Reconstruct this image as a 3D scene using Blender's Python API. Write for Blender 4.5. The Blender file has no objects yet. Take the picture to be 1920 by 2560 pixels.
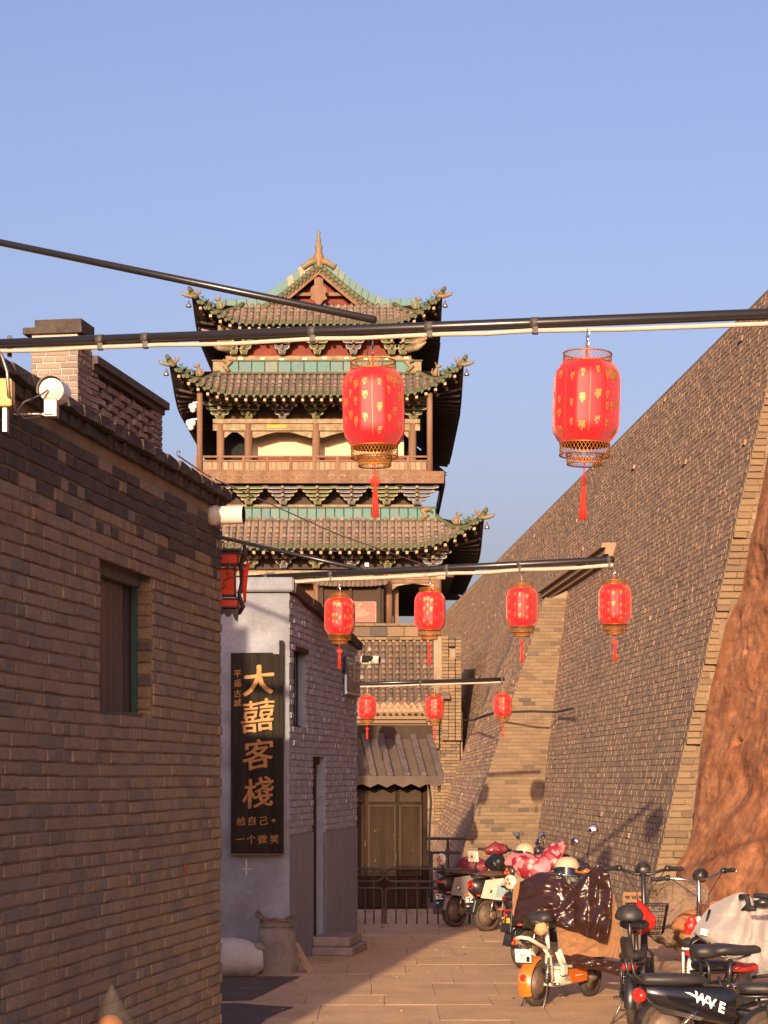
import bpy, math, random
from mathutils import Vector, Matrix
V = Vector
R = math.radians
rng = random.Random(7)
sc = bpy.context.scene
COL = sc.collection

# ------------------------------------------------------------------ camera, sky, sun, exposure
F, HZ, EYE = 5200.0, 1945.0, 2.0
cam = bpy.data.cameras.new('camera')
cam.sensor_fit = 'VERTICAL'
cam.sensor_height = 36.0
cam.lens = F / 2560 * 36.0
cam.shift_y = (HZ - 1280) / 2560
cam.clip_start, cam.clip_end = 0.1, 5000
camo = bpy.data.objects.new('camera', cam)
COL.objects.link(camo)
camo.location = (0, 0, EYE)
camo.rotation_euler = (R(90), 0, 0)
sc.camera = camo

SUN_AZ, SUN_T = 0.165, 0.225           # light travels (AZ, 1, -T)
EL = math.atan(SUN_T / math.hypot(1, SUN_AZ))
world = bpy.data.worlds.new('World')
sc.world = world
world.use_nodes = True
wn = world.node_tree.nodes
sky = wn.new('ShaderNodeTexSky')
sky.sky_type = 'NISHITA'
sky.sun_disc = False
sky.sun_elevation = EL
sky.sun_rotation = math.atan2(-SUN_AZ, -1)
sky.air_density, sky.dust_density, sky.ozone_density = 1.0, 5.0, 4.0
wb = wn.new('ShaderNodeVectorMath')          # white balance of the warm evening photograph, the same over the whole sky
wb.operation = 'MULTIPLY'
wb.inputs[1].default_value = (1.54, 1.01, .965)
world.node_tree.links.new(sky.outputs[0], wb.inputs[0])
world.node_tree.links.new(wb.outputs[0], wn['Background'].inputs[0])
wn['Background'].inputs[1].default_value = 0.15
sun = bpy.data.lights.new('sun', 'SUN')
sun.energy = 4.9
sun.angle = R(0.5)
sun.color = (1.0, 0.74, 0.48)
suno = bpy.data.objects.new('sun', sun)
COL.objects.link(suno)
suno.rotation_euler = V((SUN_AZ, 1, -SUN_T)).to_track_quat('-Z', 'Y').to_euler()
sc.view_settings.view_transform = 'Standard'
sc.view_settings.look = 'None'
sc.view_settings.exposure = 0.72
sc.view_settings.gamma = 1
sc.view_settings.use_curve_mapping = False


def P(x, y, Y):
    """point at depth Y (metres) that the photograph shows at pixel x, y"""
    return V(((x - 960) * Y / F, Y, EYE + (HZ - y) * Y / F))


# ------------------------------------------------------------------ materials
MATS = {}


def mat(name, col, rough=.8, metal=0., col2=None, scale=6., fac=.5, bump=.15, bscale=60., ramp=None, rnd=0., spec=.3,
        stretch=(1, 1, 1), dirt=None, dscale=1.2, damt=.5, coat=0., emit=0., bdist=.02, objco=False, alpha=None, grain=.12, sheen=0., trans=0.):
    """principled material: colour from a ramp read by a per-piece random number, clouded by noise, dirtied, bumped"""
    if name in MATS:
        return MATS[name]
    m = bpy.data.materials.new(name)
    m.use_nodes = True
    t = m.node_tree
    N, L = t.nodes, t.links
    b = N['Principled BSDF']
    geo = N.new('ShaderNodeTexCoord' if objco else 'ShaderNodeNewGeometry')
    co = geo.outputs['Object'] if objco else geo.outputs['Position']
    mp = N.new('ShaderNodeMapping')
    mp.inputs['Scale'].default_value = stretch
    L.new(co, mp.inputs[0])
    co = mp.outputs[0]

    def noise(s, d=4.):
        n = N.new('ShaderNodeTexNoise')
        n.inputs['Scale'].default_value = s
        n.inputs['Detail'].default_value = d
        n.inputs['Roughness'].default_value = .6
        L.new(co, n.inputs['Vector'])
        return n.outputs['Fac']

    def mix(f, a, c, mode='MIX'):
        n = N.new('ShaderNodeMix')
        n.data_type = 'RGBA'
        n.blend_type = mode
        for s, v in (('Factor', f), ('A', a), ('B', c)):
            i = [q for q in n.inputs if q.name == s and q.type == ('VALUE' if s == 'Factor' else 'RGBA')][0]
            if isinstance(v, (int, float)):
                i.default_value = v
            elif isinstance(v, tuple):
                i.default_value = (*v[:3], 1)
            else:
                L.new(v, i)
        return [q for q in n.outputs if q.type == 'RGBA'][0]

    def rampnode(f, lo, hi):
        n = N.new('ShaderNodeValToRGB')
        n.color_ramp.elements[0].position = lo
        n.color_ramp.elements[1].position = hi
        L.new(f, n.inputs[0])
        return n.outputs[0]

    c = tuple(col)
    rv = None
    if ramp or rnd:
        at = N.new('ShaderNodeAttribute')
        at.attribute_name = 'rnd'
        oi = N.new('ShaderNodeObjectInfo')
        ad = N.new('ShaderNodeMath')
        ad.operation = 'ADD'
        L.new(at.outputs['Fac'], ad.inputs[0])
        L.new(oi.outputs['Random'], ad.inputs[1])
        fr = N.new('ShaderNodeMath')
        fr.operation = 'FRACT'
        L.new(ad.outputs[0], fr.inputs[0])
        rv = fr.outputs[0]
    if ramp:
        rn = N.new('ShaderNodeValToRGB')
        rn.color_ramp.interpolation = 'LINEAR'
        els = rn.color_ramp.elements
        while len(els) < len(ramp):
            els.new(.5)
        for e, (p_, cc) in zip(els, ramp):
            e.position = p_
            e.color = (*cc, 1)
        L.new(rv, rn.inputs[0])
        c = rn.outputs[0]
    if col2 is not None:
        c = mix(rampnode(noise(scale), .5 - .25 * (1 - fac) - .12, .5 + .2), c, tuple(col2))
    if dirt is not None:
        dn = rampnode(noise(dscale, 6.), .45, .72)
        mm = N.new('ShaderNodeMath')
        mm.operation = 'MULTIPLY'
        mm.inputs[1].default_value = damt
        L.new(dn, mm.inputs[0])
        c = mix(mm.outputs[0], c, tuple(dirt))
    if rnd:
        hs = N.new('ShaderNodeMapRange')
        hs.inputs['To Min'].default_value = 1 - rnd
        hs.inputs['To Max'].default_value = 1 + rnd
        L.new(rv, hs.inputs[0])
        vv = N.new('ShaderNodeVectorMath')
        vv.operation = 'SCALE'
        if isinstance(c, tuple):
            vv.inputs[0].default_value = c
        else:
            L.new(c, vv.inputs[0])
        L.new(hs.outputs[0], vv.inputs['Scale'])
        c = vv.outputs[0]
    if grain:
        gr = N.new('ShaderNodeMapRange')
        gr.inputs['To Min'].default_value = 1 - grain * 2
        gr.inputs['To Max'].default_value = 1 + grain * 2
        L.new(noise(bscale * .7, 5.), gr.inputs[0])
        vv = N.new('ShaderNodeVectorMath')
        vv.operation = 'SCALE'
        if isinstance(c, tuple):
            vv.inputs[0].default_value = c
        else:
            L.new(c, vv.inputs[0])
        L.new(gr.outputs[0], vv.inputs['Scale'])
        c = vv.outputs[0]
    if isinstance(c, tuple):
        b.inputs['Base Color'].default_value = (*c, 1)
    else:
        L.new(c, b.inputs['Base Color'])
    b.inputs['Roughness'].default_value = rough
    b.inputs['Metallic'].default_value = metal
    b.inputs['Specular IOR Level'].default_value = spec
    if coat:
        b.inputs['Coat Weight'].default_value = coat
        b.inputs['Coat Roughness'].default_value = .08
    if sheen:
        b.inputs['Sheen Weight'].default_value = sheen
    if trans:
        b.inputs['Transmission Weight'].default_value = trans
    if alpha is not None:
        b.inputs['Alpha'].default_value = alpha
    if emit:
        b.inputs['Emission Color'].default_value = (*col, 1)
        b.inputs['Emission Strength'].default_value = emit
    if bump:
        bn = N.new('ShaderNodeBump')
        bn.inputs['Strength'].default_value = bump
        bn.inputs['Distance'].default_value = bdist
        L.new(noise(bscale, 5.), bn.inputs['Height'])
        L.new(bn.outputs[0], b.inputs['Normal'])
    MATS[name] = m
    return m


# ------------------------------------------------------------------ mesh builder
class MB:
    def __init__(s):
        s.v, s.f, s.m, s.r, s.s = [], [], [], [], []

    def add(s, vs, fs, m=0, rnd=0., smooth=False):
        o = len(s.v)
        s.v += [tuple(p) for p in vs]
        for f in fs:
            s.f.append(tuple(i + o for i in f))
            s.m.append(m)
            s.r.append(rnd)
            s.s.append(smooth)
        return s

    HEX = ((0, 3, 2, 1), (4, 5, 6, 7), (0, 1, 5, 4), (1, 2, 6, 5), (2, 3, 7, 6), (3, 0, 4, 7))

    def hexa(s, p, m=0, rnd=0.):
        return s.add(p, MB.HEX, m, rnd)

    def box(s, c, d, rot=None, m=0, rnd=0., bev=0.):
        """box centred at c with full sizes d, rot a 3x3 matrix, chamfered by bev"""
        c = V(c)
        h = [q / 2 for q in d]
        rot = rot or Matrix.Identity(3)
        if not bev:
            pts = [c + rot @ V((x * h[0], y * h[1], z * h[2])) for z in (-1, 1) for x, y in ((-1, -1), (1, -1), (1, 1), (-1, 1))]
            return s.add(pts, MB.HEX, m, rnd)
        bev = min(bev, min(h) * .98)
        idx, pts = {}, []
        for sx in (-1, 1):
            for sy in (-1, 1):
                for sz in (-1, 1):
                    for a in range(3):
                        q = [sx * (h[0] - bev), sy * (h[1] - bev), sz * (h[2] - bev)]
                        q[a] = (sx, sy, sz)[a] * h[a]
                        idx[(sx, sy, sz, a)] = len(pts)
                        pts.append(c + rot @ V(q))
        fs = []
        S = (-1, 1)
        for a in range(3):
            b_, c_ = (a + 1) % 3, (a + 2) % 3
            for sg in S:
                f = []
                for tb, tc in ((-1, -1), (1, -1), (1, 1), (-1, 1)):
                    k = [0, 0, 0]
                    k[a], k[b_], k[c_] = sg, tb, tc
                    f.append(idx[(*k, a)])
                fs.append(f if sg > 0 else f[::-1])
            for tb in S:
                for tc in S:
                    k0, k1 = [0, 0, 0], [0, 0, 0]
                    k0[a], k1[a] = -1, 1
                    k0[b_] = k1[b_] = tb
                    k0[c_] = k1[c_] = tc
                    f = [idx[(*k0, b_)], idx[(*k1, b_)], idx[(*k1, c_)], idx[(*k0, c_)]]
                    fs.append(f if tb * tc > 0 else f[::-1])
        for sx in S:
            for sy in S:
                for sz in S:
                    f = [idx[(sx, sy, sz, a)] for a in range(3)]
                    fs.append(f if sx * sy * sz > 0 else f[::-1])
        return s.add(pts, fs, m, rnd)

    def tube(s, pts, r, n=8, m=0, cap=True, closed=False, rnd=0.):
        pts = [V(p) for p in pts]
        k = len(pts)
        rr = r if isinstance(r, (list, tuple)) else [r] * k
        vs, up = [], None
        for i, p in enumerate(pts):
            if closed:
                d = pts[(i + 1) % k] - pts[i - 1]
            else:
                d = pts[min(i + 1, k - 1)] - pts[max(i - 1, 0)]
            d.normalize()
            if up is None:
                up = V((0, 0, 1)) if abs(d.z) < .9 else V((1, 0, 0))
            a = d.cross(up)
            if a.length < 1e-6:
                a = d.orthogonal()
            a.normalize()
            up = a.cross(d).normalized()
            vs += [p + (a * math.cos(6.28319 * j / n) + up * math.sin(6.28319 * j / n)) * rr[i] for j in range(n)]
        fs = []
        for i in range(k if closed else k - 1):
            i2 = (i + 1) % k
            for j in range(n):
                j2 = (j + 1) % n
                fs.append((i * n + j, i * n + j2, i2 * n + j2, i2 * n + j))
        if cap and not closed:
            fs.append(tuple(range(n))[::-1])
            fs.append(tuple((k - 1) * n + j for j in range(n)))
        return s.add(vs, fs, m, rnd, True)

    def lathe(s, prof, c, n=16, rot=None, m=0, rnd=0., smooth=True, sy=1.):
        c = V(c)
        rot = rot or Matrix.Identity(3)
        vs = [c + rot @ V((r * math.cos(6.28319 * j / n), sy * r * math.sin(6.28319 * j / n), z)) for r, z in prof for j in range(n)]
        fs = [(i * n + j, i * n + (j + 1) % n, (i + 1) * n + (j + 1) % n, (i + 1) * n + j) for i in range(len(prof) - 1) for j in range(n)]
        if prof[0][0] > 1e-4:
            fs.append(tuple(range(n))[::-1])
        if prof[-1][0] > 1e-4:
            fs.append(tuple((len(prof) - 1) * n + j for j in range(n)))
        return s.add(vs, fs, m, rnd, smooth)

    def ell(s, c, r, rot=None, nu=12, nv=8, m=0, rnd=0.):
        pr = [(max(math.sin(math.pi * i / nv), 1e-5), -math.cos(math.pi * i / nv)) for i in range(nv + 1)]
        rot = (rot or Matrix.Identity(3)) @ Matrix.Diagonal(V(r))
        return s.lathe(pr, c, nu, rot, m, rnd)

    def prism(s, poly, o, ux, uy, dep, m=0, rnd=0.):
        """2-D outline on the plane o, ux, uy, pushed out by vector dep"""
        o, ux, uy, dep = V(o), V(ux), V(uy), V(dep)
        n = len(poly)
        a = [o + ux * x + uy * y for x, y in poly]
        vs = a + [p + dep for p in a]
        fs = [tuple(range(n))[::-1], tuple(range(n, 2 * n))] + [(i, (i + 1) % n, n + (i + 1) % n, n + i) for i in range(n)]
        return s.add(vs, fs, m, rnd)

    def grid(s, fn, nu, nv, m=0, smooth=True, rnd=0.):
        vs = [fn(i / nu, j / nv) for i in range(nu + 1) for j in range(nv + 1)]
        w = nv + 1
        fs = [(i * w + j, (i + 1) * w + j, (i + 1) * w + j + 1, i * w + j + 1) for i in range(nu) for j in range(nv)]
        return s.add(vs, fs, m, rnd, smooth)

    def mesh(s, name, mats, off=V((0, 0, 0)), nrm=False):
        me = bpy.data.meshes.new(name)
        off = V(off)
        me.from_pydata([(x - off.x, y - off.y, z - off.z) for x, y, z in s.v], [], s.f)
        for q in (mats if isinstance(mats, (list, tuple)) else [mats]):
            me.materials.append(q)
        me.polygons.foreach_set('material_index', s.m)
        me.polygons.foreach_set('use_smooth', s.s)
        if any(s.r):
            at = me.attributes.new('rnd', 'FLOAT', 'FACE')
            at.data.foreach_set('value', s.r)
        if nrm:
            import bmesh
            b = bmesh.new()
            b.from_mesh(me)
            bmesh.ops.recalc_face_normals(b, faces=b.faces)
            b.to_mesh(me)
            b.free()
        me.update()
        return me


def link(name, data, parent=None):
    o = bpy.data.objects.new(name, data)
    COL.objects.link(o)
    if parent is not None:
        o.parent = parent
    return o


def tag(o, label=None, cat=None, group=None, kind=None):
    for k, v in (('label', label), ('category', cat), ('group', group), ('kind', kind)):
        if v:
            o[k] = v
    return o


def thing(name, label, cat, loc=(0, 0, 0), rotz=0., group=None):
    o = link(name, None)
    o.empty_display_size = .2
    o.location = loc
    o.rotation_euler = (0, 0, rotz)
    return tag(o, label, cat, group)


def root_of(o):
    while o.parent:
        o = o.parent
    return o


def part(name, mb, mats, parent, kind=None, label=None, world=False, nrm=False):
    """a mesh object under its thing or part; world: coordinates are world ones (the root is not rotated then)"""
    off = root_of(parent).location if (world and parent) else V((0, 0, 0))
    o = link(name, mb.mesh(name, mats, off, nrm), parent)
    if kind:
        o['kind'] = kind
    if label:
        o['label'] = label
    return o


def struct(name, mb, mats, nrm=False):
    o = link(name, mb.mesh(name, mats, nrm=nrm))
    o['kind'] = 'structure'
    return o


def solo(name, mb, mats, label, cat, loc=(0, 0, 0), group=None, rotz=0., world=True, nrm=False):
    """a thing that is one mesh, its origin at its base"""
    o = link(name, mb.mesh(name, mats, V(loc) if world else V((0, 0, 0)), nrm))
    o.location = loc
    o.rotation_euler = (0, 0, rotz)
    return tag(o, label, cat, group)


def copy_tree(o, parent=None):
    c = o.copy()
    COL.objects.link(c)
    if parent is not None:
        c.parent = parent
    for ch in list(o.children):
        copy_tree(ch, c)
    return c


TXT = {}


def text_mb(s, size, bold=.0, align='CENTER', ext=0.):
    """outline-font lettering as flat triangles: list of 2-D points and faces, centred"""
    key = (s, size, bold, ext)
    if key in TXT:
        return TXT[key]
    cu = bpy.data.curves.new('lettering', 'FONT')
    cu.body = s
    cu.size = size
    cu.offset = bold
    cu.resolution_u = 3
    cu.align_x = 'CENTER'
    cu.align_y = 'CENTER'
    ob = bpy.data.objects.new('lettering', cu)
    COL.objects.link(ob)
    dg = bpy.context.evaluated_depsgraph_get()
    me = bpy.data.meshes.new_from_object(ob.evaluated_get(dg))
    vs = [(v.co.x, v.co.y) for v in me.vertices]
    fs = [tuple(p.vertices) for p in me.polygons]
    bpy.data.objects.remove(ob)
    bpy.data.curves.remove(cu)
    bpy.data.meshes.remove(me)
    if vs:
        x0, x1 = min(v[0] for v in vs), max(v[0] for v in vs)
        y0, y1 = min(v[1] for v in vs), max(v[1] for v in vs)
        vs = [(x - (x0 + x1) / 2, y - (y0 + y1) / 2) for x, y in vs]
    TXT[key] = (vs, fs)
    return vs, fs


def put_text(mb, s, size, o, ux, uy, bold=0., m=0, warp=None):
    o, ux, uy = V(o), V(ux), V(uy)
    vs, fs = text_mb(s, size, bold)
    if warp:
        vs = [warp(x, y) for x, y in vs]
    mb.add([o + ux * x + uy * y for x, y in vs], fs, m)


def lerp(a, b, t):
    return a + (b - a) * t


def pw(x, pts):
    """piecewise linear"""
    if x <= pts[0][0]:
        return pts[0][1]
    for (a, b), (c, d) in zip(pts, pts[1:]):
        if x <= c:
            return b + (d - b) * (x - a) / (c - a)
    return pts[-1][1]


def rot_to(d, up=(0, 0, 1)):
    """3x3 matrix whose z column is d"""
    z = V(d).normalized()
    u = V(up)
    if abs(z.dot(u)) > .98:
        u = V((1, 0, 0))
    x = u.cross(z).normalized()
    y = z.cross(x)
    return Matrix((x, y, z)).transposed()


def brick_unit(seed, j=.03, b=(.06, .12), zj=.12):
    """unit brick in [0,1]x[0,1], front at depth 1, chamfered, corners uneven"""
    q = random.Random(seed)
    bx_, by_ = b
    J = lambda a: q.uniform(-a, a)
    mb = MB()
    back = [(0, 0, 0), (1, 0, 0), (1, 1, 0), (0, 1, 0)]
    mid = [(x + J(j * .5), y + J(j), .75) for x, y, _ in back]
    fr = [((bx_ if x == 0 else 1 - bx_) + J(j), (by_ if y == 0 else 1 - by_) + J(j * 1.5), 1 + J(zj)) for x, y, _ in back]
    vs = back + mid + fr
    fs = []
    for a in (0, 4):
        for i in range(4):
            i2 = (i + 1) % 4
            fs.append((a + i, a + i2, a + 4 + i2, a + 4 + i))
    fs.append((8, 9, 10, 11))
    return vs, fs


BRICKS = [brick_unit(i) for i in range(8)]


def lay(rects, o, u, n, depth, mats, parent, count=300, key=None, name='brick', jit=.25, stuff_name='far_bricks', bank=None):
    """bricks of a wall: rects (u0,u1,v0,v1,material); the `count` first by key become parts of their own, the rest one part"""
    o, u, n = V(o), V(u).normalized(), V(n).normalized()
    up = V((0, 0, 1)) if abs(n.z) < .5 else n.cross(u)
    up = n.cross(u).normalized()
    off = root_of(parent).location
    rects = list(rects)
    if key:
        rects.sort(key=key)
    bank = bank or BRICKS
    meshes = {}
    rest = MB()
    rotm = Matrix((u, up, n)).transposed().to_4x4()
    for i, (u0, u1, v0, v1, m) in enumerate(rects):
        b = rng.randrange(len(bank))
        d = depth * (1 + rng.uniform(-jit, jit))
        base = o + u * u0 + up * v0
        if i < count:
            if (b, m) not in meshes:
                mb = MB().add(*bank[b])
                meshes[(b, m)] = mb.mesh(name, mats[m])
            ob = link(name, meshes[(b, m)], parent)
            ob.matrix_basis = Matrix.Translation(base - off) @ rotm @ Matrix.Diagonal((u1 - u0, v1 - v0, d, 1))
        else:
            vs, fs = bank[b]
            rest.add([base + u * (x * (u1 - u0)) + up * (y * (v1 - v0)) + n * (z * d) for x, y, z in vs], fs, m, rng.random())
    if rest.f:
        part(stuff_name, rest, mats, parent, kind='stuff', world=True)


def courses(length, height, ch, bl, joint=.010, hole=None, pattern=None, mfun=None, v_from=0., wob=.15, u_from=0.):
    """brick rectangles of a wall, stretcher rows and header rows in turn, leaving out holes"""
    out = []
    nrow = int((height - v_from) / ch + .001)
    for r in range(nrow):
        v0 = v_from + r * ch
        ph = rng.uniform(0, 6)
        header = (r % 2 == 1) if pattern is None else pattern(r)
        u = u_from - rng.uniform(0, bl)
        while u < length:
            w = bl * .5 if header or rng.random() < wob else bl
            a, b = max(u + joint / 2, u_from), min(u + w - joint / 2, length)
            u += w
            if b - a < .03:
                continue
            segs = [(a, b)]
            for (hu0, hu1, hv0, hv1) in (hole or ()):
                if v0 + ch * .5 > hv0 and v0 + ch * .5 < hv1:
                    ns = []
                    for p, q in segs:
                        if q <= hu0 or p >= hu1:
                            ns.append((p, q))
                        else:
                            if hu0 - p > .03:
                                ns.append((p, hu0))
                            if q - hu1 > .03:
                                ns.append((hu1, q))
                    segs = ns
            for p, q in segs:
                out.append((p, q, v0 + joint / 2 + rng.uniform(-.002, .003) + .0035 * math.sin(p * 1.7 + r * .25), v0 + ch - joint / 2 + rng.uniform(-.003, .001) + .0035 * math.sin(p * 1.7 + r * .25), mfun(p, v0) if mfun else 0))
    return out


# ------------------------------------------------------------------ palette
m_mortar = mat('mortar_brown', (0.283, 0.193, 0.107), .95, col2=(0.182, 0.126, 0.069), scale=5, bump=.3, bscale=90)
m_lbrick = mat('brick_brown', (0.39, 0.253, 0.15), .9, bump=.35, bscale=110, col2=(0.195, 0.167, 0.128), scale=22, fac=.15, grain=.2, dirt=(0.186, 0.133, 0.0846), dscale=1.3, damt=.45,
               ramp=[(0, (0.38, 0.244, 0.133)), (.42, (0.323, 0.206, 0.115)), (.68, (0.253, 0.172, 0.105)), (.80, (0.146, 0.121, 0.0901)), (.93, (0.117, 0.107, 0.0875)), (1, (0.312, 0.272, 0.21))])
m_ldark = mat('brick_dark', (0.13, 0.0953, 0.0749), .9, bump=.35, bscale=110, grain=.2, col2=(0.0652, 0.0571, 0.0499), scale=18, fac=.3,
              ramp=[(0, (0.13, 0.0953, 0.0673)), (.5, (0.0913, 0.0749, 0.0599)), (1, (0.0652, 0.0612, 0.0562))])
m_lpink = mat('brick_smeared', (0.297, 0.201, 0.121), .92, bump=.25, bscale=120, grain=.15, col2=(0.192, 0.138, 0.0905), scale=14, fac=.2, stretch=(1, 1, .25),
              ramp=[(0, (0.348, 0.238, 0.143)), (.6, (0.297, 0.201, 0.121)), (.86, (0.223, 0.161, 0.109)), (1, (0.134, 0.115, 0.0847))])
m_gbrick = mat('brick_painted_grey', (0.305, 0.338, 0.397), .85, bump=.5, bscale=70, col2=(0.22, 0.256, 0.314), scale=9, fac=.4, grain=.14,
               ramp=[(0, (0.329, 0.375, 0.442)), (.6, (0.287, 0.325, 0.384)), (1, (0.22, 0.25, 0.301))])
m_plaster = mat('plaster_grey', (.265, .285, .325), .9, col2=(.18, .195, .225), scale=1.6, fac=.5, dirt=(.12, .105, .1), dscale=3, damt=.65, bump=.12, bscale=50)
m_plaster2 = mat('plaster_lower', (0.192, 0.244, 0.306), .9, col2=(0.15, 0.177, 0.219), scale=2.2, fac=.5, dirt=(0.18, 0.146, 0.138), dscale=3.2, damt=.5, stretch=(1, 1, .35), bump=.12, bscale=50)
m_coping = mat('coping_dark', (.105, .082, .066), .95, col2=(.05, .042, .036), scale=9, bump=.5, bscale=50, rnd=.2)
m_wallbrick = mat('city_wall_brick', (0.403, 0.273, 0.162), .9, bump=.4, bscale=45, grain=.25, col2=(0.203, 0.136, 0.0891), scale=7, fac=.25, dirt=(0.143, 0.107, 0.0811), dscale=.35, damt=.45,
                  ramp=[(0, (0.444, 0.3, 0.178)), (.5, (0.384, 0.254, 0.15)), (.78, (0.282, 0.193, 0.13)), (.93, (0.203, 0.156, 0.114)), (1, (0.606, 0.37, 0.178))])
m_wallpale = mat('city_wall_brick_pale', (0.319, 0.205, 0.122), .9, bump=.35, bscale=45, grain=.15, dirt=(0.212, 0.136, 0.0875), dscale=.8, damt=.5,
                 ramp=[(0, (0.319, 0.195, 0.122)), (.6, (0.276, 0.176, 0.114)), (1, (0.212, 0.141, 0.0966))])
m_wallmortar = mat('city_wall_mortar', (0.245, 0.184, 0.128), .95, col2=(0.109, 0.0734, 0.0491), scale=1.7, fac=.6, bump=.3, bscale=60)
m_revbrick = mat('brick_tan', (0.219, 0.15, 0.0801), .9, bump=.35, bscale=60, grain=.16, dirt=(0.122, 0.0932, 0.0678), dscale=.9, damt=.3,
                 ramp=[(0, (0.219, 0.153, 0.0862)), (.6, (0.188, 0.128, 0.0727)), (.88, (0.152, 0.106, 0.0647)), (.97, (0.103, 0.081, 0.0616)), (1, (0.073, 0.0624, 0.0524))])
m_revmortar = mat('mortar_pale', (0.292, 0.235, 0.166), .95, col2=(0.193, 0.129, 0.0729), scale=1.4, fac=.6, bump=.2)
m_earth = mat('rammed_earth', (0.321, 0.112, 0.0393), .97, col2=(0.464, 0.216, 0.0952), scale=3.4, fac=.35, dirt=(0.193, 0.0648, 0.0265), dscale=3.5, damt=.7, stretch=(1, .28, .9), bump=.9, bscale=12, bdist=.035, grain=.22)
m_dust = mat('ground_dirt', (.2, .12, .08), .97, col2=(.14, .085, .06), scale=2, bump=.3)
m_slab = mat('paving_stone', (0.605, 0.399, 0.209), .9, bump=.25, bscale=40, grain=.14, dirt=(0.303, 0.2, 0.116), dscale=1.3, damt=.5, rnd=.05, col2=(0.482, 0.321, 0.175), scale=3, fac=.4)
m_wood = mat('wood_old', (.17, .095, .055), .85, col2=(.1, .06, .04), scale=9, stretch=(1, 1, .15), bump=.35, bscale=40)
m_woodd = mat('wood_dark', (.06, .042, .03), .85, spec=.08, col2=(.05, .035, .025), scale=7, stretch=(1, 1, .2), bump=.3, bscale=40)
m_black = mat('black_paint', (.018, .018, .02), .35, spec=.5, bump=.03, grain=.05)
m_rubber = mat('black_rubber', (.02, .02, .021), .7, bump=.1, grain=.05)
m_plastic = mat('black_plastic', (.015, .015, .016), .34, spec=.5, bump=0, grain=.05, dirt=(.1, .07, .05), damt=.4, dscale=11)
m_leather = mat('black_vinyl', (.022, .021, .021), .45, spec=.45, bump=.15, bscale=180, grain=.05, dirt=(.09, .07, .055), damt=.35, dscale=13)
m_chrome = mat('bright_metal', (.62, .6, .57), .22, 1., bump=0, grain=.05)
m_steel = mat('dull_steel', (.32, .29, .26), .45, .9, bump=.05, dirt=(.16, .09, .05), damt=.6, dscale=14)
m_white = mat('white_paint', (.78, .75, .7), .4, bump=.03, grain=.04, dirt=(.4, .3, .2), damt=.25, dscale=6)
m_pvc = mat('white_pvc', (.58, .53, .45), .55, bump=.04, grain=.03, dirt=(.5, .4, .28), damt=.4, dscale=7)
m_gold = mat('gold_print', (.85, .58, .18), .35, .35, bump=0, grain=.05)
m_redpl = mat('red_lens', (.5, .02, .012), .15, spec=.5, bump=0, coat=.6, grain=.05)
m_dark = mat('dark_interior', (.012, .011, .011), .9, bump=0)
# ------------------------------------------------------------------ ground
g = MB()
GB = -.75      # beyond the barrier the ground drops
gp_ = [(-200, 0), (29.3, 0), (31, -.12), (33, -.45), (35.5, GB), (3000, GB)]
for (ya, za), (yb, zb) in zip(gp_, gp_[1:]):
    g.add([(-1500, ya, za), (1500, ya, za), (1500, yb, zb), (-1500, yb, zb)], [(0, 1, 2, 3)])
ground = struct('ground', g, m_dust)
slabs = []
y = 12.4
row = 0
while y < 29.2:
    d = rng.uniform(.75, 1.15)
    xl = -3.2
    x = xl - rng.uniform(0, .8)
    while x < 4.6:
        w = rng.uniform(.5, 1.0)
        slabs.append((x + .004, x + w - .004, y + .004, y + d - .004))
        x += w
    y += d
    row += 1
pav = link('lane_paving', MB().box((.7, 20.5, -.0215), (9.4, 17.8, .117)).mesh('lane_paving', mat('joint_dirt', (.26, .175, .12), .97, bump=.3)))
pav['kind'] = 'structure'
pav.location = (0, 0, 0)
sbank = []
for i in range(6):
    q = random.Random(50 + i)
    mb = MB().box((0, 0, 0), (1, 1, 1))
    mb = MB()
    J = lambda: q.uniform(-.006, .006)
    z = [1 + q.uniform(-.02, .02) for _ in range(4)]
    pts = [(-.5, -.5, 0), (.5, -.5, 0), (.5, .5, 0), (-.5, .5, 0)]
    mid = [(px, py, zz - .06) for (px, py, _), zz in zip(pts, z)]
    top = [(px * .998 + J() * .3, py * .996 + J() * .3, zz) for (px, py, _), zz in zip(pts, z)]
    mb.add(pts + mid + top, [(a + k, a + (k + 1) % 4, a + 4 + (k + 1) % 4, a + 4 + k) for a in (0, 4) for k in range(4)] + [(8, 9, 10, 11)])
    sbank.append(mb.mesh('paving_slab', m_slab))
for (x0, x1, y0, y1) in slabs:
    o = link('paving_slab', sbank[rng.randrange(6)], pav)
    o.location = ((x0 + x1) / 2, (y0 + y1) / 2, .005)
    o.scale = (x1 - x0, y1 - y0, .036 + rng.uniform(-.0015, .0015))
GZ = .04     # walking surface

# ------------------------------------------------------------------ the house on the left, brown brick
LD = V((.1551, .9879, 0))
LN = V((.9879, -.1551, 0))
LO = V((.157 * 9.0 - 3.418, 9.0, 0))
LLEN = (14.5 - 9.0) / .9879
LTOP = 4.0


def lp(u, v, d=0.):
    return LO + LD * u + LN * d + V((0, 0, v))


lh = thing('brown_brick_house', 'brown brick house wall filling the left of the lane, with one recessed window', 'house', LO)
wu0, wu1, wv0, wv1 = (11.62 - 9) / .9879, (12.72 - 9) / .9879, 2.35, 3.24
core = MB()


def lbox(mb, u0, u1, v0, v1, d0, d1, m=0):
    p = [lp(u, v, d) for v in (v0, v1) for u, d in ((u0, d0), (u1, d0), (u1, d1), (u0, d1))]
    mb.hexa(p, m)


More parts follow.
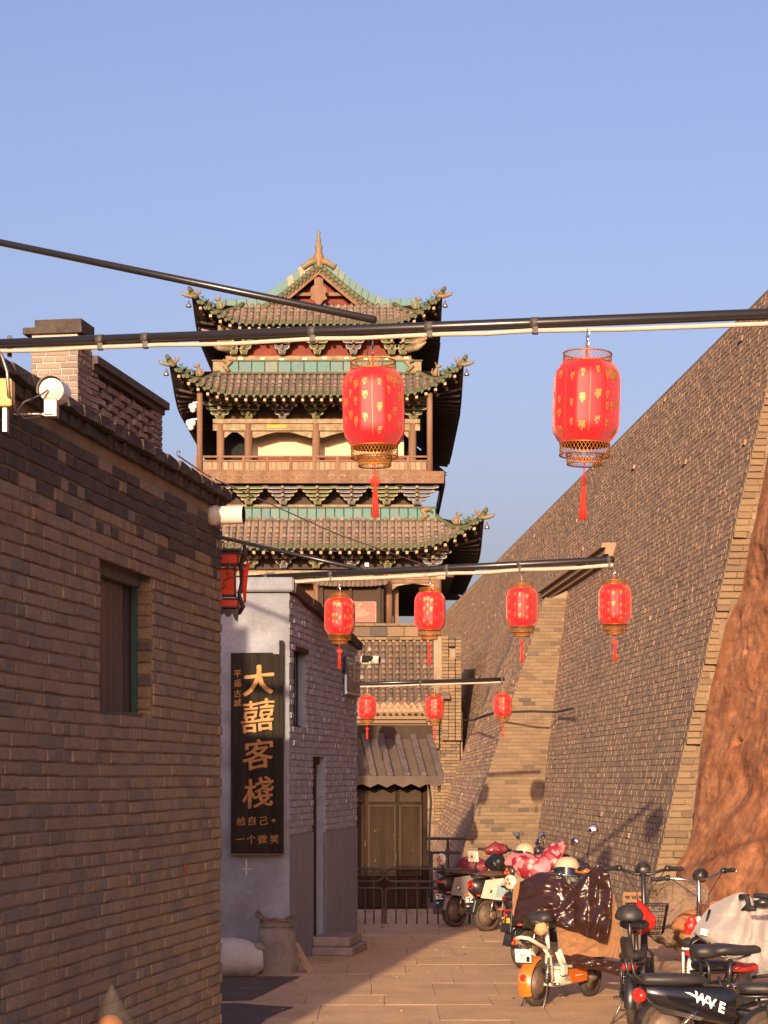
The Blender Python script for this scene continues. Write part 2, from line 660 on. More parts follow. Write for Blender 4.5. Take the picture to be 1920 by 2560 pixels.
for a in ((-4, wu0, 0, 3.9, -.6, 0), (wu1, LLEN, 0, 3.9, -.6, 0), (wu0, wu1, 0, wv0, -.6, 0), (wu0, wu1, wv1, 3.9, -.6, 0), (-4, LLEN, 0, 3.9, -6.5, -.6)):
    lbox(core, *a)
part('wall', core, m_mortar, lh, world=True)


def lmat(u, v):
    if v > 3.44 or (v > 3.36 and rng.random() < .5):
        return 1 if rng.random() < .86 else 0
    if v > 3.08:
        return 2 if rng.random() < .9 else 0
    return 0


rects = courses(LLEN, 3.86, .0715, .286, .011, hole=[(wu0, wu1, wv0, wv1)], mfun=lmat, v_from=.15, wob=.12)
lay(rects, LO, LD, LN, .011, [m_lbrick, m_ldark, m_lpink], lh, 300, key=lambda r: -(r[1] - r[0]) * (1.0 if r[0] > 1.0 else .01) / (9 + r[0]) ** 2, jit=.5)
# end wall bricks seen edge-on are left plain; coping of two courses of dark bricks
cop = []
for k, (v0, d) in enumerate(((3.86, .035), (3.93, .075))):
    u = -1.0
    while u < LLEN + d:
        w = .143 if k == 0 else .286
        b = link('coping_brick', None) if False else None
        cop.append((u + .004, min(u + w, LLEN + d) - .004, v0 + .002, v0 + .069, d))
        u += w
cb = [MB().add(*brick_unit(80 + i, .03, (.02, .06), .03)).mesh('coping_brick', m_coping) for i in range(4)]
rotm = Matrix((LD, V((0, 0, 1)), LN)).transposed().to_4x4()
for (u0, u1, v0, v1, d) in cop:
    ob = link('coping_brick', cb[rng.randrange(4)], lh)
    ob.matrix_basis = Matrix.Translation(lp(u0, v0, -.3) - lh.location) @ rotm @ Matrix.Diagonal((u1 - u0, v1 - v0, .3 + d + rng.uniform(-.008, .008), 1))
mb = MB()
lbox(mb, -4, LLEN + .03, 3.9, 3.995, -6.4, -.29)
part('roof_deck', mb, m_coping, lh, world=True)
# stair head standing on the roof, behind the frame on the left
mb = MB()
lbox(mb, .6, 3.6, 3.99, 6.35, -5.0, -1.62)
lbox(mb, -.4, 3.0, 3.99, 5.72, -4.6, -1.48)
part('stair_head', mb, m_lbrick, lh, world=True)
# window
win = part('window', MB(), m_dark, lh)
mb = MB().grid(lambda a, b: lp(lerp(wu0, wu1, a), lerp(wv0, wv1, b), -.135 + .012 * math.sin(a * 46 + 1.5 * math.sin(a * 9)) * (1 - .4 * b)), 90, 3)
lbox(mb, wu0, wu1, wv0, wv1, -.3, -.16)
part('pane', mb, mat('dusty_curtained_glass', (.085, .06, .042), .35, col2=(.05, .045, .038), scale=5, stretch=(9, 9, .4), bump=.02, spec=.5), win, world=True)
mb = MB()
for a in ((wu0, wu1, wv1 - .075, wv1, -.12, -.07), (wu0, wu1, wv0, wv0 + .04, -.12, -.05), (wu1 - .035, wu1, wv0 + .04, wv1 - .075, -.12, -.09)):
    lbox(mb, *a)
part('window_frame', mb, mat('frame_weathered', (.16, .13, .11), .8, col2=(.08, .07, .06)), win, world=True)
mb = MB()
lbox(mb, wu1 - .05, wu1 - .036, wv0 + .04, wv1 - .075, -.11, -.08)
part('seal', mb, mat('teal_seal', (.02, .07, .06), .6), win, world=True)
mb = MB()
lbox(mb, wu0 - .02, wu1 + .02, wv1 - .003, wv1 + .05, -.3, .004)
part('lintel', mb, mat('lintel_concrete', (.15, .1, .075), .9, col2=(.1, .07, .055)), win, world=True)
jr = [(0, .24, v, v + .062, 0) for v in [wv0 + i * .0715 for i in range(12)] if v + .062 < wv1]
lay(jr, lp(wu1 - .003, 0, -.24), LN, -LD, .014, [m_revbrick], lh, 30, name='jamb_brick')
part('red_paint_mark', MB().box(lp((13.48 - 9) / .9879, 1.42, .016), (.012, .06, .006), rotm.to_3x3()), mat('red_paint', (.4, .02, .01), .6), lh, world=True)

# ------------------------------------------------------------------ brick building behind it with an openwork parapet
BD = V((.165, .986, 0))
BN = V((.986, -.165, 0))
BO = V((-3.34, 22.7, 0))
bh = thing('rear_brick_house', 'taller brick building behind, with brick pier and openwork parapet against the sky', 'house', BO)


def bp(u, v, d=0.):
    return BO + BD * u + BN * d + V((0, 0, v))


def bbox(mb, u0, u1, v0, v1, d0, d1, m=0, rnd=0.):
    mb.hexa([bp(u, v, d) for v in (v0, v1) for u, d in ((u0, d0), (u1, d0), (u1, d1), (u0, d1))], m, rnd)


mb = MB()
bbox(mb, -.02, 3.6, 0, 5.3, -5, -.03)
part('wall', mb, m_lbrick, bh, world=True)
mb = MB()
bbox(mb, .02, .5, 5.2, 6.86, -.53, -.012)
pier = part('pier', mb, mat('pier_mortar', (.42, .36, .3), .9), bh, world=True)
m_pier = mat('brick_pier', (.24, .19, .16), .9, bump=.3, bscale=80, ramp=[(0, (.26, .21, .175)), (.6, (.22, .17, .14)), (1, (.17, .14, .125))])
lay(courses(.54, 6.86, .071, .27, .012, v_from=5.2, wob=.3), bp(.02, 0, -.54), BN, -BD, .014, [m_pier], pier, 300)
lay(courses(.50, 6.86, .071, .27, .010, v_from=5.2, wob=.3), bp(.0, 0, -.012), BD, BN, .014, [m_pier], pier, 300)
mb = MB()
bbox(mb, -.03, .56, 6.86, 6.93, -.62, .05)
bbox(mb, .02, .5, 6.93, 7.02, -.5, .03)
part('cap', mb, m_coping, pier, world=True)
# openwork parapet: brick posts, staggered bricks, coping
par = part('parapet', MB().hexa([bp(u, v, d) for v in (5.2, 5.42) for u, d in ((.5, -.25), (3.4, -.25), (3.4, -.012), (.5, -.012))]), m_pier, bh, world=True)
um = [MB().add(*brick_unit(90 + i, .02, (.03, .06), .03)).mesh('brick', m_pier) for i in range(4)]
rb = Matrix((BD, V((0, 0, 1)), BN)).transposed().to_4x4()


def bbrick(u0, u1, v0, v1, d0=-.25, d1=0.):
    ob = link('brick', um[rng.randrange(4)], par)
    ob.matrix_basis = Matrix.Translation(bp(u0, v0, d0) - bh.location) @ rb @ Matrix.Diagonal((u1 - u0, v1 - v0, d1 - d0, 1))


for r in range(20):
    v = 5.42 + r * .071
    if v > 6.55:
        break
    for u0, u1 in ((.5, .74), (2.98, 3.2), (3.2, 3.42)):
        bbrick(u0 + .004, u1 - .004, v + .004, v + .067)
for c in range(9):
    u = .74 + c * .249
    ph = c % 2
    for r in range(6):
        v = 5.42 + r * .2 + (.1 if ph else 0)
        if v + .07 < 6.55:
            bbrick(u - .035, u + .284, v, v + .07)
            bbrick(u + .06, u + .19, v + .07, min(v + .2, 6.55), -.2, -.06)
mb = MB()
bbox(mb, .5, 3.46, 6.55, 6.62, -.28, .02)
bbox(mb, .5, 3.5, 6.62, 6.71, -.31, .07)
part('coping', mb, m_coping, par, world=True)
mb = MB()
bbox(mb, 3.42, 3.75, 5.0, 5.4, -.6, .1)
part('eave_end', mb, m_coping, bh, world=True)

# ------------------------------------------------------------------ grey house
GO = V((-1.0, 21.76, 0))
GE = V((-.345, 25.87, 0))
GD = (GE - GO).normalized()
GN = V((GD.y, -GD.x, 0))
GLEN = (GE - GO).length
gh = thing('grey_plastered_house', 'small grey house, plastered front and grey painted brick side with door', 'house', GO)


def gp(u, v, d=0.):
    return GO + GD * u + GN * d + V((0, 0, v))


def gbox(mb, u0, u1, v0, v1, d0, d1, m=0):
    mb.hexa([gp(u, v, d) for v in (v0, v1) for u, d in ((u0, d0), (u1, d0), (u1, d1), (u0, d1))], m)


def gu(Yy):
    return (Yy - 21.76) / GD.y


top = lambda u: lerp(3.98, 3.64, u / GLEN)
gw = (gu(22.0), gu(22.66), 2.52, 3.35)
gd = (gu(23.04), gu(23.8), .2, 2.24)
mb = MB()
for u0, u1, v0, v1 in ((0, gw[0], 0, 9), (gw[0], gw[1], 0, gw[2]), (gw[0], gw[1], gw[3], 9), (gw[1], gd[0], 0, 9), (gd[0], gd[1], 0, gd[2]), (gd[0], gd[1], gd[3], 9), (gd[1], GLEN, 0, 9)):
    t0, t1 = min(v1, top(u0)), min(v1, top(u1))
    mb.hexa([gp(u0, v0, -.3), gp(u1, v0, -.3), gp(u1, v0, 0), gp(u0, v0, 0), gp(u0, t0, -.3), gp(u1, t1, -.3), gp(u1, t1, 0), gp(u0, t0, 0)])
part('side_wall', mb, m_gbrick, gh, world=True)
mb = MB()
fr = [V((-2.55, 21.76, 0)), V((-1.0, 21.76, 0)), V((-1.0, 21.99, 0)), V((-2.55, 21.99, 0))]
fr[2] = gp(.25, 0, -.0)
mb.hexa([fr[0], fr[1] + V((.008, -.006, 0)), fr[2], fr[3]] + [q + V((0, 0, 3.98)) for q in (fr[0], fr[1] + V((.008, -.006, 0)), fr[2], fr[3])])
part('front_wall', mb, m_plaster, gh, world=True)
mb = MB()
bx = [V((-2.55, 21.99, 0)), gp(.2, 0, -.3), gp(GLEN, 0, -.3), V((-2.2, 25.9, 0))]
mb.hexa(bx + [q + V((0, 0, zz)) for q, zz in zip(bx, (3.9, 3.9, 3.6, 3.6))])
part('body', mb, m_dark, gh, world=True)
rects = courses(GLEN, 4.0, .072, .27, .009, hole=[gw, gd], v_from=1.40, wob=.3)
rects = [r for r in rects if r[3] < top(r[0]) - .02]
lay(rects, GO, GD, GN, .013, [m_gbrick], gh, 300, key=lambda r: -(r[1] - r[0]) / (8 + r[0]), jit=.7)
mb = MB()
for u0, u1, v1 in ((.0, gd[0], 1.40), (gd[1], GLEN, 1.385)):
    gbox(mb, u0, u1, 0, v1, -.02, .016)
part('lower_plaster', mb, m_plaster2, gh, world=True)
# coping
cp = part('coping', MB(), m_coping, gh)
mb = MB()
n = 9
for i in range(n):
    a, b = GLEN * i / n, GLEN * (i + 1) / n + (.08 if i == n - 1 else -.006)
    ta, tb = top(a), top(b)
    j = rng.uniform(-.012, .012)
    mb = MB()
    mb.hexa([gp(a, ta - .04, -.4), gp(b, tb - .04, -.4), gp(b, tb - .04, .07 + j), gp(a, ta - .04, .07 + j),
             gp(a, ta + .07, -.4), gp(b, tb + .07 + j, -.4), gp(b, tb + .05 + j, .085 + j), gp(a, ta + .05, .085 + j)])
    part('coping_slab', mb, m_coping, cp, world=True)
mb = MB()
mb.box((-1.74, 21.86, 4.02), (1.6, .36, .15), bev=.02)
part('front_coping', mb, m_plaster, gh, world=True)
# barred window
wn_ = part('window', MB(), m_dark, gh)
mb = MB()
gbox(mb, gw[0], gw[1], gw[2], gw[3], -.3, -.13)
part('pane', mb, mat('dark_glass', (.008, .008, .009), .5, spec=.1, bump=0), wn_, world=True)
mb = MB()
for i in range(4):
    u = lerp(gw[0], gw[1], (i + .6) / 4.3)
    gbox(mb, u - .009, u + .009, gw[2], gw[3], -.08, -.06)
part('bars', mb, m_black, wn_, world=True)
mb = MB()
gbox(mb, gw[0] - .015, gw[1] + .05, gw[3] - .002, gw[3] + .05, -.27, .03)
gbox(mb, gw[0], gw[1], gw[2] - .0, gw[2] + .05, -.27, -.05)
part('window_frame', mb, m_woodd, wn_, world=True)
dr = part('door', MB(), m_dark, gh)
mb = MB()
gbox(mb, gd[0], gd[1], gd[2], gd[3], -.3, -.14)
gbox(mb, gd[0], gd[0] + .08, gd[2], gd[3], -.14, -.1)
gbox(mb, gd[1] - .08, gd[1], gd[2], gd[3] - .08, -.14, -.1)
gbox(mb, gd[0], gd[1], gd[3] - .08, gd[3], -.14, -.06)
gbox(mb, gd[0] + .1, gd[1] - .09, 1.35, 1.42, -.14, -.11)
part('door_leaf', mb, m_woodd, dr, world=True)
mb = MB()
gbox(mb, gd[0] + .13, gd[1] - .13, 1.45, 1.95, -.14, -.125)
part('door_glass', mb, m_dark, dr, world=True)
mb = MB().ell(gp(gd[0] + .2, 1.05, -.125), (.03, .03, .03))
part('door_knob', mb, m_chrome, dr, world=True)
# drain pipe from the grey house and from the brown house
mb = MB()
a = gp(GLEN - .12, 3.46, -.05)
mb.tube([a, a + V((.36, -.1, -.01))], .058, 20, cap=False)
mb.tube([a + V((.36, -.1, -.01)), a + V((.15, -.05, 0))], .055, 20, cap=False, m=1)
part('drain_pipe', mb, [m_pvc, m_dark], gh, world=True)
mb = MB()
a = lp(LLEN - .32, 3.79, -.02)
mb.tube([a, a + LN * .26], .062, 22, cap=False)
mb.tube([a + LN * .26, a + LN * .05], .055, 22, cap=False, m=1)
mb.tube([a + LN * .02, a + LN * .075], .068, 22, m=0)
part('drain_pipe', mb, [m_pvc, m_dark], lh, world=True)
# stone steps at the door
st = thing('door_step', 'two stacked pale stone slabs as a step below the grey door', 'step', gp(gd[0] + .2, 0, .3))
for (u0, u1, d1, z0, z1) in ((gd[0] - .12, gd[1] + .1, .48, GZ, .135), (gd[0] - .08, gd[1] - .02, .43, .137, .245)):
    mb = MB()
    rm = Matrix((GD, GN, V((0, 0, 1)))).transposed()
    c = (gp(u0, z0, .018) + gp(u1, z1, d1)) / 2
    w = u1 - u0
    mb.box(c - GD * w * .16, (w * .67, d1 - .018, z1 - z0), rm, bev=.012)
    mb.box(c + GD * w * .345, (w * .3, d1 - .03, z1 - z0 - .004), rm, bev=.012)
    part('slab', mb, mat('step_stone', (.3, .27, .25), .9, col2=(.2, .16, .14), scale=5, bump=.3), st, world=True)

# ------------------------------------------------------------------ city wall
CW = thing('city_wall', 'tall battered grey-brown brick city wall rising along the right side', 'wall', (5.5, 31.3, 0))
WTOP = 9.77
Y0W, Y1W = 31.3, 98.0


def yj(z):
    return 45.2 + .85 * z


def main_x(Y, z):
    return 5.97 - .05 * Y + .23 * (z - 2)


def face_x(Y, z, ref=None):
    m_ = main_x(Y, z)
    if (Y >= yj(z) if ref is None else ref) and z < 6.45:
        return min(m_, 1.6 + .365 * z)
    return m_


wnr = V((-1, -.05, .23)).normalized()
core = MB()
# core face: strips split at the jamb
nz = 40
for i in range(nz):
    z0, z1 = lerp(-.9, WTOP, i / nz), lerp(-.9, WTOP, (i + 1) / nz)
    ys0 = [31.3, 36, 40] + [yj(min(z0, 6.45))]
    ys1 = [31.3, 36, 40] + [yj(min(z1, 6.45))]
    far = [53, 55, 57, 59, 61, 63, 65, 67, 69, 71, 74, 80, 90, 100, 140]
    for k in range(3):
        core.add([(main_x(ys0[k], z0), ys0[k], z0), (main_x(ys0[k + 1], z0), ys0[k + 1], z0), (main_x(ys1[k + 1], z1), ys1[k + 1], z1), (main_x(ys1[k], z1), ys1[k], z1)], [(0, 1, 2, 3)])
    f0, f1 = [ys0[3] + .001] + far, [ys1[3] + .001] + far
    for k in range(len(f0) - 1):
        core.add([(face_x(f0[k], z0), f0[k], z0), (face_x(f0[k + 1], z0), f0[k + 1], z0), (face_x(f1[k + 1], z1), f1[k + 1], z1), (face_x(f1[k], z1), f1[k], z1)], [(0, 1, 2, 3)])
    core.add([(main_x(ys0[3], z0), ys0[3], z0), (face_x(f0[0], z0), f0[0], z0), (face_x(f1[0], z1), f1[0], z1), (main_x(ys1[3], z1), ys1[3], z1)], [(0, 1, 2, 3)], m=1)
core.add([(main_x(31.3, WTOP), 31.3, WTOP), (main_x(140, WTOP), 140, WTOP), (40, 140, WTOP), (40, 31.3, WTOP)], [(0, 1, 2, 3)])
# end face of the core, at the break
core.add([(main_x(31.3, 0), 31.3, 0), (30, 31.3, 0), (30, 31.3, WTOP), (main_x(31.3, WTOP), 31.3, WTOP)], [(0, 1, 2, 3)], m=0)
part('wall_core', core, [m_wallmortar, m_revmortar], CW, world=True)
# facing bricks, real but too small to pick apart
fb = MB()
ch = .1
nrow = int(WTOP / ch)
for r in range(-9, nrow):
    z0, z1 = r * ch + .0035, (r + 1) * ch - .0035
    zm = (z0 + z1) / 2
    Y = Y0W - rng.uniform(0, .1)
    sold = r >= nrow - 2
    while Y < Y1W:
        w = .17 if (r % 3 != 1) else .33
        if rng.random() < .2:
            w = .33
        if sold:
            w = .13
        a, b = Y + .004, Y + w - .004
        Y += w
        j = yj(zm) if zm < 6.45 else 1e9
        if a < j < b:
            if j - a > b - j:
                b = j - .004
            else:
                a = j + .004
        if b - a < .04 or a < Y0W:
            continue
        q = rng.random()
        if q < .002 and not sold:
            continue
        d = .005 + rng.uniform(-.003, .005)
        if q > .9985:
            d += .03
        pts = []
        for dd, ins in ((-.02, 0), (d, .006)):
            for yy, zz in ((a + ins, z0 + ins), (b - ins, z0 + ins), (b - ins, z1 - ins), (a + ins, z1 - ins)):
                jj = rng.uniform(-.004, .004)
                pts.append(V((face_x(yy, zz, (a + b) / 2 > j), yy, zz)) + wnr * (dd + jj))
        ym = (a + b) / 2
        m = 0
        if zm > 2.6 and zm < 6.5 and ym < yj(zm) and ym > 50.0 - (zm - 2.2) * 1.15 and rng.random() < .85:
            m = 1
        fb.add(pts, [(4, 5, 6, 7), (0, 1, 5, 4), (1, 2, 6, 5), (2, 3, 7, 6), (3, 0, 4, 7)], m, rng.random())
part('facing_bricks', fb, [m_wallbrick, m_wallpale], CW, kind='stuff', world=True)
# the jamb of the thickened stretch: bricks facing the lane's near end, each a part
jm = [MB().add(*brick_unit(120 + i, .02, (.03, .07))).mesh('brick', m_revbrick) for i in range(6)]
JN = V((0, -1, .85)).normalized()
JU = V((0, .85, 1)).normalized()


def face_brick(meshes, x0, x1, z0, z1, y0, depth, parent, nrm=None, upv=None, name='brick'):
    ob = link(name, meshes[rng.randrange(len(meshes))], parent)
    n_ = nrm or V((0, -1, 0))
    up_ = upv or V((0, 0, 1))
    s_ = (z1 - z0) / up_.z
    ob.matrix_basis = Matrix.Translation(V((x0, y0, z0)) - root_of(parent).location) @ Matrix((V((1, 0, 0)), up_, n_)).transposed().to_4x4() @ Matrix.Diagonal((x1 - x0, s_, depth, 1))
    return ob


jamb = part('jamb', MB(), m_revbrick, CW)
cnt = 0
z = .2
r = 0
while z < 6.35:
    xa, xb = 1.6 + .365 * z, main_x(yj(z), z)
    x = xa - (0 if r % 2 else .0)
    first = True
    while x < xb - .05:
        w = .30 if not (first and r % 2) else .15
        w *= rng.uniform(.9, 1.1)
        x1 = min(x + w, xb)
        if cnt < 345:
            face_brick(jm, x + .006, x1 - .006, z + .006, z + .081, yj(z) + .004, .02, jamb, JN, JU)
        cnt += 1
        x = x1
        first = False
    z += .087
    r += 1
# cornice over the repaired stretch
cor = part('cornice', MB(), m_wallpale, CW)
for k, (zz, hh, pr) in enumerate(((6.62, .12, .1), (6.74, .14, .2), (6.88, .1, .3))):
    mb = MB()
    for a, b in [(44 + i * 1.1, 44 + (i + 1) * 1.1 - .012) for i in range(10)]:
        mb.hexa([(main_x(q, z_) - o_, q, z_) for z_ in (zz, zz + hh) for q, o_ in ((a, pr), (b, pr), (b, -.2), (a, -.2))])
    part('moulding', mb, m_wallpale, cor, world=True)
# broken end: courses of bricks facing down the lane, each a part
em = [MB().add(*brick_unit(140 + i, .03, (.02, .05))).mesh('brick', m_revbrick) for i in range(6)]
TH = [(0, .5), (1, .4), (1.6, .3), (2, .26), (2.4, .2), (3, .15), (4.3, .14), (4.8, .28), (5.3, .24), (7.1, .19), (9.8, .3)]
bend = part('broken_end', MB(), m_revbrick, CW)
for r in range(int(WTOP / ch)):
    z = r * ch
    xa = main_x(Y0W, z + ch / 2)
    thick = pw(z, TH) + rng.uniform(-.06, .08)
    x = xa
    k = 0
    while x < xa + thick:
        w = .36 if (k or r % 2) else .2
        x1 = min(x + w, xa + thick + .03)
        if x1 - x < .05:
            break
        dep = .035 + rng.uniform(0, .03) + (.08 if rng.random() < .05 else 0)
        if rng.random() < .04 and k:
            dep = .02
        face_brick(em, x + .004, x1 - .004, z + .005, z + ch - .006, Y0W + .02, dep, bend)
        x = x1
        k += 1

# ------------------------------------------------------------------ rammed earth core, laid bare
from mathutils import noise as mn


def earth(a, b):
    # a: along the lane towards the camera, b: up
    z = -.1 + b * 10.2
    Y = 31.28 - a * 15.5
    th = pw(z, TH) + .06
    x = main_x(31.3, z) + th + (31.28 - Y) * .035
    # talus at the foot, bulges higher up
    x -= max(0, 1.25 - z * .75) * min(1, a * 9) * .35
    x += -.12 * math.sin(z * 1.1 + a * 6) * min(1, a * 9)
    p = V((x, Y, z))
    e = min(1, a * 14)
    w = .12 + .88 * e
    nz_ = mn.fractal(V((Y * .16, z * .34, 3.1)), 1.0, 2.0, 3) * .2 * w
    rid = abs(mn.noise(V((Y * .45 + z * .25, z * .5, 9.7)))) * .16 * w
    st_ = mn.fractal(V((Y * 1.1, z * 2.4, 5.0)), .7, 2.1, 5) * .055 * w
    # vertical gouges
    gg = mn.noise(V((Y * .55, z * .4, 21.)))
    gd_ = max(0, gg - .25) * .45 * w
    pk = mn.noise(V((Y * 1.6, z * 5, 2.)))
    pk = max(0, pk - .45) * .3 * w
    return p + V((nz_ - rid + st_ + gd_ + pk, 0, 0))


er = MB().grid(earth, 330, 250)
eb = link('rammed_earth_core', er.mesh('rammed_earth_core', m_earth))
tag(eb, 'bare orange rammed earth of the city wall where its brick facing fell away', 'earth bank')
# ------------------------------------------------------------------ gatehouse at the foot of the tower
m_tile = mat('roof_tile_grey', (.14, .1, .075), .9, bump=.35, bscale=30, grain=.2, ramp=[(0, (.17, .115, .08)), (.5, (.13, .09, .068)), (.85, (.085, .068, .058)), (1, (.26, .21, .16))])
m_tilebed = mat('roof_bed', (.1, .07, .05), .95, bump=.3, col2=(.14, .095, .06), scale=3)
GY = 69.0
gt = thing('brick_gatehouse', 'tan brick gatehouse wall with grey tiled roof below the tower', 'gatehouse', (1.0, GY, 0))
mb = MB()
mb.box((-1.2, GY + 3.6, 1.65), (7.6, 7.2, 5.1))
mb.box((2.1, GY + 3.2, 3.35), (.9, 6.4, 6.7))
part('wall_core', mb, m_revmortar, gt, world=True)
gm = [MB().add(*brick_unit(160 + i, .02, (.02, .06))).mesh('brick', m_revbrick) for i in range(6)]
fr = part('brickwork', MB(), m_revbrick, gt)
n = 0
rest = MB()
for r in range(46):
    z = -.7 + r * .106
    x = -1.2 - (.17 if r % 2 else 0)
    while x < 2.5:
        w = .36
        x0_, x1_ = max(x, -1.2), min(x + w, 2.52)
        x += w
        if x1_ - x0_ < .05:
            continue
        vis = x0_ > .8 and z < 3.9
        if vis and n < 300:
            face_brick(gm, x0_ + .006, x1_ - .006, z + .006, z + .1, GY, .02, fr)
            n += 1
        else:
            rest.add([(x0_ + .006, GY - .02, z + .006), (x1_ - .006, GY - .02, z + .006), (x1_ - .006, GY - .02, z + .1), (x0_ + .006, GY - .02, z + .1),
                      (x0_, GY + .01, z), (x1_, GY + .01, z), (x1_, GY + .01, z + .106), (x0_, GY + .01, z + .106)], [(0, 1, 2, 3), (0, 1, 5, 4), (1, 2, 6, 5), (2, 3, 7, 6), (3, 0, 4, 7)], 0, rng.random())
part('upper_bricks', rest, m_revbrick, fr, kind='stuff', world=True)
# stepped brick cornice and dentils under the eave
for k in range(4):
    mb = MB().box((-.3, GY - .05 - .045 * k, 3.6 + k * .13), (3.4, .12 + .09 * k, .1))
    part('cornice_course', mb, m_revbrick, gt, world=True)
for i in range(15):
    x = -1.3 + i * .21
    mb = MB().lathe([(.045, 0), (.045, .16)], (x, GY - .24, 4.16), 10, rot_to((0, -1, 0)))
    part('round_dentil', mb, m_revbrick, gt, world=True)
    mb = MB().box((x + .1, GY - .3, 4.34), (.09, .2, .08))
    part('square_dentil', mb, m_revbrick, gt, world=True)
# corbel at the right corner and side pier with a small chimney opening
for k in range(9):
    mb = MB().box((1.62, GY - .16 - .012 * k, 3.05 + k * .15), (.38 + (.05 * max(0, k - 5)), .3 + .02 * k, .135), bev=.01)
    part('corbel_course', mb, m_revbrick, gt, world=True)
rf = part('roof', MB(), m_tile, gt)
EZ, RZ, EYY, RYY = 4.56, 6.72, GY - .62, GY + 2.3


def roofc(t):
    y = lerp(EYY, RYY, t)
    z = EZ + (RZ - EZ) * (t ** 1.25)
    return y, z


mb = MB().grid(lambda a, b: V((lerp(-2.0, 1.95, a), roofc(b)[0], roofc(b)[1] - .05)), 2, 10)
part('roof_bed', mb, m_tilebed, rf, world=True)
tx = -1.9
prof = [roofc(t / 12) for t in range(13)]
while tx < 1.8:
    row = part('tile_row', MB(), m_tile, rf)
    mb = MB()
    for i in range(12):
        (ya, za), (yb, zb) = prof[i], prof[i + 1]
        jx = rng.uniform(-.012, .012)
        mb.tube([(tx + jx, ya, za + .02), (tx + jx, yb + .03, zb + .0)], [.078, .068], 8, rnd=rng.random())
    me = mb.mesh('tile_row', m_tile, gt.location)
    row.data = me
    mb = MB().lathe([(.085, 0), (.085, .03)], (tx, EYY - .02, EZ + .02), 12, rot_to((0, -1, 0)))
    part('end_tile', mb, m_tile, row, world=True)
    mb = MB().prism([(-.12, .02), (.12, .02), (.07, -.09), (0, -.15), (-.07, -.09)], (tx + .12, EYY + .0, EZ - .03), (1, 0, 0), (0, 0, 1), (0, .02, 0))
    part('drip_tile', mb, m_tile, row, world=True)
    tx += .235
# ridge wall of bricks above the roof
rd = part('ridge', MB(), m_revbrick, gt)
rm = [MB().add(*brick_unit(180 + i, .02, (.02, .05), .04)).mesh('ridge_brick', m_revbrick) for i in range(5)]
for k, (z0, hh) in enumerate(((6.72, .1), (6.83, .36), (7.2, .09))):
    x = -2.4 + .2 * k
    while x < 1.7:
        w = .58 if k == 1 else .42
        face_brick(rm, x + .005, x + w - .005, z0, z0 + hh, RYY + .05, .22 if k == 1 else .28, rd, name='ridge_brick')
        x += w
# side verge tiles at the right, stepping down
for i in range(9):
    t = i / 9
    y_, z_ = roofc(1 - t)
    mb = MB().box((1.95 + .05, y_ - .12, z_ + .02), (.36, .4, .1), Matrix.Rotation(R(24), 3, 'X'), bev=.02)
    part('verge_tile', mb, m_tile, rf, world=True)
pc = part('corner_pier', MB(), m_revbrick, gt)
for k in range(30):
    z = 3.3 + k * .115
    mb = MB()
    for xx, w in ((1.92, .22), (2.14, .22), (2.36, .2)):
        if k in (24, 25, 26) and xx == 2.14:
            continue
        mb.box((xx + .1, GY - .12, z), (w - .012, .3, .103), bev=.008, rnd=rng.random())
    part('course', mb, m_revbrick, pc, world=True)
part('hole', MB().box((2.24, GY + .06, 6.17), (.22, .02, .34)), m_dark, pc, world=True)

# ------------------------------------------------------------------ wooden booth behind the barrier
BY = 40.6
bo = thing('wooden_booth', 'brown wooden booth with slatted roof and panelled doors behind the barrier', 'booth', (-.24, BY, GB), R(9))
bo.scale = (1.34, 1.34, 1.34)
m_bwood = mat('booth_wood', (.045, .028, .018), .85, spec=.06, col2=(.022, .015, .011), scale=6, stretch=(1, 1, .12), bump=.25, bscale=50)
m_broof = mat('booth_roof_board', (.12, .085, .065), .85, col2=(.08, .058, .047), scale=5, bump=.3)
m_batten = mat('booth_batten', (.15, .11, .095), .85, col2=(.06, .05, .047), scale=9, fac=.4, bump=.3)
mb = MB().box((-.25, .75, .98), (2.15, 1.46, 1.96))
part('body', mb, m_bwood, bo)
# door panels with frames
for i, (x0, x1) in enumerate(((-.62, -.12), (-.06, .36), (.40, .74))):
    dz0, dz1 = .62, 1.66
    p_ = part('door_panel', MB().box(((x0 + x1) / 2, .008, (dz0 + dz1) / 2), (x1 - x0, .02, dz1 - dz0), bev=.004), m_bwood, bo)
    for a, b, c, d in ((x0, x0 + .035, dz0, dz1), (x1 - .035, x1, dz0, dz1), (x0 + .035, x1 - .035, dz1 - .03, dz1), (x0 + .035, x1 - .035, dz0, dz0 + .03)):
        part('frame', MB().box(((a + b) / 2, -.008, (c + d) / 2), (b - a, .03, d - c), bev=.004), m_woodd, p_)
    part('upper_panel', MB().box(((x0 + x1) / 2, .0, 1.8), (x1 - x0 - .02, .02, .2), bev=.005), m_woodd, bo)
    part('lower_panel', MB().box(((x0 + x1) / 2, .0, .36), (x1 - x0 - .02, .02, .4), bev=.005), m_bwood, bo)
for x in (-.64, .785):
    part('corner_post', MB().box((x, -.01, .98), (.07, .07, 1.96), bev=.006), m_bwood, bo)
part('plinth', MB().box((-.25, .72, .06), (2.3, 1.6, .16), bev=.01), mat('plinth_stone', (.16, .11, .085), .95, col2=(.3, .25, .2), scale=9, fac=.2, bump=.5), bo)
for (x, z, w, h) in ((.045, 1.28, .02, .05), (.09, 1.3, .015, .04), (.32, 1.22, .03, .02), (-.1, 1.1, .02, .14), (.6, 1.0, .015, .04), (.36, .9, .012, .12), (.05, .85, .02, .05)):
    part('paint_chip', MB().box((x, -.016, z), (w * .6, .012, h * .6)), m_batten, bo)
rf = part('roof', MB(), m_broof, bo)
ra, rb_ = V((0, -.34, 2.04)), V((0, .62, 2.66))
